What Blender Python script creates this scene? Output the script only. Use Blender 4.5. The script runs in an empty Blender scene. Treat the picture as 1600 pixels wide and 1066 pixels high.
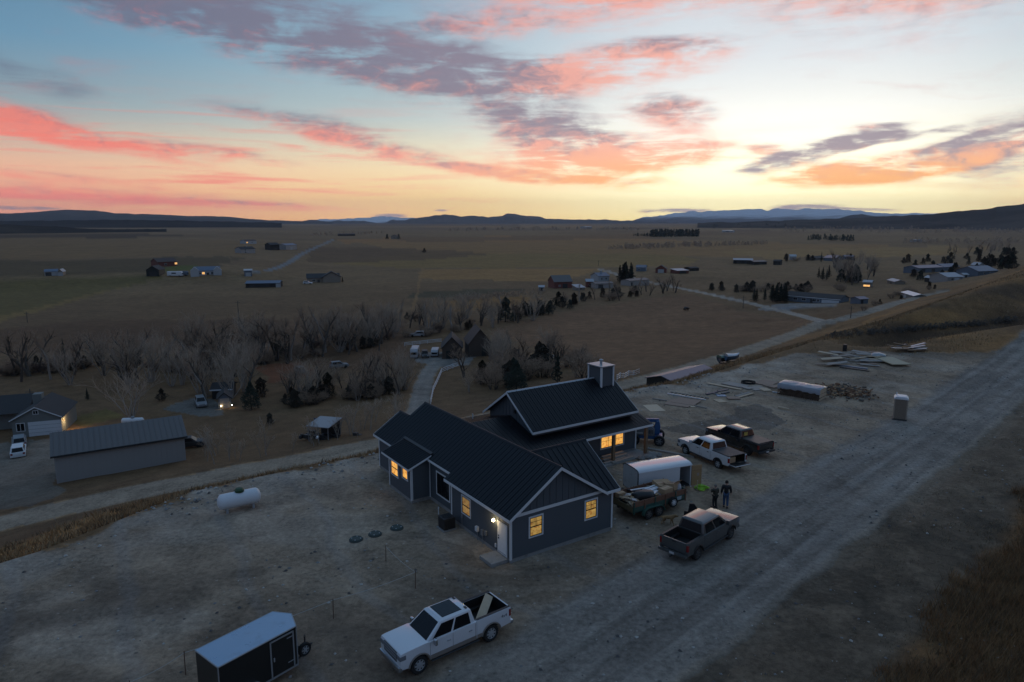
import bpy, bmesh, math, random
import numpy as np
from mathutils import Vector, Matrix
random.seed(7); np.random.seed(7)
R_ = math.radians
S = bpy.context.scene
COL = S.collection

# ------------------------------------------------------------------ camera
CAMZ = 19.0
F = 1066.7; PITCH = R_(10.0)
cam = bpy.data.cameras.new("camera"); camo = bpy.data.objects.new("camera", cam)
COL.objects.link(camo); S.camera = camo
cam.sensor_width = 36.0; cam.lens = 24.0; cam.clip_start = 0.5; cam.clip_end = 80000
camo.location = (0, 0, CAMZ); camo.rotation_euler = (R_(90) - PITCH, 0, 0)
S.view_settings.view_transform = 'Standard'; S.view_settings.look = 'None'
S.view_settings.exposure = 0.0; S.view_settings.gamma = 1.0; S.view_settings.use_curve_mapping = False
S.render.engine = 'CYCLES'
cy = S.cycles
cy.use_denoising = True
try:
    cy.denoiser = 'OPENIMAGEDENOISE'; cy.denoising_input_passes = 'RGB_ALBEDO_NORMAL'
except Exception: pass
cy.max_bounces = 5; cy.diffuse_bounces = 2; cy.glossy_bounces = 2; cy.transmission_bounces = 2
cy.volume_bounces = 1; cy.transparent_max_bounces = 6; cy.caustics_reflective = False; cy.caustics_refractive = False
cy.sample_clamp_indirect = 4.0

def s2l(c):
    return tuple(((x / 255.0) / 12.92 if x <= 10 else (((x / 255.0) + 0.055) / 1.055) ** 2.4) for x in c)

# ------------------------------------------------------------------ world: dusk sky
SUN_AZ = 20.5                       # degrees to the right of the view direction (below the horizon)
world = bpy.data.worlds.new("World"); S.world = world; world.use_nodes = True
WT = world.node_tree; WT.nodes.clear()
class NG:
    def __init__(s, t): s.t = t
    def n(s, typ, **kw):
        x = s.t.nodes.new(typ)
        for k, v in kw.items(): setattr(x, k, v)
        return x
    def put(s, sock, v):
        if hasattr(v, 'is_linked') and hasattr(v, 'node'): s.t.links.new(v, sock)
        else: sock.default_value = v
    def m(s, op, a, b=None, c=None, clamp=False):
        x = s.n('ShaderNodeMath', operation=op, use_clamp=clamp)
        s.put(x.inputs[0], a)
        if b is not None: s.put(x.inputs[1], b)
        if c is not None: s.put(x.inputs[2], c)
        return x.outputs[0]
    def ss(s, v, a, b, lo=0.0, hi=1.0):
        x = s.n('ShaderNodeMapRange', interpolation_type='SMOOTHSTEP')
        s.put(x.inputs[0], v); s.put(x.inputs[1], a); s.put(x.inputs[2], b); s.put(x.inputs[3], lo); s.put(x.inputs[4], hi)
        return x.outputs[0]
    def mix(s, f, a, b, blend='MIX'):
        x = s.n('ShaderNodeMix', data_type='RGBA', blend_type=blend)
        s.put(x.inputs[0], f); s.put(x.inputs[6], a); s.put(x.inputs[7], b)
        return x.outputs[2]
    def ramp(s, f, stops, interp='LINEAR'):
        x = s.n('ShaderNodeValToRGB'); r = x.color_ramp; r.interpolation = interp
        while len(r.elements) < len(stops): r.elements.new(0.5)
        for e, (p, c) in zip(r.elements, stops):
            e.position = p; e.color = (c[0], c[1], c[2], 1)
        s.put(x.inputs[0], f); return x.outputs[0]
    def noise(s, vec, scale, detail=6, rough=0.55, dist=0.0, lac=2.0):
        x = s.n('ShaderNodeTexNoise'); s.put(x.inputs['Vector'], vec)
        x.inputs['Scale'].default_value = scale; x.inputs['Detail'].default_value = detail
        x.inputs['Roughness'].default_value = rough; x.inputs['Distortion'].default_value = dist
        x.inputs['Lacunarity'].default_value = lac
        return x.outputs[0]

def build_world():
    g = NG(WT)
    tc = g.n('ShaderNodeTexCoord'); gen = tc.outputs['Generated']
    nv = g.n('ShaderNodeVectorMath', operation='NORMALIZE'); g.put(nv.inputs[0], gen)
    sp = g.n('ShaderNodeSeparateXYZ'); g.put(sp.inputs[0], nv.outputs[0])
    x, y, z = sp.outputs
    el = g.m('MULTIPLY', g.m('ARCSINE', z), 57.29578)
    az = g.m('MULTIPLY', g.m('ARCTAN2', x, y), 57.29578)       # 0 = view direction, + to the right
    da0 = g.m('ABSOLUTE', g.m('SUBTRACT', az, SUN_AZ))
    da = g.m('MINIMUM', da0, g.m('SUBTRACT', 360.0, da0))
    # elevation coordinate, square-root spaced so the low sky gets most of the ramp
    t = g.m('SQRT', g.m('DIVIDE', g.m('MAXIMUM', el, 0.0), 90.0))
    def R(st): return [(math.sqrt(e / 90.0), s2l(c)) for e, c in st]
    k = 1.0
    r0 = g.ramp(t, R([(0, (255, 226, 132)), (1.5, (255, 240, 172)), (4, (255, 250, 212)), (8, (249, 249, 243)), (12, (232, 238, 242)), (17, (214, 223, 231)), (30, (160, 184, 212)), (60, (124, 150, 176)), (90, (112, 138, 166))]))
    r1 = g.ramp(t, R([(0, (250, 190, 112)), (2, (250, 208, 142)), (4, (244, 218, 172)), (6, (226, 218, 192)), (8, (194, 206, 204)), (12, (158, 190, 205)), (17, (136, 166, 190)), (30, (106, 148, 192)), (90, (112, 138, 166))]))
    r2 = g.ramp(t, R([(0, (240, 150, 108)), (2, (240, 164, 128)), (4, (226, 178, 148)), (6, (188, 176, 164)), (8, (146, 166, 174)), (12, (108, 150, 178)), (17, (94, 132, 162)), (30, (86, 126, 170)), (90, (112, 138, 166))]))
    r3 = g.ramp(t, R([(0, (84, 88, 102)), (4, (104, 108, 126)), (9, (112, 120, 142)), (17, (108, 126, 156)), (40, (100, 132, 168)), (90, (112, 138, 166))]))
    c = g.mix(g.ss(da, 4.0, 34.0), r0, r1)
    c = g.mix(g.ss(da, 26.0, 60.0), c, r2)
    c = g.mix(g.ss(da, 56.0, 112.0), c, r3)
    # glow around the place where the sun went down (clips to white-yellow, as in the photograph)
    dx = g.m('DIVIDE', g.m('SUBTRACT', az, 20.0), 22.0); dy = g.m('DIVIDE', g.m('SUBTRACT', el, 4.0), 7.5)
    rr = g.m('SQRT', g.m('ADD', g.m('MULTIPLY', dx, dx), g.m('MULTIPLY', dy, dy)))
    glow = g.ss(rr, 1.3, 0.0)
    c = g.mix(g.m('MULTIPLY', glow, 0.30), c, (1.0, 0.96, 0.78, 1), 'ADD')
    # ---- clouds
    zp = g.m('ADD', g.m('MAXIMUM', z, 0.0), 0.07)
    cv = g.n('ShaderNodeCombineXYZ')
    g.put(cv.inputs[0], g.m('DIVIDE', x, zp)); g.put(cv.inputs[1], g.m('DIVIDE', y, zp)); cv.inputs[2].default_value = 3.7
    cvec = cv.outputs[0]
    ae = g.n('ShaderNodeCombineXYZ'); g.put(ae.inputs[0], az); g.put(ae.inputs[1], el); aev = ae.outputs[0]
    st = g.n('ShaderNodeMapping'); st.inputs['Scale'].default_value = (0.42, 1.0, 1); st.inputs['Rotation'].default_value = (0, 0, R_(7)); g.put(st.inputs[0], aev)
    n1 = g.noise(st.outputs[0], 0.62, 10, 0.60, 0.45)
    n2 = g.noise(cvec, 1.7, 9, 0.64, 0.5)
    n3 = g.noise(st.outputs[0], 1.3, 8, 0.65, 0.6)
    # masks: (u, v) centre in the photograph, half-widths in px, tilt, strength, pink bias
    CL = [(500, 66, 350, 56, 10, 0.92, 0.16), (690, 108, 170, 36, 6, 0.95, 0.10), (250, 10, 220, 34, 8, 0.7, 0.05), (600, 15, 220, 22, 4, 0.3, 0.3),
          (20, 186, 110, 22, 12, 1.2, 0.95), (140, 222, 180, 13, 9, 0.95, 0.9), (330, 238, 140, 11, 7, 0.95, 0.75), (590, 232, 130, 17, 11, 1.1, 0.7),
          (480, 190, 150, 16, 6, 0.9, 0.45), (130, 302, 330, 12, 3, 0.75, 0.85), (60, 274, 230, 7, 4, 0.6, 0.85), (330, 318, 260, 6, 2, 0.55, 0.85), (40, 120, 110, 26, 12, 0.55, 0.0),
          (850, 200, 110, 36, 8, 1.2, 0.35), (960, 245, 200, 32, -2, 1.25, 1.0), (1050, 175, 70, 26, 6, 1.05, 0.6), (960, 105, 160, 34, -4, 1.0, 1.05), (900, 25, 240, 28, -4, 0.7, 0.75),
          (1040, 72, 90, 14, 0, 0.6, 0.2), (930, 285, 130, 14, 2, 0.7, 0.75), (770, 270, 90, 10, 6, 0.9, 0.7),
          (1280, 235, 115, 13, -14, 1.7, 0.22), (1345, 224, 50, 8, -12, 1.0, 0.1), (1405, 214, 26, 7, -5, 1.0, 0.05), (1465, 205, 30, 6, -8, 0.8, 0.1), (1350, 198, 40, 6, 0, 0.8, 0.5),
          (1340, 266, 135, 19, -6, 1.35, 0.95), (1500, 240, 135, 20, -14, 1.4, 0.7), (1535, 218, 70, 9, -14, 1.6, 0.0), (1195, 233, 28, 7, 0, 0.9, 0.55), (1570, 260, 120, 40, -10, 0.6, 0.3), (1560, 190, 90, 14, -12, 0.6, 0.3),
          (1420, 20, 260, 60, 0, 0.4, 0.5), (20, 325, 90, 3, 0, 0.9, 0.0),
          (610, 338, 28, 4, 0, 1.1, 0.1), (1005, 330, 14, 4, 0, 1.1, 0.15), (1065, 329, 50, 4, 0, 1.1, 0.15), (1250, 324, 60, 5, -2, 1.1, 0.15), (1340, 327, 80, 3, 2, 1.1, 0.1), (690, 329, 12, 2, 0, 1.0, 0.1),
          # above the frame: the pink sheet goes on a little, then clear blue
          (1080, -120, 430, 72, -3, 1.5, 1.1), (700, -80, 300, 44, 6, 0.8, 0.6), (1500, -90, 300, 60, -4, 0.9, 0.8), (250, -330, 380, 60, 8, 0.4, 0.1)]
    M = None; PK = None
    for (u, v, a, b, rot, s, pk) in CL:
        azc = math.degrees(math.atan2((u - 800) / F, math.cos(PITCH) + math.sin(PITCH) * -(v - 533) / F * -1 * -1))
        d = np.array([(u - 800) / F, math.cos(PITCH) - (v - 533) / F * math.sin(PITCH), -math.sin(PITCH) - (v - 533) / F * math.cos(PITCH)])
        d /= np.linalg.norm(d)
        azc = math.degrees(math.atan2(d[0], d[1])); elc = math.degrees(math.asin(d[2]))
        kx = math.degrees(1 / F) * math.cos(R_(azc)) ** 1.2; ky = math.degrees(1 / F) * 0.95
        mp = g.n('ShaderNodeMapping', vector_type='TEXTURE')
        mp.inputs['Location'].default_value = (azc, elc, 0); mp.inputs['Rotation'].default_value = (0, 0, R_(-rot))
        mp.inputs['Scale'].default_value = (a * kx, b * ky, 1)
        g.put(mp.inputs[0], aev)
        ln = g.n('ShaderNodeVectorMath', operation='LENGTH'); g.put(ln.inputs[0], mp.outputs[0])
        mk = g.ss(ln.outputs['Value'], 1.55, 0.25, 0.0, s)
        sx = g.n('ShaderNodeSeparateXYZ'); g.put(sx.inputs[0], mp.outputs[0])
        pv = g.m('MULTIPLY_ADD', sx.outputs[1], -0.28, pk)
        pm = g.m('MULTIPLY', mk, pv)
        M = mk if M is None else g.m('ADD', M, mk)
        PK = pm if PK is None else g.m('ADD', PK, pm)
    pink = g.m('DIVIDE', PK, g.m('MAXIMUM', M, 0.02))
    sk = g.n('ShaderNodeMapping'); sk.inputs['Scale'].default_value = (0.13, 1.25, 1); sk.inputs['Rotation'].default_value = (0, 0, R_(9)); g.put(sk.inputs[0], aev)
    n5 = g.noise(sk.outputs[0], 1.1, 9, 0.66, 0.8)
    nn = g.m('ADD', g.m('ADD', g.m('MULTIPLY', n1, 0.42), g.m('MULTIPLY', n2, 0.22)), g.m('MULTIPLY', n5, 0.36))
    dens = g.ss(g.m('MULTIPLY', g.m('MINIMUM', M, 1.3), g.m('MULTIPLY_ADD', nn, 5.6, -1.92)), 0.10, 1.25)
    stk = g.n('ShaderNodeMapping'); stk.inputs['Scale'].default_value = (0.07, 1.3, 1); stk.inputs['Rotation'].default_value = (0, 0, R_(5)); g.put(stk.inputs[0], aev)
    n4 = g.noise(stk.outputs[0], 0.9, 6, .6, .4)
    streak = g.m('MULTIPLY', g.m('MULTIPLY', g.m('MULTIPLY', g.ss(n4, .50, .66), g.ss(da, 14.0, 44.0, 0.15, 0.75)), g.ss(da, 110.0, 70.0)), g.m('MULTIPLY', g.ss(el, 0.2, 1.4), g.ss(el, 10.5, 4.0)))
    # thin high veil everywhere else
    veil = g.m('MULTIPLY', g.m('MULTIPLY', g.ss(n2, 0.52, 0.78), g.ss(el, 2.0, 9.0, 0.0, 0.24)), g.ss(da, 130.0, 60.0, 0.15, 1.0))
    lit = g.ss(g.m('ADD', pink, g.m('MULTIPLY_ADD', n3, 1.5, -0.75)), 0.18, 0.95)
    # lit colour: salmon away from the sun, orange low near the sun ; unlit: slate mauve, lighter toward the sun
    litc = g.mix(g.ss(da, 8.0, 50.0), s2l((255, 178, 158)) + (1,), s2l((240, 128, 112)) + (1,))
    litc = g.mix(g.m('MULTIPLY', g.ss(el, 7.0, 2.5), g.ss(da, 34.0, 8.0)), litc, s2l((255, 172, 92)) + (1,))
    litc = g.mix(g.ss(el, 9.0, 30.0, 0.0, 0.8), litc, s2l((238, 150, 148)) + (1,))
    shc = g.mix(g.ss(da, 10.0, 60.0), s2l((146, 130, 146)) + (1,), s2l((106, 110, 132)) + (1,))
    c = g.mix(streak, c, litc)
    cc = g.mix(lit, shc, litc)
    c = g.mix(g.m('MULTIPLY', dens, 0.88), c, cc)
    c = g.mix(veil, c, g.mix(0.6, shc, litc))
    # away from the sunset the clouds of the far half of the sky are grey-blue
    # below the horizon: dark land colour, never seen
    c = g.mix(g.ss(el, 0.0, -1.5), c, (0.03, 0.028, 0.026, 1))
    c = g.mix(1.0, c, g.ss(el, 10.0, -0.5, 1.0, 1.42), 'MULTIPLY')
    bg = g.n('ShaderNodeBackground'); g.put(bg.inputs[0], c); bg.inputs[1].default_value = SKY_STRENGTH
    out = g.n('ShaderNodeOutputWorld'); WT.links.new(bg.outputs[0], out.inputs[0])
SKY_STRENGTH = 1.0
build_world()
try: world.cycles.sampling_method = 'MANUAL'; world.cycles.sample_map_resolution = 512
except Exception: pass

sun = bpy.data.lights.new("sun", 'SUN'); suno = bpy.data.objects.new("sun", sun); COL.objects.link(suno)
sun.energy = 0.06; sun.angle = R_(25); sun.color = (1.0, 0.72, 0.5)
suno.rotation_euler = (R_(90 - 4), 0, R_(180 - SUN_AZ))
# ------------------------------------------------------------------ terrain
def rays(u, v):
    u = np.asarray(u, float); v = np.asarray(v, float)
    a = (u - 800) / F; b = (v - 533) / F
    return np.stack([a, math.cos(PITCH) - b * math.sin(PITCH), -math.sin(PITCH) - b * math.cos(PITCH)], -1)
def atz(u, v, z=0.0):
    d = rays(u, v); t = (z - CAMZ) / d[2]; return np.array([d[0] * t, d[1] * t, z])
def vnoise(x, y, seed=0):
    xi = np.floor(x).astype(np.int64); yi = np.floor(y).astype(np.int64); fx = x - xi; fy = y - yi
    fx = fx * fx * (3 - 2 * fx); fy = fy * fy * (3 - 2 * fy)
    def hsh(a, b):
        h = (a * 374761393 + b * 668265263 + seed * 974711) & 0x7fffffff
        h = ((h ^ (h >> 13)) * 1274126177) & 0x7fffffff
        return ((h ^ (h >> 16)) & 0xffff) / 65535.0
    a = hsh(xi, yi); b = hsh(xi + 1, yi); c = hsh(xi, yi + 1); d = hsh(xi + 1, yi + 1)
    return (a * (1 - fx) + b * fx) * (1 - fy) + (c * (1 - fx) + d * fx) * fy
def fbm(x, y, o=4, seed=0):
    s = 0; a = 1; t = 0
    for i in range(o):
        s = s + a * vnoise(x * 2 ** i + 17.3 * i, y * 2 ** i - 9.1 * i, seed + i); t += a; a *= 0.5
    return s / t
def sstep(x, a, b):
    t = np.clip((x - a) / (b - a), 0, 1); return t * t * (3 - 2 * t)
FLOOR = -17.0
_cp = [(0, 880, 0), (60, 862, 0), (180, 815, 0), (300, 768, 0), (450, 735, 0), (590, 708, 0), (700, 683, 0), (850, 642, 0), (1000, 606, 0), (1060, 598, 0),
       (1122, 580, .1), (1200, 556, .4), (1250, 541, .7), (1300, 524, 1), (1400, 494, 2), (1500, 461, 4), (1600, 424, 7), (1720, 372, 12)]
CREST = [atz(*p) for p in _cp]
CREST = [CREST[0] + (CREST[0] - CREST[1]) * 12] + CREST + [CREST[-1] + (CREST[-1] - CREST[-2]) * 3 + np.array([0, 0, 8])]
CREST = np.array(CREST)
def poly_dist(X, Y, P):
    if X.size * len(P) < 400000:          # few points: all segments at once
        Q = np.asarray(P, float); sh = X.shape; x = X.ravel()[:, None]; y = Y.ravel()[:, None]
        ax, ay = Q[:-1, 0], Q[:-1, 1]; dx, dy = Q[1:, 0] - ax, Q[1:, 1] - ay
        t = np.clip(((x - ax) * dx + (y - ay) * dy) / (dx * dx + dy * dy + 1e-9), 0, 1)
        d = (x - ax - t * dx) ** 2 + (y - ay - t * dy) ** 2; k = np.argmin(d, 1); r = np.arange(len(k))
        sg = (dx * (y - ay) - dy * (x - ax))[r, k]
        zz = Q[:-1, 2][k] + t[r, k] * (Q[1:, 2] - Q[:-1, 2])[k] if Q.shape[1] > 2 else np.zeros(len(k))
        return np.sqrt(d[r, k]).reshape(sh), np.sign(sg).reshape(sh), zz.reshape(sh)
    best = np.full(X.shape, 1e18); sg = np.zeros(X.shape); zz = np.zeros(X.shape)
    for i in range(len(P) - 1):
        ax, ay = P[i][:2]; bx, by = P[i + 1][:2]; dx, dy = bx - ax, by - ay; L2 = dx * dx + dy * dy + 1e-9
        t = np.clip(((X - ax) * dx + (Y - ay) * dy) / L2, 0, 1)
        qx = ax + t * dx; qy = ay + t * dy; d = (X - qx) ** 2 + (Y - qy) ** 2
        m = d < best
        best = np.where(m, d, best); sg = np.where(m, dx * (Y - ay) - dy * (X - ax), sg)
        if len(P[i]) > 2: zz = np.where(m, P[i][2] + t * (P[i + 1][2] - P[i][2]), zz)
    return np.sqrt(best), np.sign(sg), zz
GULLY = np.array([atz(*p) for p in [(1300, 530, 0), (1400, 520, 0), (1500, 511, .5), (1620, 500, 1), (1760, 480, 2)]])
def base_h(X, Y):
    d, sg, zc = poly_dist(X, Y, CREST)
    s = d * sg
    D = np.hypot(X, Y); az = np.degrees(np.arctan2(X, np.maximum(Y, 1e-3)))
    fl = FLOOR + 5.0 * sstep(D + 60 * (fbm(X / 160, Y / 160, 3, 3) - .5), 430, 500) * sstep(az, -14, -24)
    fl = fl + (fbm(X / 220, Y / 220, 3, 5) - .5) * 2.4 * sstep(D, 150, 420)
    out = fl + (zc - fl) * np.exp(-np.maximum(s, 0) / 35.0)
    ins = zc * sstep(s, -75, 0)
    h = np.where(s > 0, out, ins)
    # far right: gullies of the grassy spur beyond the pad
    gx = sstep(X, 52, 90) * sstep(Y, 85, 110)
    h = h + gx * sstep(np.abs(s), 0, 12) * (fbm(X / 26 + Y / 60, Y / 22, 3, 11) - .5) * 3.2
    gd, _, _ = poly_dist(X, Y, GULLY)
    h = h - 4.0 * sstep(gd, 13, 0) * sstep(X, 44, 60) * sstep(s, 4, -4) + 1.3 * sstep(np.abs(gd - 17), 9, 0) * sstep(X, 60, 90) * sstep(s, 2, -6)
    h = h + (fbm(X / 3.1, Y / 3.1, 3, 21) - .5) * 0.16 * sstep(np.abs(s), 0, 3)
    return h, s
# roads, driven along the terrain: centre lines given as pixels of the photograph and cast onto the bare terrain
def cast(u, v, hf=None):
    d = rays(u, v); hf = hf or H_; lo, hi, k = 8.0, 40000.0, 0
    ts = np.concatenate([np.linspace(8, 420, 120), np.geomspace(424, 40000, 60)])
    for it in range(3):
        Z = CAMZ + d[2] * ts; Hh = hf(d[0] * ts, d[1] * ts); k = int(np.argmax(Z < Hh))
        if k == 0: k = len(ts) - 1; break
        if it < 2: ts = np.linspace(ts[k - 1], ts[k], 16)
    a = (Z - Hh)[k - 1]; b = (Z - Hh)[k]; f = a / (a - b + 1e-12); t = ts[k - 1] + f * (ts[k] - ts[k - 1])
    return np.array([d[0] * t, d[1] * t, CAMZ + d[2] * t])
def smooth_line(P, n=8):
    P = np.array(P); out = []
    for i in range(len(P) - 1):
        p0 = P[max(i - 1, 0)]; p1 = P[i]; p2 = P[i + 1]; p3 = P[min(i + 2, len(P) - 1)]
        for k in range(n):
            t = k / n
            out.append(0.5 * ((2 * p1) + (p2 - p0) * t + (2 * p0 - 5 * p1 + 4 * p2 - p3) * t * t + (3 * p1 - p0 - 3 * p2 + p3) * t ** 3))
    out.append(P[-1]); return np.array(out)
_bh = lambda X, Y: base_h(X, Y)[0]
ROADS = {}
def road(name, px, hw):
    P = smooth_line([cast(u, v, _bh) for u, v in px], 6)
    ROADS[name] = (P, hw)
road('valley_road', [(-260, 890), (-120, 850), (0, 818), (150, 783), (300, 752), (450, 723), (590, 694), (720, 664), (860, 630), (985, 599), (1050, 582), (1110, 565), (1190, 540), (1250, 519), (1288, 503)], 2.35)
road('farm_lane', [(1288, 503), (1230, 488), (1150, 469), (1085, 455), (1040, 446), (990, 436), (935, 420)], 2.6)
road('hill_road', [(1284, 505), (1330, 495), (1370, 483), (1400, 474), (1440, 464), (1475, 456)], 2.4)
road('driveway', [(640, 690), (650, 655), (655, 630), (662, 600), (672, 578), (688, 562)], 1.9)
road('far_lane', [(330, 428), (400, 424), (425, 421), (450, 411), (472, 397), (500, 384), (522, 374)], 3.2)
road('ranch_drive', [(1215, 484), (1250, 478), (1300, 477)], 2.2)
# the straight gravel road on the bench, right edge from the photograph
UR = [atz(*p) for p in [(880, 1300), (1130, 1066), (1290, 880), (1440, 720), (1600, 598), (1760, 512)]]
UR = np.array(UR); _dv = UR[-1] - UR[0]; _dv /= np.linalg.norm(_dv); _nv = np.array([-_dv[1], _dv[0], 0])
def upper_road_right(X, Y):      # signed metres to the right of the road's right edge
    return -((X - UR[2][0]) * _nv[0] + (Y - UR[2][1]) * _nv[1])
def H_(X, Y):
    h, s = base_h(X, Y)
    for nm, (P, hw) in ROADS.items():
        d, _, zz = poly_dist(X, Y, P)
        if nm == 'valley_road': w = sstep(d, hw + 4.5, hw + 0.4)
        else: w = sstep(d, hw + 3, hw)
        h = h * (1 - w) + zz * w
    rr = upper_road_right(X, Y)
    h = h + np.where((rr > 0) & (s < 0), np.minimum(rr, 60) * 0.035 * sstep(Y, 140, 60), 0)
    h = h - 0.10 * sstep(np.abs(rr - 0.9), 0.8, 0.0) * (s < -3)
    return h
def at(u, v): return cast(u, v, H_)
def gz(x, y): return float(H_(np.array([float(x)]), np.array([float(y)]))[0])

def in_poly(X, Y, P):
    c = np.zeros(X.shape, bool); n = len(P)
    for i in range(n):
        x1, y1 = P[i][:2]; x2, y2 = P[i - 1][:2]
        with np.errstate(divide='ignore', invalid='ignore'):
            m = ((y1 > Y) != (y2 > Y)) & (X < (x2 - x1) * (Y - y1) / (y2 - y1 + 1e-12) + x1)
        c ^= m
    return c
def wpoly(px): return np.array([at(u, v) for u, v in px])

# ------------------------------------------------------------------ materials
MATS = {}
def pmat(name, col, rough=0.6, metal=0.0, noise=0.12, nscale=6.0, bump=0.0, bscale=40.0, spec=0.5, coat=0.0, coord='Object', dirt=None, emit=None, estr=1.0):
    if name in MATS: return MATS[name]
    m = bpy.data.materials.new(name); m.use_nodes = True; t = m.node_tree; g = NG(t)
    b = t.nodes['Principled BSDF']
    tc = g.n('ShaderNodeTexCoord'); v = tc.outputs[coord]
    n = g.noise(v, nscale, 5, 0.6)
    c = g.mix(n, tuple(x * (1 - noise) for x in col) + (1,), tuple(min(1, x * (1 + noise)) for x in col) + (1,))
    if dirt:
        dn = g.noise(v, dirt[2], 6, 0.65)
        c = g.mix(g.ss(dn, dirt[3], dirt[3] + 0.22, 0, dirt[1]), c, tuple(dirt[0]) + (1,))
    g.put(b.inputs['Base Color'], c)
    rn = g.m('MULTIPLY_ADD', n, 0.2, rough - 0.1, clamp=True); g.put(b.inputs['Roughness'], rn)
    b.inputs['Metallic'].default_value = metal; b.inputs['Specular IOR Level'].default_value = spec
    if coat: b.inputs['Coat Weight'].default_value = coat; b.inputs['Coat Roughness'].default_value = 0.08
    if bump:
        bn = g.n('ShaderNodeBump'); bn.inputs['Strength'].default_value = bump; bn.inputs['Distance'].default_value = 0.02
        g.put(bn.inputs['Height'], g.noise(v, bscale, 4, 0.6)); t.links.new(bn.outputs[0], b.inputs['Normal'])
    if emit:
        b.inputs['Emission Color'].default_value = tuple(emit) + (1,); b.inputs['Emission Strength'].default_value = estr
    MATS[name] = m; return m

def ground_material():
    m = bpy.data.materials.new('earth'); m.use_nodes = True; t = m.node_tree; g = NG(t); b = t.nodes['Principled BSDF']
    at_ = g.n('ShaderNodeAttribute', attribute_name='col'); gr = g.n('ShaderNodeAttribute', attribute_name='grav')
    geo = g.n('ShaderNodeNewGeometry'); p = geo.outputs['Position']
    n1 = g.noise(p, 0.35, 5, 0.65, 0.4); n2 = g.noise(p, 3.2, 6, 0.7); n3 = g.noise(p, 22.0, 4, 0.75); n4 = g.noise(p, 0.045, 4, 0.6, .5)
    f = g.m('ADD', g.m('MULTIPLY_ADD', n1, 1.3, 0.35), g.m('MULTIPLY_ADD', n2, 1.7, -0.85))
    f = g.m('ADD', f, g.m('MULTIPLY_ADD', n3, 1.0, -0.5))
    f = g.m('MAXIMUM', g.m('MULTIPLY', f, g.m('MULTIPLY_ADD', n4, 0.7, 0.65)), 0.18)
    c = g.mix(1.0, at_.outputs['Color'], f, 'MULTIPLY')
    # pale pebbles in the gravel
    vo = g.n('ShaderNodeTexVoronoi'); vo.inputs['Scale'].default_value = 1.7; g.put(vo.inputs['Vector'], p)
    sp = g.m('MULTIPLY', g.ss(vo.outputs['Distance'], 0.15, 0.07), g.ss(g.noise(p, 0.8, 3), 0.50, 0.58))
    c = g.mix(g.m('MULTIPLY', g.m('MULTIPLY', sp, gr.outputs['Fac']), 0.45), c, (0.50, 0.45, 0.40, 1))
    vo2 = g.n('ShaderNodeTexVoronoi'); vo2.inputs['Scale'].default_value = 1.3; g.put(vo2.inputs['Vector'], p)
    sp2 = g.m('MULTIPLY', g.ss(vo2.outputs['Distance'], 0.16, 0.07), g.ss(g.noise(p, 0.4, 3), 0.5, 0.6))
    c = g.mix(g.m('MULTIPLY', g.m('MULTIPLY', sp2, gr.outputs['Fac']), 0.55), c, (0.06, 0.055, 0.05, 1))
    g.put(b.inputs['Base Color'], c); b.inputs['Roughness'].default_value = 0.95; b.inputs['Specular IOR Level'].default_value = 0.15
    bm_ = g.n('ShaderNodeBump'); bm_.inputs['Strength'].default_value = 0.9; bm_.inputs['Distance'].default_value = 0.12
    g.put(bm_.inputs['Height'], g.m('ADD', g.m('MULTIPLY', n2, 1.0), g.m('MULTIPLY', n3, 0.45))); t.links.new(bm_.outputs[0], b.inputs['Normal'])
    return m
M_EARTH = ground_material()

def mesh_obj(name, verts, faces, mat=None, parent=None, smooth=False, kind=None):
    me = bpy.data.meshes.new(name)
    me.from_pydata([tuple(v) for v in verts], [], faces); me.update()
    if mat is not None: me.materials.append(mat)
    if smooth: me.polygons.foreach_set('use_smooth', [True] * len(me.polygons))
    o = bpy.data.objects.new(name, me); COL.objects.link(o)
    if parent is not None: o.parent = parent
    if kind: o['kind'] = kind
    return o

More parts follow.
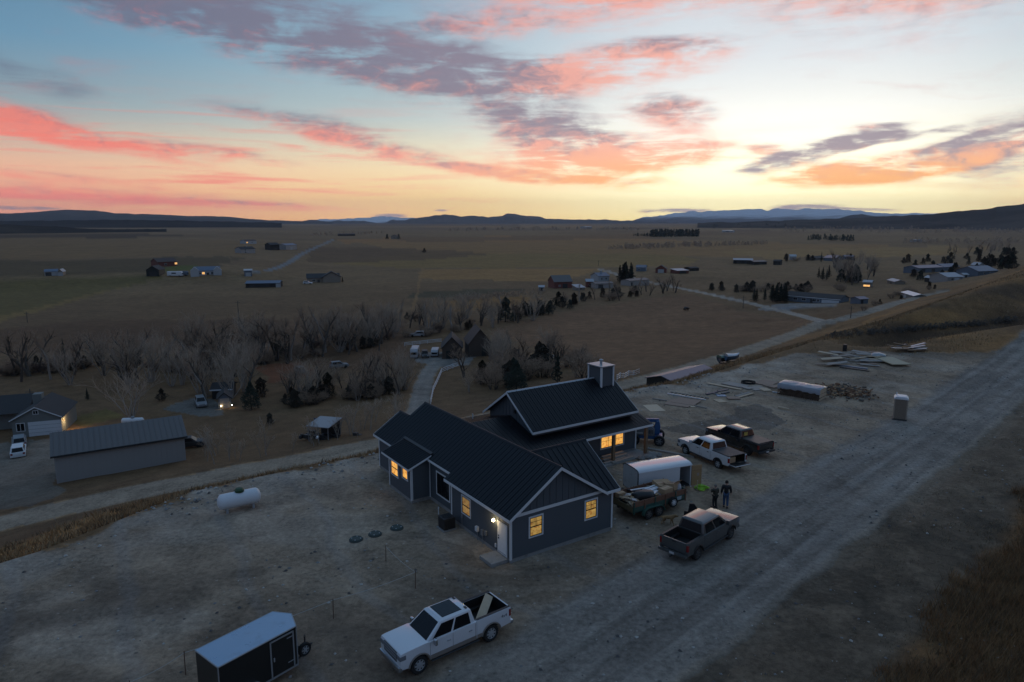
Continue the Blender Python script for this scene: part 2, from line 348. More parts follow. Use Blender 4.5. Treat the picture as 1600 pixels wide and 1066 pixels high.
def build_ground():
    th = np.radians(np.concatenate([np.linspace(-180, -58, 40, endpoint=False), np.linspace(-58, -41, 40, endpoint=False),
                                    np.linspace(-41, 41, 700, endpoint=False), np.linspace(41, 58, 40, endpoint=False), np.linspace(58, 180, 40, endpoint=False)]))
    vv = np.linspace(1400, 348.2, 560); ang = PITCH + np.arctan((vv - 533) / F)
    rr = np.maximum(27.0 / np.tan(ang), 2.0); rr = np.concatenate([[1.0], rr, [16000, 20000]])
    rr = np.unique(np.round(rr, 3))
    X = np.outer(rr, np.sin(th)); Y = np.outer(rr, np.cos(th))
    nr, nt = X.shape
    Z = H_(X, Y); Z = Z - np.where(np.hypot(X, Y) > 9000, (np.hypot(X, Y) - 9000) * 0.002, 0)
    Xf, Yf, Zf = X.ravel(), Y.ravel(), Z.ravel()
    s = base_h(Xf, Yf)[1]
    D = np.hypot(Xf, Yf)
    wn = (fbm(Xf / 2.2, Yf / 2.2, 4, 31) - .5); wn2 = (fbm(Xf / 9, Yf / 9, 4, 33) - .5); wn3 = (fbm(Xf / 60, Yf / 60, 4, 35) - .5); wn4 = fbm(Xf / 400, Yf / 130, 4, 36) - .5
    col = np.zeros((len(Xf), 3)); reg = np.zeros(len(Xf), int); grav = np.zeros(len(Xf))
    def lay(w, c, vary=None):
        nonlocal col
        c = np.array(c, float)
        col = col * (1 - w[:, None]) + c * w[:, None]
    W1 = lambda m: m.astype(float)
    # dry valley grass
    lay(W1(D >= 0), (0.128, 0.096, 0.066))
    lay(np.clip(0.5 + wn3 * 2.2, 0, 1) * 0.6, (0.100, 0.072, 0.050))
    lay(np.clip(0.5 + wn4 * 3, 0, 1) * sstep(D, 250, 500), (0.150, 0.116, 0.076))
    def field(px, c, soft=0.0, w=1.0):
        P = wpoly(px); k = 1 + 0.0 * D
        c = tuple(.095 * (x / .095) ** 1.25 * f for x, f in zip(c, (1.22, 1.14, 1.05))); m = W1(in_poly(Xf + wn2 * soft, Yf + wn2 * soft, P)) * w
        lay(m, c); return m
    # distant fields and banks
    field([(0, 352), (240, 349), (520, 352), (900, 351), (1600, 352), (1600, 349.5), (800, 348.9), (0, 349)], (0.085, 0.075, 0.07), 20)
    field([(-40, 366), (210, 365), (330, 370), (100, 373), (-40, 372)], (0.055, 0.048, 0.042), 20)
    field([(-40, 372), (240, 372), (420, 380), (380, 402), (-40, 406)], (0.115, 0.094, 0.066), 20, .8)
    field([(-40, 408), (150, 406), (260, 402), (380, 402), (330, 416), (250, 424), (-40, 432)], (0.062, 0.058, 0.044), 20, .85)
    field([(-60, 438), (250, 433), (160, 455), (60, 480), (-60, 508)], (0.088, 0.083, 0.050), 6)
    field([(-60, 508), (60, 480), (160, 455), (200, 447), (120, 470), (20, 498), (-60, 520)], (0.125, 0.108, 0.062), 3, .8)
    field([(560, 381), (700, 375), (1190, 379), (1400, 385), (1560, 386), (1500, 398), (1250, 402), (1060, 399), (640, 395)], (0.135, 0.105, 0.068), 10)
    field([(520, 374), (840, 368), (1080, 376), (700, 378), (540, 381)], (0.145, 0.105, 0.066), 10)
    field([(520, 412), (640, 396), (900, 396), (1040, 398), (1095, 404), (1080, 412), (1020, 417), (850, 419), (640, 420)], (0.122, 0.104, 0.062), 6)
    field([(610, 372), (1040, 366), (1040, 372), (640, 379)], (0.105, 0.082, 0.06), 10)
    field([(660, 421), (935, 421), (905, 432), (860, 440), (650, 436)], (0.150, 0.115, 0.07), 6)
    field([(1120, 392), (1500, 384), (1490, 396), (1380, 402), (1200, 404)], (0.145, 0.118, 0.074), 8)
    field([(640, 458), (740, 452), (830, 452), (700, 466), (640, 466)], (0.055, 0.058, 0.048), 12)
    field([(690, 470), (820, 462), (850, 468), (760, 484), (650, 490)], (0.13, 0.095, 0.055), 8)
    field([(480, 386), (700, 390), (760, 398), (640, 408), (480, 409)], (0.078, 0.064, 0.052), 10, .8)
    field([(770, 516), (850, 494), (1000, 468), (1075, 459), (1262, 499), (1272, 506), (1180, 534), (1060, 574), (960, 590), (900, 560), (800, 532)], (0.108, 0.084, 0.068), 3)
    for k in range(9):
        a = 520 + k * 130
        field([(a, 352 + (k * 37 % 9)), (a + 300, 350.5 + (k * 53 % 10)), (a + 290, 352 + (k * 53 % 10)), (a + 10, 353.5 + (k * 37 % 9))], [(0.06, 0.05, 0.046), (0.15, 0.115, 0.075), (0.085, 0.075, 0.055)][k % 3], 30, .7)
    # creek belt: leaf litter
    field([(-80, 560), (150, 545), (420, 560), (560, 580), (640, 560), (640, 500), (420, 500), (150, 500), (-80, 520)], (0.075, 0.058, 0.048), 8, .8)
    field([(400, 572), (470, 565), (490, 585), (420, 600)], (0.11, 0.062, 0.048), 3, .8)
    # tracks
    field([(650, 460), (653, 440), (658, 420), (662, 420), (658, 440), (648, 486), (640, 488)], (0.15, 0.118, 0.08), 1, .7)
    # yards
    m = field([(-60, 800), (-60, 700), (0, 694), (95, 686), (100, 690), (96, 768), (60, 790)], (0.16, 0.145, 0.128), 3); grav += m
    m = field([(640, 552), (700, 548), (745, 556), (735, 570), (690, 572), (650, 566)], (0.15, 0.145, 0.14), 2); grav += m
    m = field([(255, 640), (300, 622), (335, 624), (345, 650), (300, 652)], (0.13, 0.13, 0.125), 3, .8); grav += m
    m = field([(1180, 482), (1215, 487), (1245, 482), (1308, 478), (1308, 474), (1240, 474)], (0.16, 0.155, 0.15), 2); grav += m
    field([(100, 655), (160, 640), (200, 650), (120, 668)], (0.09, 0.092, 0.05), 3, .8)
    field([(250, 418), (310, 414), (312, 421), (255, 426)], (0.06, 0.08, 0.035), 3)
    # slope below the bench, orange grass lip
    sl = sstep(s, 0, 2) * sstep(s, 60, 20); lay(sl * (D < 330), (0.098, 0.074, 0.055))
    lip = sstep(s + wn * 3, 0.2, 1.5) * sstep(s + wn2 * 6, 21, 15); lay(lip * 0.9, (0.34, 0.21, 0.10))
    lay(lip * sstep(fbm(Xf / 2.5, Yf / 2.5, 4, 44), .50, .64) * .5, (0.085, 0.060, 0.042))
    # grassy spur on the right
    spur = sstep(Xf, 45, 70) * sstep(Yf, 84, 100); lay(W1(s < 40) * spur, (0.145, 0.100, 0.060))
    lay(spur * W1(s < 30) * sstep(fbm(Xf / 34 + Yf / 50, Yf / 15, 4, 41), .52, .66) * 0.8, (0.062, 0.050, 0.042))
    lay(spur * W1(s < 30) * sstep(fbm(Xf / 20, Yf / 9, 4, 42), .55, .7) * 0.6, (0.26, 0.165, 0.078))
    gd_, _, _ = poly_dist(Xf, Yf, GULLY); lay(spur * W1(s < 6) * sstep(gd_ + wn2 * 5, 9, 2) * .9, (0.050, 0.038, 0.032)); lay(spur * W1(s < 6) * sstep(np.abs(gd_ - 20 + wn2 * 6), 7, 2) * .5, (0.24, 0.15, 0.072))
    # bench: crushed gravel
    PAD = wpoly([(1062, 601), (1124, 584), (1200, 563), (1250, 553), (1340, 549), (1450, 551), (1560, 548), (1620, 545)])
    big = np.array([CREST[0][:2]] + [c[:2] for c in CREST[1:11]] + [p[:2] for p in PAD] + [[120, 70], [60, -10], [10, -60], [-120, -60]])
    pd, psg, _ = poly_dist(Xf, Yf, big[:-4])
    inside = in_poly(Xf, Yf, big)
    psd = np.where(inside, pd, -pd) + wn * 2.6 + wn2 * 2.0
    rrt = upper_road_right(Xf, Yf)
    pw = sstep(psd, -0.4, 0.5) * sstep(rrt + wn * .8 + wn2 * .5, 0.5, -0.3)
    lay(pw, (0.345, 0.258, 0.180)); grav = np.maximum(grav, pw)
    # grain of the pad: brown earth, pale dust, darker ground, most on the near side
    lay(pw * sstep(fbm(Xf / 6, Yf / 6, 4, 51), .50, .72) * 0.65, (0.20, 0.145, 0.102))
    lay(pw * sstep(fbm(Xf / 9 + 40, Yf / 5, 5, 52), .55, .72) * 0.55, (0.42, 0.345, 0.27))
    lay(pw * sstep(fbm(Xf / 2.3, Yf / 2.3, 4, 53), .56, .74) * 0.45, (0.125, 0.094, 0.070))
    lay(pw * sstep(psd, 8, .5) * 0.75 * np.clip(.6 + wn * 2.2, 0, 1), (0.40, 0.345, 0.285))
    dk = W1(in_poly(Xf + wn * 1.5, Yf + wn * 1.5, wpoly([(1020, 668), (1075, 662), (1148, 648), (1150, 636), (1180, 632), (1205, 642), (1228, 660), (1205, 672), (1150, 672), (1090, 682)])))
    lay(dk * pw * 0.62, (0.085, 0.080, 0.075))
    dk2 = W1(in_poly(Xf + wn, Yf + wn, wpoly([(560, 740), (640, 800), (705, 850), (790, 900), (830, 890), (960, 850), (975, 905), (800, 985), (560, 905)])))
    lay(dk2 * pw * 0.40 * np.clip(.5 + wn2 * 3, 0, 1), (0.125, 0.092, 0.066))
    lay(pw * sstep(Yf, 42, 30) * sstep(fbm(Xf / 4, Yf / 4, 4, 57), .40, .62) * 0.6, (0.130, 0.100, 0.076))
    far = sstep(Yf, 84, 96) * sstep(Xf, 30, 45); lay(pw * far * sstep(fbm(Xf / 7, Yf / 7, 4, 58), .42, .58) * .85, (0.140, 0.098, 0.062))
    # bench road: bluish compacted gravel with wheel tracks
    rw = sstep(rrt + wn * .5, 0.15, -0.4) * sstep(rrt + wn * .9 + wn2 * 1.2, -8.2, -7.0) * sstep(s, 0, -4)
    lay(rw * 0.92, (0.235, 0.205, 0.175)); grav = np.maximum(grav, rw * .6)
    tr = np.zeros_like(D)
    for c_ in (-1.7, -3.5, -5.0, -6.7): tr = np.maximum(tr, sstep(np.abs(rrt - c_ + wn2 * .5), 0.55, 0.1))
    lay(sstep(np.abs(rrt - .1 + wn * .3), .55, .1) * W1(s < -3) * .55, (0.33, 0.29, 0.24)); lay(rw * tr * np.clip(0.65 + wn2 * 1.6, 0, 1), (0.30, 0.268, 0.235))
    alr = (Xf - UR[2][0]) * _dv[0] + (Yf - UR[2][1]) * _dv[1]
    lay(rw * sstep(fbm(rrt / .42 + alr / 90, alr / 13, 3, 65), .50, .64) * .55, (0.31, 0.272, 0.228)); lay(rw * sstep(fbm(rrt / .5 + 30 + alr / 80, alr / 15, 3, 66), .52, .66) * .5, (0.150, 0.128, 0.108))
    lay(pw * (1 - rw) * sstep(np.abs(((Xf * .83 + Yf * .55 + wn2 * 4) % 5.3) - 1.2), 0.5, .15) * 0.22, (0.25, 0.245, 0.24))
    for px, al in (([(900, 1120), (880, 1010), (905, 930), (1000, 860), (1090, 770), (1190, 715), (1330, 690)], .5), ([(1060, 1040), (980, 960), (850, 935), (700, 1000), (560, 1066)], .45), ([(1180, 900), (1060, 900), (880, 905), (760, 905), (560, 870), (420, 830), (300, 850)], .35),
                   ([(1250, 820), (1160, 790), (1130, 735), (1180, 690), (1300, 670), (1420, 690)], .45), ([(1330, 760), (1240, 720), (1120, 660), (1060, 650)], .4), ([(820, 1000), (640, 940), (480, 880), (330, 860), (150, 870)], .35), ([(1000, 900), (960, 870), (1000, 830), (1040, 790)], .4), ([(1400, 660), (1300, 640), (1200, 650), (1120, 690)], .4)):
        TP = smooth_line([atz(u, v, 0.0) for u, v in px], 6); d, sg_, _ = poly_dist(Xf, Yf, TP[:, :2]); d = np.abs(d - .82 + wn * .12)
        br = np.clip(.45 + wn2 * 3 + wn * 1.2, 0, 1); lay(pw * sstep(d, .34, .10) * al * .75 * br, (0.33, 0.275, 0.215)); lay(pw * sstep(np.abs(d - .38), .16, .02) * al * .55 * br, (0.135, 0.102, 0.076))
    # right bank
    rb = sstep(rrt + wn * .8 + wn2 * .5, -0.3, 0.5) * W1(s < 0)
    lay(rb, (0.125, 0.104, 0.080)); lay(rb * sstep(rrt, 2.2, .3) * .5, (0.22, 0.19, 0.155))
    lay(rb * sstep(fbm(Xf / 3, Yf / 3, 4, 61), .46, .66) * .7, (0.072, 0.064, 0.052))
    lay(rb * sstep(fbm(Xf / 1.1, Yf / 1.1, 4, 62), .55, .7) * .5, (0.20, 0.165, 0.125))
    lay(rb * sstep(rrt + wn2 * 3 + wn * 1.5, 5.6, 7.2), (0.165, 0.098, 0.048))
    reg = np.where(pw > .5, 1, reg); reg = np.where(rw > .5, 2, reg)
    ROADC = {'valley_road': (0.30, 0.232, 0.168), 'farm_lane': (0.31, 0.26, 0.21), 'hill_road': (0.27, 0.225, 0.175), 'driveway': (0.25, 0.215, 0.18), 'far_lane': (0.19, 0.185, 0.18), 'ranch_drive': (0.2, 0.2, 0.2)}
    for i, (nm, (P, hw)) in enumerate(ROADS.items()):
        d, sg_, _ = poly_dist(Xf, Yf, P); sd = d * sg_
        w = sstep(d + wn * 1.0, hw + .35, hw - .35); lay(w, ROADC[nm]); grav = np.maximum(grav, w * .4)
        lay(w * np.maximum(sstep(np.abs(np.abs(sd) - hw * .45), .5, .1), 0) * .5, tuple(c * 1.22 for c in ROADC[nm]))
        reg = np.where(w > .5, 3 + i, reg)
    col = np.where(grav[:, None] > .3, col, col * np.where(rb[:, None] > .3, np.array((1.12, 1.0, 0.9)), np.array((1.45, 1.16, 0.86))))
    col = np.clip(col, 0.01, 0.6)
    names = ['ground', 'gravel_pad', 'gravel_road'] + list(ROADS)
    idx = np.arange(nr * nt).reshape(nr, nt); nx = np.roll(idx, -1, 1)
    q = np.stack([idx[:-1], nx[:-1], nx[1:], idx[1:]], -1).reshape(-1, 4)[:, ::-1]
    fr = reg[q[:, 0]]
    co = np.stack([Xf, Yf, Zf], -1)
    for k, nm in enumerate(names):
        fq = q[fr == k]
        if not len(fq): continue
        used, inv = np.unique(fq, return_inverse=True); fq = inv.reshape(-1, 4)
        me = bpy.data.meshes.new(nm); nv = len(used); nf = len(fq)
        me.vertices.add(nv); me.vertices.foreach_set('co', co[used].astype(np.float32).ravel())
        me.loops.add(nf * 4); me.loops.foreach_set('vertex_index', fq.astype(np.int32).ravel())
        me.polygons.add(nf); me.polygons.foreach_set('loop_start', np.arange(0, nf * 4, 4, dtype=np.int32))
        try: me.polygons.foreach_set('loop_total', np.full(nf, 4, np.int32))
        except Exception: pass
        me.polygons.foreach_set('use_smooth', np.ones(nf, bool))
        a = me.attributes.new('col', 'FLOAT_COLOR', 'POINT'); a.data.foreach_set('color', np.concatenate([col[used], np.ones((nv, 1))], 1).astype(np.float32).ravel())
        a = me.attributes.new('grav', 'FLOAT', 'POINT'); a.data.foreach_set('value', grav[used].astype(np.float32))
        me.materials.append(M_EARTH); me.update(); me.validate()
        o = bpy.data.objects.new(nm, me); COL.objects.link(o); o['kind'] = 'structure'
build_ground()

# ------------------------------------------------------------------ distant ranges
def hills(name, pts, dist, base=-40.0, depth=0.35, c1=(0.05, 0.045, 0.04), c2=(0.07, 0.06, 0.05), rough=0.06, snow=None, seed=1, below=14):
    us = np.linspace(pts[0][0], pts[-1][0], 420); vs = np.interp(us, [p[0] for p in pts], [p[1] for p in pts])
    vs = vs + (fbm(us / 15.0, us * 0 + seed, 6, seed) - .5) * rough * 95
    rows = 14; V = []; Fc = []
    NZ = [fbm(us / 22.0 + j / (rows - 1) * 2, us * 0 + j / (rows - 1) * 7.0, 4, seed + 9) - .5 for j in range(rows)]
    for j in range(rows):
        t = j / (rows - 1)                                   # 0 front foot .. ~0.6 ridge .. 1 back foot
        for i, (u, v) in enumerate(zip(us, vs)):
            d = rays(u, v); d = d / math.hypot(d[0], d[1])
            ridge = CAMZ + d[2] * dist
            rr = dist * (1 - depth) + dist * depth * 1.7 * t
            k = math.sin(min(t / 0.588, 1) * math.pi / 2) ** 1.3 if t < 0.588 else math.cos((t - 0.588) / 0.412 * math.pi / 2)
            n = NZ[j][i]
            z = base + (ridge - base) * max(k, 0) * (1 + (n * 0.55 * (1 - k)))
            V.append((d[0] * rr, d[1] * rr, z))
    n_ = len(us)
    for j in range(rows - 1):
        for i in range(n_ - 1): Fc.append((j * n_ + i, j * n_ + i + 1, (j + 1) * n_ + i + 1, (j + 1) * n_ + i))
    m = bpy.data.materials.new('hill_' + str(seed)); m.use_nodes = True; t = m.node_tree; g = NG(t); b = t.nodes['Principled BSDF']
    geo = g.n('ShaderNodeNewGeometry'); p = geo.outputs['Position']
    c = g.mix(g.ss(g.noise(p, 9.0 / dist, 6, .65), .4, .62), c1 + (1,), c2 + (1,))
    if snow:
        sz = g.n('ShaderNodeSeparateXYZ'); g.put(sz.inputs[0], p)
        hz = g.m('ADD', sz.outputs[2], g.m('MULTIPLY', g.noise(p, 30.0 / dist, 6, .7), dist * 0.012))
        c = g.mix(g.ss(hz, snow[0] * dist, snow[1] * dist), c, (0.62, 0.64, 0.68, 1))
    g.put(b.inputs['Base Color'], c); b.inputs['Roughness'].default_value = 1; b.inputs['Specular IOR Level'].default_value = 0
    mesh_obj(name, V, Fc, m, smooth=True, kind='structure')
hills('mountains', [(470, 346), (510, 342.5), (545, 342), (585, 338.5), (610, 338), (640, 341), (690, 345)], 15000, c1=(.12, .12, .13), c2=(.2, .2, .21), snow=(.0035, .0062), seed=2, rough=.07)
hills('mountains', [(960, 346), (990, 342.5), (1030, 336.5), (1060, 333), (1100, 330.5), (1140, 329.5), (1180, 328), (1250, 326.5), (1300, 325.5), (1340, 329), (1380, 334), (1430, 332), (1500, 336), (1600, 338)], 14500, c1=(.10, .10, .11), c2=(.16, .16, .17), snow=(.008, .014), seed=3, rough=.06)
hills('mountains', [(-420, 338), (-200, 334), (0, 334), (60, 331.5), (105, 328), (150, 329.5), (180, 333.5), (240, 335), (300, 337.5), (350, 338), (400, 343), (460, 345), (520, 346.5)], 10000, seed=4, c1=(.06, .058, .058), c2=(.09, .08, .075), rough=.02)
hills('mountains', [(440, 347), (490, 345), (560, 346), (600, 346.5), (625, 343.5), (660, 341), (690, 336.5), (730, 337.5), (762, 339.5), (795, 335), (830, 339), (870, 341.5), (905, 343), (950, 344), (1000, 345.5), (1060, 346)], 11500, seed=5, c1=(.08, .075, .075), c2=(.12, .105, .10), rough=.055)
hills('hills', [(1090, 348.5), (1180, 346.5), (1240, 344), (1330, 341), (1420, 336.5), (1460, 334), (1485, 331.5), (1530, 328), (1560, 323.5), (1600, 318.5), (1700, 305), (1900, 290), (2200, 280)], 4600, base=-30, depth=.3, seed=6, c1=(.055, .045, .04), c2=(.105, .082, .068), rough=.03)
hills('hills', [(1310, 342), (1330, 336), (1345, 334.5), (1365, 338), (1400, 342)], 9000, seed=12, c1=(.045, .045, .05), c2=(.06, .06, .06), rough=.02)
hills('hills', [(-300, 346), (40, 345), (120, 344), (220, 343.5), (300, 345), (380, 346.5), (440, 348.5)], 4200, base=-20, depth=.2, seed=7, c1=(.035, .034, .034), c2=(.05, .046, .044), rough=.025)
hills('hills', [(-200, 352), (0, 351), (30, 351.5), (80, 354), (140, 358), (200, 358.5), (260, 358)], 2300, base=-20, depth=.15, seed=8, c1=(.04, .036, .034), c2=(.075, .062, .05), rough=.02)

# ------------------------------------------------------------------ haze
def haze():
    bm = bmesh.new(); bmesh.ops.create_cube(bm, size=1.0)
    for v in bm.verts: v.co = Vector((v.co.x * 44000, v.co.y * 44000, (v.co.z + .5) * (620 + 110) - 110))
    me = bpy.data.meshes.new('haze'); bm.to_mesh(me); o = bpy.data.objects.new('haze', me); COL.objects.link(o)
    m = bpy.data.materials.new('haze'); m.use_nodes = True; t = m.node_tree; t.nodes.clear()
    pv = t.nodes.new('ShaderNodeVolumePrincipled'); pv.inputs['Color'].default_value = (0.80, 0.86, 1.0, 1); pv.inputs['Density'].default_value = HAZE
    pv.inputs['Anisotropy'].default_value = 0.2
    out = t.nodes.new('ShaderNodeOutputMaterial'); t.links.new(pv.outputs[0], out.inputs['Volume'])
    me.materials.append(m); o['kind'] = 'stuff'
HAZE = 3.0e-5
haze()
# ------------------------------------------------------------------ building helpers
class MB:
    """collects simple solids and links them as one mesh object"""
    def __init__(s): s.v = []; s.f = []; s.mi = []; s.cur = 0
    def add(s, vs, fs):
        o = len(s.v); s.v += [tuple(map(float, p)) for p in vs]; s.f += [tuple(i + o for i in f) for f in fs]; s.mi += [s.cur] * len(fs); return s
    def box(s, a, b):
        x0, y0, z0 = [min(p, q) for p, q in zip(a, b)]; x1, y1, z1 = [max(p, q) for p, q in zip(a, b)]
        return s.add([(x0, y0, z0), (x1, y0, z0), (x1, y1, z0), (x0, y1, z0), (x0, y0, z1), (x1, y0, z1), (x1, y1, z1), (x0, y1, z1)],
                     [(0, 3, 2, 1), (4, 5, 6, 7), (0, 1, 5, 4), (1, 2, 6, 5), (2, 3, 7, 6), (3, 0, 4, 7)])
    def hexa(s, p):      # 8 points: bottom ring, top ring
        return s.add(p, [(0, 3, 2, 1), (4, 5, 6, 7), (0, 1, 5, 4), (1, 2, 6, 5), (2, 3, 7, 6), (3, 0, 4, 7)])
    def slab(s, q, n, th):   # quad q thickened by th against normal n
        n = np.array(n, float); q = [np.array(p, float) for p in q]
        return s.hexa([tuple(p - n * th) for p in q] + [tuple(p) for p in q])
    def prism(s, pts, y0, y1, axis=1):
        n = len(pts)
        mk = (lambda p, y: (p[0], y, p[1])) if axis == 1 else ((lambda p, y: (y, p[0], p[1])) if axis == 0 else (lambda p, y: (p[0], p[1], y)))
        return s.add([mk(p, y0) for p in pts] + [mk(p, y1) for p in pts], [tuple(range(n))[::-1], tuple(range(n, 2 * n))] + [(i, (i + 1) % n, n + (i + 1) % n, n + i) for i in range(n)])
    def tube(s, pts, r, n=6, cap=True):
        P = [np.array(p, float) for p in pts]; rs = r if isinstance(r, (list, tuple)) else [r] * len(P); o = len(s.v); V = []
        for i, p in enumerate(P):
            d = P[min(i + 1, len(P) - 1)] - P[max(i - 1, 0)]; d /= np.linalg.norm(d) + 1e-9
            a = np.cross(d, (0, 0, 1.0)); a = np.array((1.0, 0, 0)) if np.linalg.norm(a) < 1e-3 else a / np.linalg.norm(a); b = np.cross(d, a)
            V += [p + (a * math.cos(2 * math.pi * k / n) + b * math.sin(2 * math.pi * k / n)) * rs[i] for k in range(n)]
        fs = [(i * n + k, i * n + (k + 1) % n, (i + 1) * n + (k + 1) % n, (i + 1) * n + k) for i in range(len(P) - 1) for k in range(n)]
        if cap: fs += [tuple(range(n))[::-1], tuple(range((len(P) - 1) * n, len(P) * n))]
        return s.add(V, fs)
    def lathe(s, prof, n=16, o=(0, 0, 0), ax=2):   # prof: (radius, height)
        V = []
        for r, h in prof:
            for k in range(n):
                c, q = math.cos(2 * math.pi * k / n) * r, math.sin(2 * math.pi * k / n) * r
                p = (c, q, h) if ax == 2 else ((c, h, q) if ax == 1 else (h, c, q)); V.append((p[0] + o[0], p[1] + o[1], p[2] + o[2]))
        m = len(prof)
        fs = [(i * n + k, i * n + (k + 1) % n, (i + 1) * n + (k + 1) % n, (i + 1) * n + k) for i in range(m - 1) for k in range(n)]
        fs += [tuple(range(n)), tuple(range((m - 1) * n, m * n))]
        return s.add(V, fs)
    def build(s, name, mat, parent=None, bevel=0.0, seg=1, smooth=False, kind=None, label=None):
        me = bpy.data.meshes.new(name); me.from_pydata(s.v, [], s.f)
        mats = mat if isinstance(mat, (list, tuple)) else [mat]
        for m in mats: me.materials.append(m)
        if len(mats) > 1: me.polygons.foreach_set('material_index', s.mi)
        bm = bmesh.new(); bm.from_mesh(me)
        if bevel:
            bmesh.ops.bevel(bm, geom=[e for e in bm.edges if e.is_manifold and e.calc_face_angle(0) > 0.5], offset=bevel, segments=seg, affect='EDGES', profile=0.6, clamp_overlap=True)
        bmesh.ops.recalc_face_normals(bm, faces=bm.faces); bm.to_mesh(me); bm.free()
        if smooth:
            me.polygons.foreach_set('use_smooth', [True] * len(me.polygons))
            try: me.set_sharp_from_angle(angle=R_(38))
            except Exception: pass
        o = bpy.data.objects.new(name, me); COL.objects.link(o)
        if parent is not None: o.parent = parent
        if kind: o['kind'] = kind
        if label: o['label'] = label
        return o
def tag(o, label, cat, group=None, kind=None):
    o['label'] = label; o['category'] = cat
    if group: o['group'] = group
    if kind: o['kind'] = kind
    return o
def thing(name, label, cat, loc=(0, 0, 0), rz=0.0, group=None):
    o = bpy.data.objects.new(name, None); COL.objects.link(o); o.location = tuple(map(float, loc)); o.rotation_euler = (0, 0, rz); o.empty_display_size = .3
    return tag(o, label, cat, group)
def link_copy(src, name=None, loc=None, rot=None, parent=None):
    c = src.copy(); COL.objects.link(c)
    if parent is not None: c.parent = parent
    if loc is not None: c.location = loc
    if rot is not None: c.rotation_euler = rot
    return c
def copy_tree(o, loc=None, rz=None, label=None, scale=None):
    KIDS = {}
    def rec(src, par):
        c = src.copy(); COL.objects.link(c); c.parent = par
        for ch in src.children: rec(ch, c)
        return c
    c = rec(o, None)
    if loc is not None: c.location = tuple(map(float, loc))
    if rz is not None: c.rotation_euler = (0, 0, rz)
    if scale is not None: c.scale = (scale,) * 3 if not isinstance(scale, (tuple, list)) else scale
    if label: c['label'] = label
    return c

# ------------------------------------------------------------------ materials of things
M = {}
M['siding'] = pmat('slate_siding', (0.070, 0.082, 0.094), .7, noise=.10, nscale=3, bump=.25, bscale=30)
M['batten'] = pmat('slate_batten', (0.074, 0.086, 0.098), .7, noise=.08)
M['trim'] = pmat('white_trim', (0.62, 0.63, 0.64), .55, noise=.06, nscale=2)
M['roof'] = pmat('black_metal_roof', (0.0095, 0.0098, 0.0125), .42, noise=.25, nscale=.8, spec=.26)
M['concrete'] = pmat('concrete', (0.26, 0.255, 0.245), .9, noise=.18, nscale=4, bump=.3, dirt=((.12, .11, .10), .6, 1.5, .5))
M['black'] = pmat('black_frame', (0.012, 0.012, 0.013), .5)
M['dark'] = pmat('dark_metal', (0.03, 0.03, 0.032), .55)
M['greymetal'] = pmat('grey_metal', (0.22, 0.23, 0.24), .5, .3)
M['wood'] = pmat('timber', (0.20, 0.125, 0.072), .75, noise=.3, nscale=4, bump=.3, bscale=20)
M['lumber'] = pmat('pale_lumber', (0.46, 0.36, 0.25), .8, noise=.22, nscale=2.5)
M['greywood'] = pmat('weathered_wood', (0.26, 0.235, 0.21), .85, noise=.3, nscale=3)
M['glassdark'] = pmat('dark_glass', (0.008, 0.009, 0.011), .06, noise=.02, spec=.25)
M['white'] = pmat('white_paint', (0.62, 0.63, 0.65), .38, noise=.05, nscale=1.5)
M['galv'] = pmat('galvanised', (0.40, 0.42, 0.44), .42, .4)
M['rubber'] = pmat('rubber', (0.014, 0.014, 0.014), .85, noise=.3)
M['bark'] = pmat('bark', (0.11, 0.095, 0.08), .9, noise=.35, nscale=3)
def lit_pane(name, c, s, var=.55, scale=1.6):
    m = bpy.data.materials.new(name); m.use_nodes = True; t = m.node_tree; g = NG(t); b = t.nodes['Principled BSDF']
    tc = g.n('ShaderNodeTexCoord'); n = g.noise(tc.outputs['Object'], scale, 4, .6); sp = g.n('ShaderNodeSeparateXYZ'); g.put(sp.inputs[0], tc.outputs['Object'])
    k = g.m('MULTIPLY_ADD', n, var * 2, 1 - var)
    col = g.mix(g.ss(g.noise(tc.outputs['Object'], scale * 2.3, 2), .5, .62), tuple(c) + (1,), (c[0] * .75, c[1] * .55, c[2] * .45, 1))
    g.put(b.inputs['Emission Color'], col); g.put(b.inputs['Emission Strength'], g.m('MULTIPLY', k, s))
    b.inputs['Base Color'].default_value = (.02, .02, .02, 1); b.inputs['Roughness'].default_value = .1
    return m
M['lit'] = lit_pane('lit_window_pane', (0.66, 0.41, 0.11), 0.50, .85, 2.2)
M['lit_great'] = lit_pane('lit_great_room_pane', (0.92, 0.46, 0.10), .95, .6, 1.9)
M['lit_dim'] = lit_pane('dim_lit_pane', (0.60, 0.36, 0.12), 0.38)

# ------------------------------------------------------------------ the new house
HA = R_(34.0); HORG = atz(797.5, 881)
house = thing('house', 'large new slate-blue farmhouse with black metal roofs and lit windows on the gravel bench', 'house', HORG, HA)
_hc, _hs = math.cos(HA), math.sin(HA)
def hw(x, y, z=0.0): return np.array([HORG[0] + x * _hc - y * _hs, HORG[1] + x * _hs + y * _hc, HORG[2] + z])
class Wall:
    def __init__(s, o, d, n): s.o = np.array(o, float); s.d = np.array(d, float); s.n = np.array(n, float)
    def P(s, a, out, z): p = s.o + s.d * a + s.n * out; return (p[0], p[1], z)
    def box(s, mb, a0, a1, o0, o1, z0, z1):
        mb.hexa([s.P(a0, o0, z0), s.P(a1, o0, z0), s.P(a1, o1, z0), s.P(a0, o1, z0), s.P(a0, o0, z1), s.P(a1, o0, z1), s.P(a1, o1, z1), s.P(a0, o1, z1)])
def core_wall(W, L, z0, z1):
    mb = MB(); W.box(mb, 0, L, -.12, 0, z0, z1); mb.build('wall', M['siding'], house)
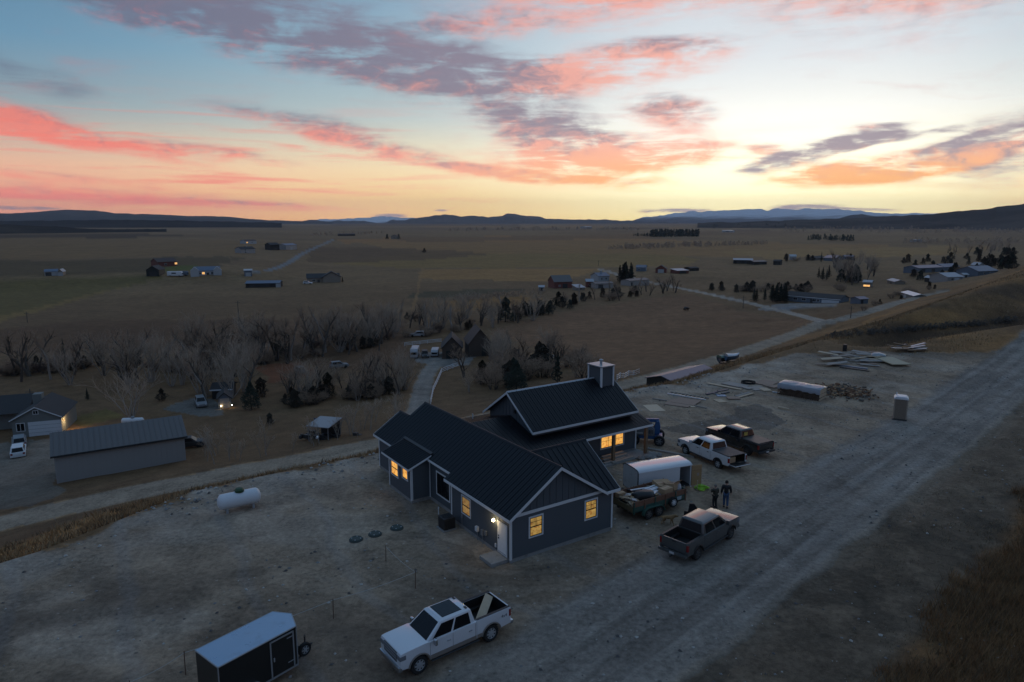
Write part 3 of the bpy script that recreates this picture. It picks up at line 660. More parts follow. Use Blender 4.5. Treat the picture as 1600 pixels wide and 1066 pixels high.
def lap_boards(W, L, z0, z1, e=0.178):
    mb = MB(); mb.hexa([W.P(0, .001, 0), W.P(L, .001, 0), W.P(L, .022, 0), W.P(0, .022, 0), W.P(0, .001, e), W.P(L, .001, e), W.P(L, .007, e), W.P(0, .007, e)])
    first = None; z = z0; k = 0
    while z < z1 - .05:
        if first is None: first = mb.build('siding_board', M['siding'], house); first.location = (0, 0, z)
        else: link_copy(first, loc=(0, 0, z), parent=house)
        z += e
def corner_board(W, a, z0, z1, w=.13):
    mb = MB(); W.box(mb, a - w / 2, a + w / 2, .0225, .045, z0, z1); return mb.build('corner_board', M['trim'], house)
def foundation(W, L):
    mb = MB(); W.box(mb, -.0, L, -.2, -.012, -.3, .26); mb.build('foundation', M['concrete'], house)
def window(W, a0, a1, z0, z1, pane, munt=(1, 1), wide=.09, mid=True):
    mb = MB(); o0, o1 = .0225, .055
    W.box(mb, a0, a0 + wide, o0, o1, z0, z1); W.box(mb, a1 - wide, a1, o0, o1, z0, z1); W.box(mb, a0 + wide, a1 - wide, o0, o1, z0, z0 + wide); W.box(mb, a0 + wide, a1 - wide, o0, o1, z1 - wide, z1)
    w = mb.build('window', M['trim'], house)
    b0, b1, c0, c1 = a0 + wide, a1 - wide, z0 + wide, z1 - wide
    mb = MB(); t = .045
    for q in ((b0, b0 + t, c0, c1), (b1 - t, b1, c0, c1), (b0 + t, b1 - t, c0, c0 + t), (b0 + t, b1 - t, c1 - t, c1)): W.box(mb, q[0], q[1], .024, .046, q[2], q[3])
    if mid: W.box(mb, b0 + t, b1 - t, .024, .049, (c0 + c1) / 2 - .03, (c0 + c1) / 2 + .03)
    mb.build('sash', M['black'], w)
    cz = (c0 + c1) / 2
    for k in range(munt[0]):
        x = b0 + (b1 - b0) * (k + 1) / (munt[0] + 1); mb = MB(); W.box(mb, x - .012, x + .012, .026, .040, cz if mid else c0, c1); mb.build('muntin', M['black'], w)
    for k in range(munt[1]):
        z = (cz if mid else c0) + (c1 - (cz if mid else c0)) * (k + 1) / (munt[1] + 1); mb = MB(); W.box(mb, b0, b1, .027, .0405, z - .012, z + .012); mb.build('muntin', M['black'], w)
    mb = MB(); W.box(mb, b0, b1, .0222, .030, c0, c1); mb.build('pane', pane, w)
    return w
WF = Wall((0, 0, 0), (1, 0, 0), (0, -1, 0)); WL = Wall((0, 0, 0), (0, 1, 0), (-1, 0, 0)); WR = Wall((.45, 6.75, 0), (0, 1, 0), (-1, 0, 0))
WBr = Wall((-.95, 10.62, 0), (1, 0, 0), (0, -1, 0)); WBl = Wall((-.95, 10.62, 0), (0, 1, 0), (-1, 0, 0)); WFar = Wall((0, 14.22, 0), (0, 1, 0), (-1, 0, 0))
WBb = Wall((-.95, 14.22, 0), (1, 0, 0), (0, 1, 0)); WEnd = Wall((0, 18.25, 0), (1, 0, 0), (0, 1, 0)); WRt = Wall((7.57, 0, 0), (0, 1, 0), (1, 0, 0))
WG = Wall((6.7, 10.1, 0), (1, 0, 0), (0, -1, 0)); WGr = Wall((19.4, 10.1, 0), (0, 1, 0), (1, 0, 0)); WGb = Wall((6.7, 16.3, 0), (1, 0, 0), (0, 1, 0)); WM = Wall((6.7, 6.3, 0), (0, 1, 0), (1, 0, 0))
WRet = Wall((0, 6.75, 0), (1, 0, 0), (0, 1, 0))
for W, L, z1 in ((WF, 7.57, 2.72), (WL, 6.75, 2.72), (WR, 3.87, 2.95), (WBr, 1.4, 2.62), (WBl, 3.6, 2.5), (WFar, 4.03, 2.72), (WBb, .95, 2.5), (WEnd, 4.2, 2.72), (WRt, 6.3, 2.72), (WG, 12.7, 2.75), (WGr, 6.2, 2.75), (WGb, 12.7, 2.75), (WM, 3.8, 2.72), (WRet, .45, 2.72)):
    core_wall(W, L, .26, z1); lap_boards(W, L, .26, z1); foundation(W, L)
for W, L, a, z1 in ((WF, 0, .02, 2.72), (WF, 0, 7.55, 2.72), (WL, 0, -.02, 2.72), (WL, 0, 6.69, 2.72), (WR, 0, 3.82, 2.95), (WBr, 0, .02, 2.5), (WBl, 0, .02, 2.5), (WBl, 0, 3.56, 2.45), (WFar, 0, .06, 2.6), (WFar, 0, 3.98, 2.72), (WG, 0, 12.66, 2.66), (WGr, 0, .02, 2.66), (WRt, 0, .02, 2.72)):
    corner_board(W, a, .2, z1)
# gables: board and batten
def gable(W, a0, a1, apexa, z0, za, spacing=.46, out=.0):
    mb = MB(); mb.add([W.P(a0, out, z0), W.P(a1, out, z0), W.P(apexa, out, za), W.P(a0, out - .1, z0), W.P(a1, out - .1, z0), W.P(apexa, out - .1, za)], [(0, 1, 2), (5, 4, 3), (0, 3, 4, 1), (1, 4, 5, 2), (2, 5, 3, 0)])
    mb.build('gable_wall', M['batten'], house)
    a = a0 + spacing
    while a < a1 - .2:
        z = z0 + (za - z0) * ((a - a0) / (apexa - a0) if a < apexa else (a1 - a) / (a1 - apexa))
        mb = MB(); W.box(mb, a - .025, a + .025, out + .001, out + .028, z0, z - .06); mb.build('batten', M['batten'], house); a += spacing
gable(WF, .0, 6.72, 3.34, 2.72, 4.98)
mb = MB(); WF.box(mb, .1, 6.8, .03, .06, 2.68, 2.86); mb.build('frieze_board', M['trim'], house)
# upper great-room walls
UG = Wall((8.9, 10.15, 0), (1, 0, 0), (0, -1, 0)); UL = Wall((8.9, 10.15, 0), (0, 1, 0), (-1, 0, 0)); UR_ = Wall((18.9, 10.15, 0), (0, 1, 0), (1, 0, 0))
for W, L in ((UG, 10.0), (UL, 6.1), (UR_, 6.1), (Wall((8.9, 16.25, 0), (1, 0, 0), (0, 1, 0)), 10.0)):
    mb = MB(); W.box(mb, 0, L, -.1, 0, 2.6, 3.85); mb.build('wall', M['batten'], house)
gable(UL, 0, 6.1, 3.05, 3.85, 5.86); gable(UR_, 0, 6.1, 3.05, 3.85, 5.86)
mb = MB(); UL.box(mb, 2.3, 2.5, .001, .12, 4.35, 4.6); mb.build('gable_light', M['black'], house)
# ---- roofs: standing-seam panels
def roof(e0, e1, r0, r1, pw=.42, th=.035, clip=None):
    """eave corners e0,e1 and ridge corners r0,r1 (e0-r0 and e1-r1 parallel): a row of seamed panels"""
    e0, e1, r0, r1 = [np.array(p, float) for p in (e0, e1, r0, r1)]
    L = np.linalg.norm(e1 - e0); n = max(1, int(round(L / pw))); d = (e1 - e0) / L; up = r0 - e0; nor = np.cross(d, up); nor /= np.linalg.norm(nor)
    if nor[2] < 0: nor = -nor
    w = L / n; mb = MB()
    mb.slab([e0, e0 + d * (w - .0005), r0 + d * (w - .0005), r0], nor, th)
    for q in (0.012,):
        a = e0 + d * q; b = r0 + d * q; mb.hexa([tuple(p) for p in (a, a + d * .03, b + d * .03, b)] + [tuple(p + nor * .032) for p in (a, a + d * .026, b + d * .026, b)])
    mb2 = w / 2; a = e0 + d * mb2; b = r0 + d * mb2; mb.hexa([tuple(p) for p in (a, a + d * .02, b + d * .02, b)] + [tuple(p + nor * .012) for p in (a, a + d * .018, b + d * .018, b)])
    f = mb.build('roof_panel', M['roof'], house)
    for k in range(1, n):
        o = link_copy(f, loc=tuple(d * w * k), parent=house)
def board(p, q, h, t, nrm, mat=None, name='fascia_board'):
    p, q, nrm = np.array(p, float), np.array(q, float), np.array(nrm, float); up = np.array((0, 0, 1.0)); mb = MB()
    mb.hexa([tuple(x) for x in (p - up * h, q - up * h, q - up * h + nrm * t, p - up * h + nrm * t, p, q, q + nrm * t, p + nrm * t)]); return mb.build(name, mat or M['trim'], house)
SL = .655; ZR = 5.1
def zl(x): return ZR - SL * abs(3.34 - x)
# long wing
roof((-.25, -.3, zl(-.25)), (-.25, 7.25, zl(-.25)), (3.34, -.3, ZR), (3.34, 7.25, ZR))
roof((.2, 7.25, zl(.2) + .0), (.2, 16.9, zl(.2)), (3.34, 7.25, ZR), (3.34, 16.9, ZR))
roof((6.93, -.3, zl(6.93)), (6.93, 16.9, zl(6.93)), (3.34, -.3, ZR), (3.34, 16.9, ZR))
zf = zl(-.3); z2 = zl(2.0)
roof((-.3, 14.3, zf), (-.3, 16.9, zf), (.2, 14.3, zl(.2)), (.2, 16.9, zl(.2)))
roof((-.3, 16.9, zf), (-.3, 18.6, zf), (2.0, 16.9, z2), (2.0, 18.6, z2))
roof((4.3, 16.9, z2 - SL * 2.3), (4.3, 18.6, z2 - SL * 2.3), (2.0, 16.9, z2), (2.0, 18.6, z2))
# cross gable to the right
YC = 3.05
for k in range(11):
    xa = 3.4 + k * (7.93 - 3.4) / 11; xb = 3.4 + (k + 1) * (7.93 - 3.4) / 11 - .0005
    def yv(x): return max(-.3, (zl(x) - 2.80) / .663 - .3 - .06)
    pa, pb = (xa, yv(xa), 2.80 + .663 * (yv(xa) + .3)), (xb, yv(xb), 2.80 + .663 * (yv(xb) + .3)); ra, rb = (xa, YC, 5.02), (xb, YC, 5.02)
    mb = MB(); nr_ = np.array((0, -.553, .833)); mb.slab([pa, pb, rb, ra], nr_, .035)
    if k and YC - pa[1] > .2:
        q = (xa + .03, pa[1], pa[2]); r_ = (xa + .03, YC, 5.02); mb.hexa([pa, q, r_, ra] + [tuple(np.array(p) + nr_ * .032) for p in (pa, q, r_, ra)])
    mb.build('roof_panel', M['roof'], house)
roof((3.4, 6.4, 2.80), (7.93, 6.4, 2.80), (3.4, YC, 5.02), (7.93, YC, 5.02))
gable(WRt, 0, 6.2, YC, 2.72, 4.9)
# bump-out shed roof
roof((-1.3, 10.35, 2.60), (-1.3, 14.75, 2.60), (.55, 10.35, 3.32), (.55, 14.75, 3.32), .30)
mb = MB(); mb.hexa([(.40, 10.35, 3.20), (.62, 10.35, 3.20), (.62, 14.75, 3.20), (.40, 14.75, 3.20), (.40, 10.35, 3.34), (.60, 10.35, 3.42), (.60, 14.75, 3.42), (.40, 14.75, 3.34)]); mb.build('roof_flashing', M['dark'], house)
board((-1.3, 10.35, 2.58), (-1.3, 14.75, 2.58), .13, .025, (-1, 0, 0)); board((-1.3, 10.35, 2.58), (.45, 10.35, 3.26), .13, .025, (0, -1, 0), name='rake_board')
mb = MB(); mb.add([(-.95, 10.62, 2.45), (.45, 10.62, 2.45), (.45, 10.62, 3.2), (-.95, 10.62, 2.68), (-.95, 10.7, 2.45), (.45, 10.7, 2.45), (.45, 10.7, 3.2), (-.95, 10.7, 2.68)], [(0, 1, 2, 3), (7, 6, 5, 4), (0, 4, 5, 1), (1, 5, 6, 2), (2, 6, 7, 3), (3, 7, 4, 0)]); mb.build('wall', M['siding'], house)
# fascias and rakes of the long wing
board((-.25, -.3, zl(-.25) - .01), (-.25, 7.25, zl(-.25) - .01), .17, .03, (-1, 0, 0)); board((.2, 7.25, zl(.2) - .01), (.2, 10.4, zl(.2) - .01), .15, .03, (-1, 0, 0)); board((-.3, 14.3, zf - .01), (-.3, 18.6, zf - .01), .15, .03, (-1, 0, 0))
board((-.25, -.3, zl(-.25)), (3.34, -.3, ZR), .19, .03, (0, -1, 0), name='rake_board'); board((3.34, -.3, ZR), (6.95, -.3, zl(6.95)), .19, .03, (0, -1, 0), name='rake_board')
board((6.85, -.3, 2.79), (7.95, -.3, 2.79), .17, .032, (0, -1, 0)); board((7.93, -.3, 2.79), (7.93, YC, 5.0), .16, .03, (1, 0, 0), name='rake_board'); board((7.93, YC, 5.0), (7.93, 6.4, 2.79), .16, .03, (1, 0, 0), name='rake_board')
board((-.3, 18.6, zf), (2.0, 18.6, z2), .16, .03, (0, 1, 0), name='rake_board')
board((.25, 16.9, zl(.25)), (3.34, 16.9, ZR), .16, .03, (0, 1, 0), name='rake_board', mat=M['dark']); board((3.34, 16.9, ZR), (6.9, 16.9, zl(6.9)), .16, .03, (0, 1, 0), name='rake_board', mat=M['dark'])
for a, b in (((3.34, -.3, ZR + .005), (3.34, 16.9, ZR + .005)), ((2.0, 16.9, z2 + .005), (2.0, 18.6, z2 + .005))):
    mb = MB(); mb.hexa([(a[0] - .12, a[1], a[2] - .07), (a[0] + .12, a[1], a[2] - .07), (b[0] + .12, b[1], b[2] - .07), (b[0] - .12, b[1], b[2] - .07), (a[0] - .02, a[1], a[2] + .045), (a[0] + .02, a[1], a[2] + .045), (b[0] + .02, b[1], b[2] + .045), (b[0] - .02, b[1], b[2] + .045)]); mb.build('ridge_cap', M['roof'], house)
mb = MB(); mb.hexa([(3.4, YC - .12, 4.96), (7.93, YC - .12, 4.96), (7.93, YC + .12, 4.96), (3.4, YC + .12, 4.96), (3.4, YC - .02, 5.07), (7.93, YC - .02, 5.07), (7.93, YC + .02, 5.07), (3.4, YC + .02, 5.07)]); mb.build('ridge_cap', M['roof'], house)
# great room: low roof and tall gable
roof((4.2, 8.6, 2.62), (19.85, 8.6, 2.62), (4.2, 13.2, 4.02), (19.85, 13.2, 4.02), .36)
roof((4.2, 18.4, 2.70), (19.85, 18.4, 2.70), (4.2, 13.2, 4.02), (19.85, 13.2, 4.02), .45)
board((12.0, 8.6, 2.61), (19.85, 8.6, 2.61), .17, .03, (0, -1, 0)); board((19.85, 8.6, 2.61), (19.85, 13.2, 4.01), .16, .03, (1, 0, 0), name='rake_board', mat=M['dark'])
roof((8.5, 9.7, 3.60), (19.2, 9.7, 3.60), (8.5, 13.2, 5.95), (19.2, 13.2, 5.95))
roof((8.5, 16.7, 3.60), (19.2, 16.7, 3.60), (8.5, 13.2, 5.95), (19.2, 13.2, 5.95))
board((8.5, 9.7, 3.59), (19.2, 9.7, 3.59), .17, .03, (0, -1, 0)); board((8.5, 9.7, 3.6), (8.5, 13.2, 5.95), .18, .03, (-1, 0, 0), name='rake_board'); board((8.5, 13.2, 5.95), (8.5, 16.7, 3.6), .18, .03, (-1, 0, 0), name='rake_board')
board((19.2, 9.7, 3.6), (19.2, 13.2, 5.95), .16, .03, (1, 0, 0), name='rake_board'); board((19.2, 13.2, 5.95), (19.2, 16.7, 3.6), .16, .03, (1, 0, 0), name='rake_board')
mb = MB(); mb.hexa([(8.5, 13.1, 5.90), (19.2, 13.1, 5.90), (19.2, 13.3, 5.90), (8.5, 13.3, 5.90), (8.5, 13.18, 6.0), (19.2, 13.18, 6.0), (19.2, 13.22, 6.0), (8.5, 13.22, 6.0)]); mb.build('ridge_cap', M['galv'], house)
mb = MB(); mb.box((8.6, 9.73, 3.40), (19.1, 10.15, 3.43)); mb.build('soffit', M['dark'], house)
# chimney
ch = MB().box((17.35, 12.25, 4.6), (18.65, 13.85, 6.98)).build('chimney', M['batten'], house)
for x, y in ((17.35, 12.25), (18.65, 12.25), (18.65, 13.85), (17.35, 13.85)): MB().box((x - .07, y - .07, 4.6), (x + .07, y + .07, 6.98)).build('corner_board', M['trim'], ch)
MB().box((17.22, 12.12, 6.98), (18.78, 13.98, 7.06)).build('chimney_cap', M['galv'], ch)
fl = MB(); fl.lathe([(.11, 7.06), (.11, 7.36), (.17, 7.36), (.17, 7.44), (.05, 7.5)], 12, (18.0, 13.05, 0)); fl.build('flue', M['galv'], ch)
# windows and door
window(WF, 1.22, 2.26, 1.18, 2.48, M['lit']); window(WF, 5.33, 6.37, 1.18, 2.48, M['lit'])
window(WL, 4.28, 5.42, 1.05, 2.30, M['lit_dim'], (0, 0)); window(WR, .95, 2.85, .75, 2.42, M['glassdark'], (2, 0), mid=False)
window(WBl, 2.0, 3.28, 1.12, 2.36, M['lit_great'], (0, 0)); window(WBl, .45, 1.42, 1.42, 2.38, M['lit_great'], (0, 0), mid=False)
window(WG, 8.75, 11.35, .80, 2.10, M['lit_great'], (2, 1), mid=False)
door = MB(); WL.box(door, .27, 1.27, .0225, .05, .24, 2.16); door = door.build('door', M['trim'], house)
mb = MB(); WL.box(mb, .36, 1.18, .05, .062, .30, 2.08); mb.build('door_leaf', pmat('white_door', (.70, .71, .72), .5), door)
mb = MB(); WL.box(mb, 1.08, 1.14, .062, .10, 1.10, 1.18); WL.box(mb, 1.08, 1.14, .062, .10, 1.26, 1.32); mb.build('handle', M['black'], door)
mb = MB(); WL.box(mb, .38, 1.16, .0622, .068, .34, .36); mb.build('threshold', M['dark'], door)
MB().box((-1.12, .2, -.05), (-.03, 1.5, .2)).build('door_step', M['concrete'], house, .015)
# porch lamp (lit), meters, outlet
lm = MB(); WL.box(lm, 1.47, 1.55, .0225, .1, 2.02, 2.16); lm = lm.build('wall_lamp', M['black'], house)
mlamp = bpy.data.materials.new('lamp_glass'); mlamp.use_nodes = True; bb = mlamp.node_tree.nodes['Principled BSDF']; bb.inputs['Emission Color'].default_value = (1, .80, .42, 1); bb.inputs['Emission Strength'].default_value = 28
MB().lathe([(.02, -.09), (.075, -.05), (.085, 0), (.06, .07), (.02, .09)], 10, (-.16, 1.51, 2.07)).build('lamp_globe', mlamp, lm, smooth=True)
pl = bpy.data.lights.new('lamp_light', 'POINT'); plo = bpy.data.objects.new('lamp_light', pl); COL.objects.link(plo); plo.parent = house; plo.location = (-.42, 1.51, 2.02); pl.energy = 9; pl.color = (1, .75, .42); pl.shadow_soft_size = .1
for a, z0, z1, w, d, m in ((3.45, .62, .92, .26, .16, 'white'), (2.84, .60, .95, .22, .14, 'greymetal'), (2.5, .72, 1.0, .18, .12, 'greymetal'), (5.31, .75, .98, .12, .08, 'greymetal'), (1.45, .42, .64, .14, .06, 'white')):
    mb = MB(); WL.box(mb, a - w / 2, a + w / 2, .023, .023 + d, z0, z1); mb.build('utility_box', M[m], house, .01)
for a, z in ((2.84, .62), (3.45, .62), (5.31, .75)):
    MB().tube([WL.P(a, .07, z), WL.P(a, .07, 0)], .025).build('conduit', M['greymetal'], house)
# porch
MB().box((12.6, 8.45, -.1), (19.5, 10.05, .14)).build('porch_slab', M['concrete'], house)
for x in (11.9, 15.75, 19.3): MB().box((x - .11, 8.72, .10), (x + .11, 8.94, 2.50)).build('porch_post', M['wood'], house)
MB().box((11.6, 8.74, 2.36), (19.6, 8.92, 2.52)).build('porch_beam', M['wood'], house)
MB().tube([(7.1, 16.0, 2.4), (7.1, 16.0, 3.75)], .05).build('vent_pipe', M['trim'], house)
for x, y, z in ((4.9, 6.6, 3.3), (7.9, 11.6, 3.5)): MB().tube([(x, y, z), (x, y, z + .55)], .05).build('vent_pipe', M['black'], house)
# roof is closed below so that no light leaks through
# ------------------------------------------------------------------ vehicles
def arc(cx, cz, r, a0, a1, n=9): return [(cx + r * math.cos(R_(a0 + (a1 - a0) * k / n)), cz + r * math.sin(R_(a0 + (a1 - a0) * k / n))) for k in range(n + 1)]
def wheel(parent, x, y, r, w, rimcol, side, name='wheel', spokes=6, z=None):
    mb = MB(); mb.lathe([(r * .60, -w / 2 + .02), (r * .92, -w / 2), (r * .985, -w * .36), (r, -w * .2), (r, w * .2), (r * .985, w * .36), (r * .92, w / 2), (r * .60, w / 2 - .02)], 22, (0, 0, 0), 1)
    for k in range(22):      # tread lugs
        a = 2 * math.pi * k / 22; c, s = math.cos(a), math.sin(a); c2, s2 = math.cos(a + .12), math.sin(a + .12)
        R0, R1 = r * .985, r * 1.02
        mb.hexa([(c * R0, -w * .4, s * R0), (c2 * R0, -w * .4, s2 * R0), (c2 * R0, w * .4, s2 * R0), (c * R0, w * .4, s * R0), (c * R1, -w * .38, s * R1), (c2 * R1, -w * .38, s2 * R1), (c2 * R1, w * .38, s2 * R1), (c * R1, w * .38, s * R1)])
    o = mb.build(name, M['rubber'], parent, smooth=False); o.location = (x, y, r if z is None else z)
    mb = MB(); q = side * w * .5
    mb.lathe([(r * .62, q - side * .03), (r * .60, q + side * .0), (r * .54, q - side * .05), (r * .30, q - side * .07), (.02, q - side * .07)], 22, (0, 0, 0), 1)
    for k in range(spokes):
        a = 2 * math.pi * k / spokes; c, s = math.cos(a), math.sin(a); t = .055 * r / .4
        mb.hexa([(c * .05 - s * t, q - side * .06, s * .05 + c * t), (c * .05 + s * t, q - side * .06, s * .05 - c * t), (c * r * .56 + s * t * .7, q - side * .06, s * r * .56 - c * t * .7), (c * r * .56 - s * t * .7, q - side * .06, s * r * .56 + c * t * .7),
                 (c * .05 - s * t, q - side * .005, s * .05 + c * t), (c * .05 + s * t, q - side * .005, s * .05 - c * t), (c * r * .56 + s * t * .7, q - side * .015, s * r * .56 - c * t * .7), (c * r * .56 - s * t * .7, q - side * .015, s * r * .56 + c * t * .7)])
    mb.lathe([(r * .17, q - side * .06), (r * .16, q + side * .02), (.01, q + side * .025)], 12, (0, 0, 0), 1)
    mb.build('rim', rimcol, o)
    return o
def bil(q, s, t): return q[0] * (1 - s) * (1 - t) + q[1] * s * (1 - t) + q[2] * s * t + q[3] * (1 - s) * t
def pane(name, q, s0, s1, t0, t1, parent, mat, out=.006, sub=None):
    q = [np.array(p, float) for p in q]; P = [bil(q, s0, t0), bil(q, s1, t0), bil(q, s1, t1), bil(q, s0, t1)]
    n = np.cross(P[1] - P[0], P[3] - P[0]); n /= np.linalg.norm(n); c = sum(P) / 4
    if (c - np.array((0, 0, 1.0))) @ n < 0: n = -n
    return MB().slab([p + n * out for p in P], n, .016).build(name, mat, parent)
def pickup(name, label, loc, rz, body, wb=4.1, fo=1.0, ro=1.25, hwid=.99, wr=.42, belt=1.30, hood=1.24, roofz=1.96, bed=2.0, rail=1.36, lower=None, rim=None, chrome=None, tonneau=None, tailgate='up', gfront='bars', opend=False, sun=False, flare=None, group=None, rimsp=6):
    t = thing(name, label, 'pickup truck', loc, rz, group)
    xf, xr = wb / 2, -wb / 2; XF, XR = xf + fo, xr - ro; xb = XR + bed + .06; xw = xf - .42
    rim = rim or M['galv']; chrome = chrome or M['galv']; ar = wr + .10
    low = [(xb, .52), (xf - ar, .52)] + arc(xf, wr, ar, 169, 11) + [(xf + ar, .55), (XF - .04, .60), (XF, .80), (XF, hood - .13), (XF - .05, hood - .03), (XF - .22, hood), (xw, hood + .05), (xw - .12, belt), (xb, belt + .03)]
    MB().prism(low, -hwid, hwid).build('body', body, t, .075, 3, True)
    side = [(XR, .62), (xr - ar, .56)] + arc(xr, wr, ar, 169, 11) + [(xr + ar, .54), (xb - .015, .54), (xb - .015, rail), (XR + .02, rail), (XR, rail - .03)]
    for s in (-1, 1):
        MB().prism(side, s * (hwid - .15), s * hwid).build('bed_side', body, t, .03, 2, True)
        MB().box((xr - .62, s * (hwid - .15), .80), (xr + .62, s * (hwid - .34), 1.02)).build('wheel_well', M['black'], t, .02)
        MB().box((XR + .05, s * (hwid - .155), .8), (xb - .03, s * (hwid - .165), rail - .03)).build('bed_liner', M['black'], t)
        MB().box((XR + .03, s * (hwid - .16), rail), (xb - .03, s * (hwid - .02), rail + .022)).build('bed_rail', M['black'], t)
    MB().box((XR + .04, -hwid + .15, .74), (xb, hwid - .15, .80)).build('bed_floor', M['black'], t)
    MB().box((xb - .06, -hwid + .15, .75), (xb - .01, hwid - .15, rail - .02)).build('bed_front', M['black'], t)
    tgm = MB().box((0, -hwid + .155, 0), (.07, hwid - .155, rail - .72)); tg = tgm.build('tailgate', body, t, .02, 2, True)
    if tailgate == 'up': tg.location = (XR, 0, .72)
    else: tg.location = (XR + .02, 0, .66); tg.rotation_euler = (0, R_(-88), 0)
    MB().box((.0701, -hwid + .17, .03), (.08, hwid - .17, rail - .74)).build('tailgate_liner', M['black'], tg)
    MB().box((.01, -.14, rail - .86), (-.01, .14, rail - .80)).build('handle', M['black'], tg)
    # greenhouse
    wt = hwid - .24; xa, xc = xw - .86, xb + .20; bz = belt - .02; hb = hwid - .07
    B = [(xw, -hb), (xw, hb), (xb + .02, hb), (xb + .02, -hb)]; T = [(xa, -wt), (xa, wt), (xc, wt), (xc, -wt)]
    mb = MB(); mb.hexa([(x, y, bz) for x, y in B] + [(x, y, roofz) for x, y in T]); cab = mb.build('cab', body, t, .075, 3, True)
    mb = MB(); mb.hexa([(x, y * .97, roofz - .03) for x, y in T] + [(xa - .12, -wt + .16, roofz + .045), (xa - .12, wt - .16, roofz + .045), (xc + .12, wt - .16, roofz + .045), (xc + .12, -wt + .16, roofz + .045)]); mb.build('roof', body, t, .05, 3, True)
    G = M['glassdark']
    fr = [(xw, hb, bz), (xw, -hb, bz), (xa, -wt, roofz), (xa, wt, roofz)]; pane('windshield', fr, .06, .94, .04, .93, t, G)
    rr = [(xb + .02, -hb, bz), (xb + .02, hb, bz), (xc, wt, roofz), (xc, -wt, roofz)]; rg = pane('rear_window', rr, .08, .92, .16, .88, t, G)
    for s in (-1, 1):
        sd = [(xw, s * hb, bz), (xb + .02, s * hb, bz), (xc, s * wt, roofz), (xa, s * wt, roofz)]
        pane('side_window', sd, .10, .48, .07, .84, t, G); pane('side_window', sd, .525, .90, .07, .84, t, G)
        L = xw - xb
        for f in (.02, .49, .97):   # door seams
            x = xw - .1 - (L - .1) * f; MB().box((x - .008, s * (hwid + .001), .60), (x + .008, s * (hwid - .02), belt - .02)).build('door_seam', M['black'], t)
        for f in (.44, .90):
            x = xw - .1 - (L - .1) * f; MB().box((x - .0, s * hwid, 1.10), (x + .2, s * (hwid + .035), 1.15)).build('door_handle', chrome, t, .008)
        mb = MB(); mb.box((xw - .40, s * (hb - .02), 1.36), (xw - .34, s * (hwid + .12), 1.41)); mb.build('mirror_arm', M['black'], t)
        MB().box((xw - .44, s * (hwid + .04), 1.28), (xw - .30, s * (hwid + .26), 1.58)).build('mirror', chrome if sun else body, t, .03, 2, True)
        MB().box((xb - .1, s * (hwid - .02), .43), (xf - ar - .05, s * (hwid + .10), .49)).build('running_board', M['dark'], t, .012)
        if lower:
            MB().box((xb + .03, s * hwid, .53), (xf - ar - .04, s * (hwid + .014), .74)).build('rocker_panel', lower, t)
            MB().box((xr + ar + .04, s * hwid, .55), (xb - .03, s * (hwid + .014), .74)).build('rocker_panel', lower, t)
        for xx in (xf, xr):
            P = [(p[0], s * (hwid + .006), p[1]) for p in arc(xx, wr, ar + .02, 172, 8, 12)]
            MB().tube(P, .045, 6).build('wheel_arch', flare or M['black'], t)
            wheel(t, xx, s * (hwid - .15), wr, .29, rim, s, spokes=rimsp)
        MB().box((XF - .30, s * (hwid - .33), hood - .36), (XF + .022, s * (hwid + .010), hood - .13)).build('headlight', pmat('headlight_lens', (.16, .17, .19), .12), t, .02, 2)
        MB().box((XR - .012, s * (hwid - .13), rail - .50), (XR + .12, s * (hwid + .006), rail - .10)).build('taillight', pmat('taillight_red', (.22, .012, .012), .25), t, .012)
    MB().box((XF - .05, -hwid + .36, hood - .56), (XF + .024, hwid - .36, hood - .07)).build('grille', M['black'], t, .02)
    for k in range(3):
        z = hood - .40 + k * .14; MB().box((XF - .0, -hwid + .34, z), (XF + .035, hwid - .34, z + .022)).build('grille_bar', chrome if gfront == 'bars' else body, t, .01)
    MB().box((XF - .12, -hwid - .0, .50), (XF + .09, hwid + .0, .74)).build('front_bumper', chrome, t, .04, 2, True)
    MB().box((XR - .20, -hwid + .02, .52), (XR + .02, hwid - .02, .70)).build('rear_bumper', chrome, t, .03, 2, True)
    MB().box((XR - .215, -.16, .545), (XR - .2, .16, .685)).build('licence_plate', pmat('plate', (.5, .5, .5), .5), t)
    MB().box((XR - .40, -.035, .42), (XR + .1, .035, .49)).build('tow_hitch', M['dark'], t)
    MB().box((XR + .3, -.45, .38), (XF - .3, .45, .56)).build('chassis', M['black'], t)
    MB().box((xa + .02, -wt + .1, roofz - .06), (xa - .0, wt - .1, roofz - .03)).build('wiper', M['black'], t)
    if tonneau: MB().box((XR + .06, -hwid + .09, rail + .022), (xb - .05, hwid - .09, rail + .055)).build('tonneau_cover', tonneau, t, .012)
    if sun:
        MB().box((xa - .22, -wt + .16, roofz + .036), (xc + .42, wt - .16, roofz + .056)).build('sunroof', M['glassdark'], t, .01)
        for s in (-1, 1): MB().box((xc + .12, s * (wt - .32), roofz + .03), (xc + .24, s * (wt - .12), roofz + .055)).build('roof_marker', M['black'], t)
    if opend:
        d = MB(); d.prism([(0, .55), (-1.05, .55), (-1.05, belt), (-.80, belt), (-.72, roofz - .1), (-.42, roofz - .08), (-.02, belt + .05), (0, belt)], 0, .07)
        o = d.build('open_door', M['black'], t); o.location = (xw - .15, hwid - .02, 0); o.rotation_euler = (0, 0, R_(-62))
    return t, (XF, XR, xb, xw, hwid, rail, roofz)
Wt = pmat('truck_white', (.60, .62, .65), .25, noise=.03, nscale=1, coat=.9)
Wt2 = pmat('truck_white_old', (.58, .59, .60), .38, noise=.05, nscale=1.2, coat=.7, dirt=((.22, .19, .16), .5, 1.2, .55))
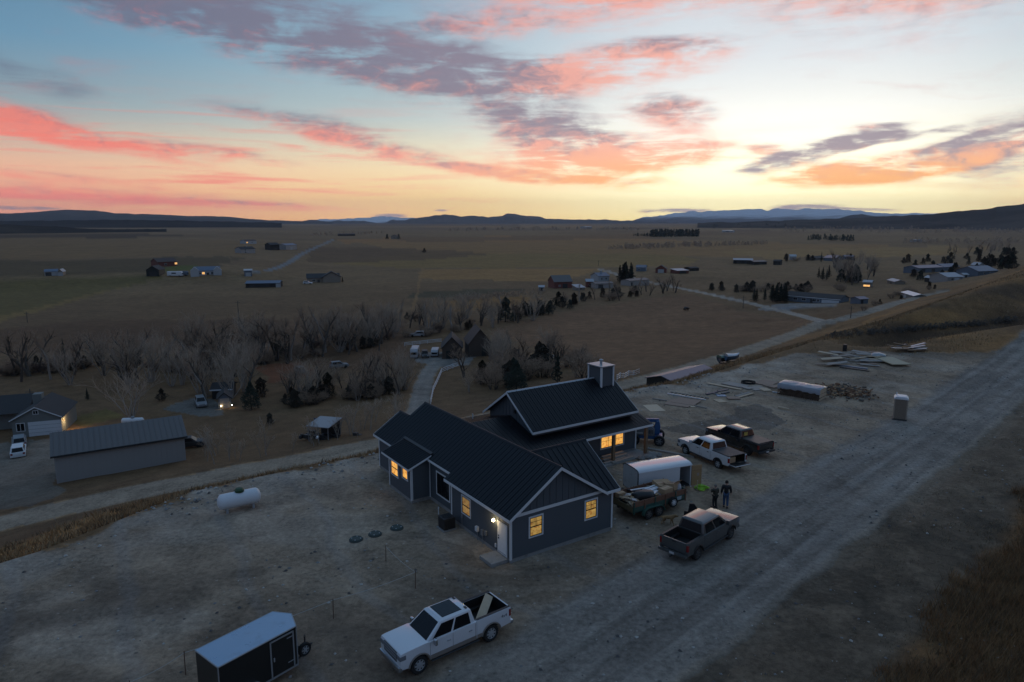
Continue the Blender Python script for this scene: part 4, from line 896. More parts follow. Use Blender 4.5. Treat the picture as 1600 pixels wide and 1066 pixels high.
Gy = pmat('truck_dusty_grey', (.060, .063, .063), .30, noise=.12, nscale=1, coat=.8, dirt=((.17, .150, .125), .5, 1.0, .58))
Bk = pmat('truck_black', (.010, .010, .012), .25, noise=.1, nscale=1, coat=.9)
Tan = pmat('truck_stone_lower', (.20, .175, .155), .4)
ford, fd = pickup('pickup_truck', 'white crew cab pickup with dark panoramic sunroof and tan lower panels parked in the foreground', (-2.46 - .50, 27.36 + .62, 0.0), R_(-142.6), Wt, wb=4.15, fo=1.02, ro=1.22, bed=2.06, roofz=2.12, wr=.46, hood=1.42, belt=1.44, rail=1.50, lower=Tan, sun=True, flare=Tan, rim=M['galv'], chrome=pmat('chrome', (.5, .5, .52), .18, .9), rimsp=8)
def decal(txt, size, parent, loc, rot, mat, name='decal'):
    c = bpy.data.curves.new(name, 'FONT'); c.body = txt; c.size = size; c.extrude = .002; c.materials.append(mat); c.align_x = 'CENTER'
    tmp = bpy.data.objects.new(name, c); COL.objects.link(tmp); dg = bpy.context.evaluated_depsgraph_get(); me = bpy.data.meshes.new_from_object(tmp.evaluated_get(dg)); bpy.data.objects.remove(tmp)
    o = bpy.data.objects.new(name, me); COL.objects.link(o); o.parent = parent; o.location = loc; o.rotation_euler = rot; return o
decal('4x4', .24, ford, (fd[1] + .42, fd[4] + .004, 1.08), (R_(90), 0, R_(180)), M['black'])
ramt, rd = pickup('pickup_truck', 'dusty grey crew cab pickup with an open bed and its far front door open', (11.84 - .56, 37.44 + .58, 0.0), R_(44.0), Gy, wb=4.0, fo=.98, ro=1.2, bed=1.75, roofz=2.0, wr=.42, hood=1.29, belt=1.33, rail=1.40, rim=pmat('dark_alloy', (.12, .12, .12), .4, .6), chrome=Gy, gfront='body', opend=True)
chev, cd = pickup('pickup_truck', 'older white crew cab pickup with black bed cover and lowered tailgate', (15.23 + .70, 52.24 + .36, 0.0), R_(117.2), Wt2, wb=3.95, fo=.98, ro=1.2, bed=1.95, roofz=1.95, wr=.41, tonneau=pmat('vinyl_cover', (.035, .036, .038), .6), tailgate='down', chrome=M['dark'])
blk, bd = pickup('pickup_truck', 'black crew cab pickup with flat bed cover parked beyond the older white pickup', (18.6 + .55, 55.24 + .42, 0.0), R_(119.0), Bk, wb=4.05, fo=1.0, ro=1.25, bed=2.0, roofz=2.0, wr=.43, hood=1.28, belt=1.32, rail=1.38, tonneau=pmat('hard_cover', (.03, .03, .03), .5), chrome=M['dark'], rim=M['dark'])
def inworld(t, p):
    a = t.rotation_euler[2]; c, s = math.cos(a), math.sin(a); l = t.location; k = t.scale[0]
    return np.array([l[0] + (p[0] * c - p[1] * s) * k, l[1] + (p[0] * s + p[1] * c) * k, l[2] + p[2] * k])
ford.scale = (.90,) * 3; ramt.scale = (.935,) * 3; chev.scale = (.94,) * 3; blk.scale = (.92,) * 3
# board in the bed of the foreground pickup, box in the bed of the older white one
pa = inworld(ford, (fd[1] + 1.78, .72, 1.22)); pb = inworld(ford, (fd[1] + .22, -.62, 1.46)); dd = pb - pa; LL = float(np.linalg.norm(dd))
o = MB().box((0, -.20, 0), (LL, .20, .035)).build('board', M['lumber']); tag(o, 'pale plank leaning across the open bed of the foreground white pickup', 'board')
o.location = pa; o.rotation_euler = (R_(25), -math.asin(dd[2] / LL), math.atan2(dd[1], dd[0]))
o = MB().box((-.5, -.07, 0), (.5, .07, .05)).build('board', M['greywood']); tag(o, 'short grey board lying in the bed of the foreground white pickup', 'board'); o.location = inworld(ford, (fd[1] + .62, .40, .84)); o.rotation_euler = (0, R_(-12), R_(-142.6 + 40))
CARD = pmat('cardboard', (.36, .235, .135), .85, noise=.12, nscale=3)
def carton(loc, rz, sx, sy, sz, label, tilt=(0, 0), openf=False, group=None):
    t = thing('cardboard_box', label, 'box', loc, rz, group); t.rotation_euler = (tilt[0], tilt[1], rz)
    MB().box((-sx / 2, -sy / 2, 0), (sx / 2, sy / 2, sz)).build('carton', CARD, t, .012)
    MB().box((-sx / 2 - .002, -.03, sz), (sx / 2 + .002, .03, sz + .003)).build('tape', pmat('tape', (.42, .30, .19), .4), t)
    if openf:
        for s in (-1, 1):
            f = MB().box((-sx / 2, 0, 0), (sx / 2, s * sy * .45, .01)).build('flap', CARD, t); f.location = (0, s * sy / 2, sz); f.rotation_euler = (R_(35) * s, 0, 0)
        MB().box((-sx * .25, -sy * .3, sz + .001), (sx * .25, sy * .3, sz + .006)).build('opening', M['black'], t)
    return t
carton(inworld(chev, (cd[1] + .28, .48, .81)), R_(117), .40, .6, .42, 'brown carton at the open tailgate of the older white pickup')
MB().box((bd[2] + .06, .02, 1.50), (bd[2] + .075, .46, 1.80)).build('window_glow_patch', pmat('yellow_glow_paint', (.55, .38, .08), .6), blk)  # yellow matte patch painted as the warm glow seen in the rear window
# ---- white enclosed trailer with its side door open
def white_trailer():
    t = thing('cargo_trailer', 'white enclosed cargo trailer with rounded roof and wooden side door open', 'trailer', (8.72, 44.80, 0), R_(22.5))
    L, Wd, z0, z1 = 4.50, 1.92, .30, 1.98
    rp = [(0, z0), (0, z1 - .16), (.05, z1 - .06), (.16, z1), (.5, z1 + .035), (Wd / 2, z1 + .05), (Wd - .5, z1 + .035), (Wd - .16, z1), (Wd - .05, z1 - .06), (Wd, z1 - .16), (Wd, z0)]
    Wp = pmat('trailer_white', (.60, .60, .61), .22, noise=.03, coat=1.0); mb = MB()
    d0, d1 = 3.48, 4.36
    n = len(rp)
    # roof skin
    V = [(x, y, z) for x in (0, L) for y, z in rp[1:-1]]; m_ = n - 2
    MB().add(V + [(x, y, z - .03) for x, y, z in V], [(i, i + 1, m_ + i + 1, m_ + i) for i in range(m_ - 1)] + [(2 * m_ + i, 3 * m_ + i, 3 * m_ + i + 1, 2 * m_ + i + 1) for i in range(m_ - 1)]).build('roof', Wp, t, smooth=True)
    MB().box((0, 0, z0), (d0, .03, z1 - .15)).build('side_panel', Wp, t); MB().box((d1, 0, z0), (L, .03, z1 - .15)).build('side_panel', Wp, t); MB().box((d0, 0, z1 - .22), (d1, .03, z1 - .15)).build('side_panel', Wp, t)
    MB().box((0, Wd - .03, z0), (L, Wd, z1 - .15)).build('side_panel', Wp, t)
    for x in (0, L - .03): MB().prism(rp, x, x + .03, 0).build('end_panel', Wp if x else pmat('ramp_door', (.44, .42, .41), .5, dirt=((.25, .22, .2), .5, 2, .5)), t)
    MB().box((0.03, .03, z0 - .06), (L - .03, Wd - .03, z0)).build('floor', M['dark'], t)
    MB().tube([(-.012, y, z) for y, z in rp[1:-1]], .03, 6).build('roof_edge', M['black'], t); MB().box((-.02, -.015, z0), (.03, .05, z1 - .1)).build('corner_post', M['black'], t)
    MB().box((-.012, Wd - .05, z0), (.03, Wd + .012, z1 - .1)).build('corner_post', M['galv'], t); MB().box((L - .04, -.012, z0 - .15), (L + .012, .05, z1 - .1)).build('corner_post', M['trim'], t); MB().box((d1 + .02, -.016, z0 - .12), (d1 + .07, .0, z1 - .16)).build('door_frame', M['trim'], t)
    MB().box((0, -.02, z1 - .20), (L, -.0, z1 - .14)).build('roof_rail', M['trim'], t)
    d = MB().box((0, 0, z0 - .02), (.86, .04, z1 - .22)).build('door', pmat('plywood_door', (.34, .215, .105), .7, noise=.2), t); d.location = (d1 + .08, -.03, 0); d.rotation_euler = (0, 0, R_(-4))
    MB().box((.02, -.008, 1.36), (.84, 0, 1.39)).build('door_rail', M['wood'], d); MB().box((.48, -.007, .95), (.66, -.002, 1.16)).build('notice', pmat('paper_notice', (.32, .26, .22), .7), d); MB().box((-.0, -.006, z0), (.05, 0, z1 - .24)).build('door_edge', M['wood'], d)
    for s, y in ((-1, -.02), (1, Wd + .02)):
        for x in (1.75, 2.55): wheel(t, x, y + s * .1, .33, .2, M['white'], s)
        MB().prism(arc(1.75, .30, .42, 180, 90, 5) + arc(2.55, .30, .42, 90, 0, 5) + arc(2.55, .30, .37, 0, 90, 5) + arc(1.75, .30, .37, 90, 180, 5), y, y + s * .24).build('fender', M['dark'], t)
    MB().tube([(L, .3, .34), (L + 1.0, Wd / 2, .34), (L, Wd - .3, .34)], .045).build('tow_frame', M['black'], t)
    for y in (.1, Wd - .1): MB().box((-.03, y - .02, z0), (-.012, y + .02, z0 + .1)).build('hinge', M['black'], t)
    return t
white_trailer()
# neon green hose coiled beside the open door, pale stick across it
mb = MB(); random.seed(3); pts = []
for k in range(90):
    a = k * .42; r = .34 + .16 * math.sin(k * 1.3) * random.random(); pts.append((math.cos(a) * r * 1.25, math.sin(a) * r, .03 + .0022 * k + .02 * random.random()))
o = mb.tube(pts, .022, 5).build('garden_hose', pmat('neon_green', (.30, .62, .03), .5), smooth=True); tag(o, 'bright green hose coiled on the gravel by the white trailer door', 'hose'); o.location = (13.62, 46.45, 0)
o = MB().box((-.03, -.03, 0), (.03, .03, .8)).build('wooden_stake', M['lumber']); tag(o, 'short pale stake standing beside the green hose', 'stake'); o.location = (13.22, 46.25, 0); o.rotation_euler = (R_(6), 0, 0)
# ---- dump trailer and its load
def dump_trailer():
    t = thing('dump_trailer', 'green steel dump trailer with rusty board sides and two axles beside the garage', 'trailer', (7.72, 40.95, 0), R_(31.0))
    L, Wd = 4.60, 2.1; Gn = pmat('trailer_green', (.030, .085, .066), .6, noise=.25, dirt=((.10, .065, .04), .7, 1.6, .48)); Ru = pmat('rusty_boards', (.175, .085, .052), .85, noise=.35, nscale=2.5, dirt=((.20, .14, .10), .5, 2, .55))
    MB().box((0, 0, .56), (L, Wd, .64)).build('floor', M['dark'], t)
    for y in (0, Wd - .05):
        MB().box((0, y, .56), (L, y + .05, .96)).build('steel_side', Gn, t)
        for z in (.965, 1.15): MB().box((0, y + .004, z), (L, y + .046, z + .175)).build('side_board', Ru, t)
        for k in range(6):
            x = .03 + k * (L - .12) / 5; MB().box((x, y - .05 if y == 0 else y + .05, .5), (x + .07, y if y == 0 else y + .1, 1.34)).build('stake_post', Ru if k % 2 else Gn, t)
    MB().box((L - .05, .05, .56), (L, Wd - .05, 1.34)).build('front_wall', Gn, t); MB().box((0, .05, .56), (.05, Wd - .05, .98)).build('tailgate', pmat('rust_gate', (.13, .10, .05), .8, noise=.3), t)
    MB().box((.1, .4, .38), (L - .1, .55, .56)).build('frame_rail', M['dark'], t); MB().box((.1, Wd - .55, .38), (L - .1, Wd - .4, .56)).build('frame_rail', M['dark'], t)
    MB().box((3.75, -.03, .70), (4.15, -.056, .93)).build('side_sticker', pmat('pale_sticker', (.3, .36, .38), .6), t)
    for s, y in ((-1, .02), (1, Wd - .02)):
        for x in (1.20, 2.10): wheel(t, x, y + s * .10, .37, .24, pmat('grey_rim', (.13, .12, .11), .6), s)
        MB().prism(arc(1.2, .34, .47, 180, 90, 5) + arc(2.1, .34, .47, 90, 0, 5) + arc(2.1, .34, .42, 0, 90, 5) + arc(1.2, .34, .42, 90, 180, 5), y, y + s * .26).build('fender', Gn, t)
    wheel(t, 3.30, -.16, .34, .2, M['white'], -1, 'spare_wheel', z=.72)
    MB().tube([(L, .5, .47), (L + 1.2, Wd / 2, .45), (L, Wd - .5, .47)], .05).build('tow_frame', M['dark'], t); MB().tube([(L + .9, Wd / 2, .1), (L + .9, Wd / 2, 1.0)], .04).build('jack', M['greymetal'], t)
    return t
dt = dump_trailer()
D = lambda x, y, z: inworld(dt, (x, y, z)); dr = R_(31)
mb = MB(); random.seed(5)      # heap of scrap under the load
for k in range(150):
    x, y = random.uniform(.15, 4.3), random.uniform(.2, 1.9); z = .66 + .58 * math.sin(min(1, y / .6) * 1.5) * random.uniform(.4, 1); a = random.uniform(0, 3); l, w = random.uniform(.15, .6), random.uniform(.08, .3)
    c, s = math.cos(a), math.sin(a); dz = random.uniform(-.1, .1)
    mb.cur = random.choice([0, 0, 1, 2, 3]); mb.hexa([(x - c * l + s * w * .5, y - s * l - c * w * .5, z - dz), (x + c * l + s * w * .5, y + s * l - c * w * .5, z + dz), (x + c * l - s * w * .5, y + s * l + c * w * .5, z + dz), (x - c * l - s * w * .5, y - s * l + c * w * .5, z - dz)] + [(x - c * l + s * w * .5, y - s * l - c * w * .5, z - dz + .04), (x + c * l + s * w * .5, y + s * l - c * w * .5, z + dz + .04), (x + c * l - s * w * .5, y + s * l + c * w * .5, z + dz + .04), (x - c * l - s * w * .5, y - s * l + c * w * .5, z - dz + .04)])
for v in range(len(mb.v)):
    x, y, z = mb.v[v]; mb.v[v] = (min(max(x, .08), 4.5), min(max(y, .08), 2.0), max(z, .65))
o = mb.build('scrap', [M['lumber'], pmat('pale_scrap', (.42, .37, .36), .8), CARD, M['dark']], kind='stuff'); o.location = dt.location; o.rotation_euler = (0, 0, dr)
carton(D(3.15, .42, 1.22), dr + .1, .85, .55, .34, 'closed brown carton on the near edge of the dump trailer load')
carton(D(3.75, 1.35, 1.14), dr - .15, 1.15, .95, .36, 'widest brown carton at the front of the dump trailer load', (R_(6), R_(4)))
carton(D(4.00, .62, 1.16), dr + .3, .8, .66, .46, 'brown carton with a dark handle hole on the dump trailer', (R_(-12), R_(8)), True)
carton(D(.40, 1.75, .95), dr, .6, .4, .4, 'reddish carton at the back corner of the dump trailer')
def bag(loc, name, label, mat, s, seed):
    bm = bmesh.new(); bmesh.ops.create_icosphere(bm, subdivisions=3, radius=1); rnd = random.Random(seed)
    for v in bm.verts:
        p = v.co; n = fbm(np.array([p.x * 2.1 + seed]), np.array([p.y * 2.1 + p.z * 1.7]), 3, seed)[0]; k = .78 + .5 * n; v.co = Vector((p.x * s[0] * k, p.y * s[1] * k, max(p.z, -.55) * s[2] * k))
    me = bpy.data.meshes.new(name); bm.to_mesh(me); bm.free(); me.polygons.foreach_set('use_smooth', [True] * len(me.polygons)); me.materials.append(mat)
    o = bpy.data.objects.new(name, me); COL.objects.link(o); o.location = loc; return tag(o, label, 'bag')
b_ = bag(D(1.55, .75, 1.22), 'rubbish_bag', 'black plastic sack slumped over the near side of the dump trailer', pmat('black_plastic', (.010, .010, .011), .45), (.85, .52, .36), 4); b_.rotation_euler = (R_(14), 0, dr - .25)
b_ = bag(D(4.35, .55, 1.22), 'rubbish_bag', 'pale crumpled plastic sack at the front end of the dump trailer', pmat('pale_plastic', (.38, .36, .37), .5), (.3, .26, .3), 9)
for k, (x, y, a, l) in enumerate([(2.2, 1.45, .06, 2.3), (2.25, 1.25, .02, 2.2), (2.3, 1.05, .10, 1.9), (2.2, .80, .30, 1.5), (2.35, .62, .5, 1.3), (2.1, 1.62, .0, 1.9)]):
    o = MB().box((-l / 2, -.07, 0), (l / 2, .07, .03)).build('trim_board', M['white']); tag(o, ['longest white trim board', 'white trim board beside the longest one', 'middle white trim board', 'slanting white trim board', 'shortest steeply slanting white trim board', 'white trim board nearest the white trailer'][k] + ' on the dump trailer load', 'board', 'white trim offcuts on the dump trailer'); o.location = D(x, y, 1.24 + .02 * (k % 3)); o.rotation_euler = (0, R_(-5 + 2 * k), dr + a)
for k, (x, y, a) in enumerate([(.75, 1.15, .4), (.9, .85, -.5), (1.0, 1.4, .1), (.55, .55, .9)]):
    o = MB().box((-.28, -.16, 0), (.28, .16, .05)).build('offcut', pmat('pale_offcut', (.50, .46, .46), .8)); tag(o, ['pale offcut lying lowest', 'pale offcut lying second from the bottom', 'pale offcut lying third from the bottom', 'pale offcut lying topmost'][k] + ' in the heap at the dump trailer tail', 'offcut', 'pale offcuts on the dump trailer'); o.location = D(x, y, 1.06 + .05 * k); o.rotation_euler = (R_(12 * (k % 2)), R_(10), dr + a)
# ---- black enclosed trailer
def black_trailer():
    t = thing('cargo_trailer', 'black enclosed cargo trailer with bluish metal roof and pointed nose', 'trailer', (-11.23, 23.5, 0), R_(51.8))
    L, Wd, z0, z1 = 3.45, 1.72, .38, 2.18; K = pmat('trailer_black', (.012, .013, .014), .35, noise=.2, nscale=.7, coat=.2)
    plan = [(0, 0), (L, 0), (L + .42, Wd * .55), (L, Wd), (0, Wd)]
    MB().prism(plan, z0, z1 - .0, 2).build('body', K, t, .015)
    pr = [(x * 1.004 - .008, (y - Wd / 2) * 1.02 + Wd / 2) for x, y in plan]
    MB().prism(pr, z1, z1 + .03, 2).build('roof', pmat('trailer_roof', (.34, .43, .53), .30, .6, noise=.1, nscale=.9, dirt=((.2, .22, .25), .4, 1.1, .52)), t)
    g = M['galv']; e = pmat('trailer_edge', (.30, .31, .32), .45, .3)
    for a, b in (((0, 0), (L, 0)), ((L, 0), (L + .42, Wd * .55)), ((0, 0), (0, Wd)), ((0, Wd), (L, Wd)), ((L + .42, Wd * .55), (L, Wd))): MB().tube([(a[0], a[1], z1 + .012), (b[0], b[1], z1 + .012)], .03, 6).build('roof_trim', e, t)
    MB().box((0, -.012, z0), (L, 0, z0 + .09)).build('lower_trim', e, t)
    for x in (0, L): MB().tube([(x, 0, z0), (x, 0, z1)], .028, 6).build('corner_trim', e, t)
    d0, d1 = 2.22, 3.28
    for x in (d0, d1): MB().box((x - .03, -.03, z0 + .05), (x + .03, -.0, z1 - .10)).build('door_frame', e, t)
    MB().box((d0, -.03, z1 - .16), (d1, 0, z1 - .10)).build('door_frame', e, t)
    MB().box((d0 + .04, -.018, z0 + .1), (d1 - .04, 0, z1 - .17)).build('door', K, t); MB().box((d0 + .10, -.05, 1.15), (d0 + .15, -.018, 1.32)).build('latch', M['galv'], t)
    for z in (.75, 1.85): MB().box((d1 - .3, -.034, z), (d1, -.018, z + .04)).build('hinge', e, t)
    for s, y in ((-1, 0), (1, Wd)): wheel(t, 1.35, y + s * .14, .34, .22, M['white'], s); MB().prism(arc(1.35, .32, .44, 180, 0, 9) + arc(1.35, .32, .39, 0, 180, 9), y, y + s * .28).build('fender', e, t)
    MB().tube([(L, .25, .36), (L + 1.3, Wd / 2, .36), (L, Wd - .25, .36)], .045).build('tow_frame', M['dark'], t)
    wheel(t, L + .62, .42, .30, .18, M['galv'], -1, 'spare_wheel', z=.62); MB().tube([(L + .95, Wd / 2, .05), (L + .95, Wd / 2, .95)], .035).build('jack', M['dark'], t); MB().tube([(L + .95, Wd / 2, .9), (L + .75, Wd / 2 - .25, 1.05)], .02).build('jack_handle', M['dark'], t)
black_trailer()
# ---- boom lift behind the porch
def boom_lift():
    t = thing('boom_lift', 'blue and grey articulated boom lift on four black tyres behind the porch', 'boom lift', (11.75, 57.1, 0), R_(-12))
    Bl = pmat('lift_blue', (.020, .085, .22), .45, noise=.1, coat=.2); Gr = pmat('lift_grey', (.14, .15, .165), .5)
    MB().box((-1.3, -.55, .45), (1.3, .55, .75)).build('chassis', Bl, t, .04, 2)
    MB().prism([(-1.35, .75), (.65, .75), (.65, 1.35), (.3, 1.62), (-1.35, 1.62)], -.62, .62).build('engine_hood', Gr, t, .05, 2, True)
    for k in range(4): MB().box((.05 + k * .13, -.632, .95), (.1 + k * .13, -.622, 1.3)).build('vent_slot', M['black'], t)
    MB().box((-.9, -.64, .9), (-.35, -.625, 1.05)).build('warning_sticker', pmat('pale_sticker2', (.4, .4, .38), .6), t)
    MB().prism([(.6, .8), (1.05, .8), (1.12, 1.5), (1.0, 2.02), (.72, 2.02), (.62, 1.5)], -.3, .3).build('turret', Bl, t, .05, 2)
    MB().hexa([(-2.4, -.13, 1.78), (1.0, -.13, 1.86), (1.0, .13, 1.86), (-2.4, .13, 1.78), (-2.4, -.13, 2.02), (1.0, -.13, 2.16), (1.0, .13, 2.16), (-2.4, .13, 2.02)]).build('boom', Bl, t, .02)
    MB().tube([(.95, .2, 1.1), (.3, .2, 1.8)], .05).build('lift_cylinder', M['galv'], t)
    for x in (-1.05, 1.05):
        MB().box((x - .12, -.8, .4), (x + .12, .8, .6)).build('axle', Bl, t)
        for s in (-1, 1): wheel(t, x, s * .95, .46, .36, Gr if s else Bl, s)
    bk = MB()
    for a, b in (((-3.1, -.8, 1.0), (-3.1, .8, 1.0)), ((-2.4, -.8, 1.0), (-2.4, .8, 1.0)), ((-3.1, -.8, 1.0), (-2.4, -.8, 1.0)), ((-3.1, .8, 1.0), (-2.4, .8, 1.0)), ((-3.1, -.8, 2.0), (-3.1, .8, 2.0)), ((-2.4, -.8, 2.0), (-2.4, .8, 2.0)), ((-3.1, -.8, 2.0), (-2.4, -.8, 2.0)), ((-3.1, .8, 2.0), (-2.4, .8, 2.0)), ((-3.1, -.8, 1.0), (-3.1, -.8, 2.0)), ((-2.4, -.8, 1.0), (-2.4, -.8, 2.0)), ((-3.1, .8, 1.0), (-3.1, .8, 2.0)), ((-2.4, .8, 1.0), (-2.4, .8, 2.0))): bk.tube([a, b], .025, 5)
    bk.build('basket', Gr, t)
boom_lift()
# ------------------------------------------------------------------ site objects
def P0(u, v): p = atz(u, v, 0.0); return (p[0], p[1], gz(p[0], p[1]))
# portable toilet
def toilet():
    p = P0(1405, 655); t = thing('portable_toilet', 'tan portable toilet with white roof standing alone near the road', 'portable toilet', p, R_(-28))
    Tn = pmat('toilet_tan', (.20, .155, .115), .6); Wd = .56
    MB().box((-.62, -.62, 0), (.62, .62, .12)).build('skid', M['dark'], t, .02)
    MB().box((-Wd, -Wd, .12), (Wd, Wd, 2.05)).build('cabin', Tn, t, .03, 2)
    for x in (-Wd, Wd - .08):
        for y in (-Wd - .02, Wd - .06): MB().box((x, y, .12), (x + .08, y + .08, 2.08)).build('corner_post', pmat('toilet_trim', (.30, .25, .20), .6), t, .01)
    MB().prism([(-.62, 2.05), (.62, 2.05), (.62, 2.16), (.42, 2.32), (-.42, 2.32), (-.62, 2.16)], -.62, .62).build('roof', M['white'], t, .04, 2, True)
    MB().box((Wd, -.42, .2), (Wd + .025, .42, 1.98)).build('door', Tn, t, .01); MB().box((Wd + .025, .28, 1.05), (Wd + .05, .36, 1.2)).build('handle', M['black'], t)
    for z in (.6, 1.1, 1.6): MB().box((-.4, -Wd - .012, z), (.4, -Wd, z + .1)).build('vent_slot', Tn, t)
    MB().tube([(-.4, .4, 2.2), (-.4, .4, 2.55)], .05).build('vent_pipe', M['white'], t)
toilet()
def propane(name, label, loc, rz, L, r, dome, group=None):
    t = thing(name, label, 'propane tank', loc, rz, group); z = r + .24
    prof = [(r * math.sin(R_(a)), -L / 2 + r * .62 * (1 - math.cos(R_(a)))) for a in (2, 20, 40, 60, 80, 90)]; prof = prof + [(q[0], -q[1]) for q in prof[::-1]]
    MB().lathe(prof, 28, (0, 0, z), 0).build('tank', M['white'], t, smooth=True)
    for x in (-L * .3, L * .3):
        for y in (-r * .5, r * .5): MB().box((x - .07, y - .05, 0), (x + .07, y + .05, z - r * .7)).build('leg', M['galv'], t)
    MB().lathe([(.30, z + r - .03), (.30, z + r + .12), (.22, z + r + .22), (.02, z + r + .26)], 16, (.05, 0, 0)).build('dome', dome, t, smooth=True)
    for x in (-L * .45, L * .45): MB().box((x - .02, -.02, z - r), (x + .02, .02, z - r + .05)).build('lug', M['galv'], t)
p1, p2 = P0(351, 803), P0(392, 796)
propane('propane_tank', 'large white propane tank with green dome on the open gravel', ((p1[0] + p2[0]) / 2, (p1[1] + p2[1]) / 2 + .35, 0), math.atan2(p2[1] - p1[1], p2[0] - p1[0]) + .13, 2.75, .52, pmat('dome_green', (.02, .06, .02), .5))
# septic lids
for (u, v), lb in (((556.5, 844), 'dark green round tank lid, the one farthest from the house'), ((586, 836), 'dark round tank lid between two others in the gravel'), ((620, 825.5), 'round tank lid closest to the house wall')):
    p = P0(u, v); t = thing('tank_lid', lb, 'lid', p)
    MB().lathe([(.38, -.02), (.38, .09), (.34, .12), (.30, .10), (.02, .11)], 22).build('cover', pmat('lid_green', (.035, .055, .05), .7), t)
    MB().lathe([(.42, -.02), (.42, .05), (.385, .06)], 22).build('riser', pmat('lid_riser', (.06, .07, .065), .8), t)
    for a in range(4): MB().box((.27 * math.cos(a * 1.57) - .03, .27 * math.sin(a * 1.57) - .03, .10), (.27 * math.cos(a * 1.57) + .03, .27 * math.sin(a * 1.57) + .03, .125)).build('bolt', M['galv'], t)
# air conditioner
q = hw(-.80, 5.95); t = thing('air_conditioner', 'dark square air conditioning condenser against the side wall of the house', 'air conditioner', (q[0], q[1], 0), HA)
MB().box((-.48, -.48, -.02), (.48, .48, .08)).build('base', M['concrete'], t); MB().box((-.40, -.40, .08), (.40, .40, .82)).build('casing', M['dark'], t, .03, 2)
for k in range(9):
    MB().box((-.412, -.36, .14 + k * .075), (-.40, .36, .17 + k * .075)).build('louver', M['black'], t); MB().box((-.36, -.412, .14 + k * .075), (.36, -.40, .17 + k * .075)).build('louver', M['black'], t)
MB().lathe([(.33, .82), (.33, .845), (.28, .85), (.05, .83)], 20).build('fan_grille', M['black'], t)
q = hw(-.25, 8.1); o = MB().tube([(0, 0, 0), (0, 0, .42), (.02, 0, .5)], .05).build('vent_pipe', M['white']); tag(o, 'short white pipe standing in the gravel beside the recessed wall', 'pipe'); o.location = (q[0], q[1], 0)
# stakes and string line
ST = [(603, 878, .95), (649, 919, 1.0), (521, 967, 1.05), (290, 1055, 1.1), (205, 1100, 1.0)]
LB = ['rusty stake at the far end of the string line, closest to the house', 'rusty stake where the string line turns, behind the foreground white pickup', 'dark thin stake between the black trailer and the foreground white pickup', 'dark thin stake on the far side of the black trailer', 'stake at the bottom edge of the picture']
tops = []
for (u, v, h), lb in zip(ST, LB):
    p = P0(u, v); o = MB().tube([(0, 0, -.05), (.02, .01, h)], .022, 6).build('stake', pmat('rusty_stake', (.11, .06, .04), .8)); o.location = p; tag(o, lb, 'stake'); tops.append(np.array(p) + (.02, .01, h * .93))
mb = MB()
for a, b in zip(tops[:-1], tops[1:]): mb.tube([a * (1 - k / 8) + b * k / 8 + np.array((0, 0, -.10 * math.sin(k / 8 * math.pi))) for k in range(9)], .011, 4)
o = mb.build('string_line', pmat('string', (.42, .42, .40), .8)); tag(o, 'pale string strung between the thin stakes across the gravel', 'string')
# ---- firewood stack under a tarp
a_, b_ = P0(1216, 617), P0(1279, 628); dv = np.array(b_) - np.array(a_); rz = math.atan2(dv[1], dv[0]); L = np.linalg.norm(dv)
t = thing('firewood_stack', 'long firewood stack under a grey tarp with pale plank end', 'firewood stack', a_, rz); random.seed(11)
mb = MB(); nx = int(L / .24)
for j in range(5):
    for k in range(nx): mb.lathe([(.105 + random.uniform(-.02, .02), -.02), (.10, 1.9 + random.uniform(-.05, .05))], 7, (.12 + k * .24 + (j % 2) * .12, 0, .11 + j * .20), 1)
mb.build('log', pmat('firewood', (.085, .055, .036), .9, noise=.5, nscale=3), t, kind='stuff')
tv = []; tf = []; n1, n2 = 26, 16
for i in range(n1):
    for j in range(n2):
        x = -.12 + (L + .24) * i / (n1 - 1); s = j / (n2 - 1); y = -.25 + 2.5 * s; up = 1.22 + .22 * math.sin(s * math.pi)
        z = up + .10 * (fbm(np.array([i * .5]), np.array([j * .45]), 3, 3)[0] - .5) * 2
        if j in (0, n2 - 1): z -= .38 + .16 * random.random(); y = -.06 if j == 0 else 2.06
        elif j in (1, n2 - 2): y = -.1 if j == 1 else 2.1
        if i in (0, n1 - 1): z -= .12
        tv.append((x, y, z)); 
for i in range(n1 - 1):
    for j in range(n2 - 1): tf.append((i * n2 + j, (i + 1) * n2 + j, (i + 1) * n2 + j + 1, i * n2 + j + 1))
mesh_obj('tarp', tv, tf, pmat('grey_tarp', (.26, .27, .30), .32, noise=.25, nscale=1.5, coat=.2), t, smooth=True)
for k in range(6): MB().box((L + .02, .02 + k * .33, 0), (L + .07, .33 + k * .33, 1.25)).build('end_plank', M['lumber'], t)
for y in (0, 2.0): MB().box((-.1, y, 0), (-.02, y + .1, 1.3)).build('end_post', M['wood'], t)
o = MB().box((-.9, -.08, 0), (.9, .08, .09)).build('board', pmat('bluewhite_board', (.40, .45, .50), .6)); o.location = P0(1216, 614); o.location.y -= .6; o.rotation_euler = (0, 0, rz); tag(o, 'bluish white board on the ground along the firewood stack', 'board')
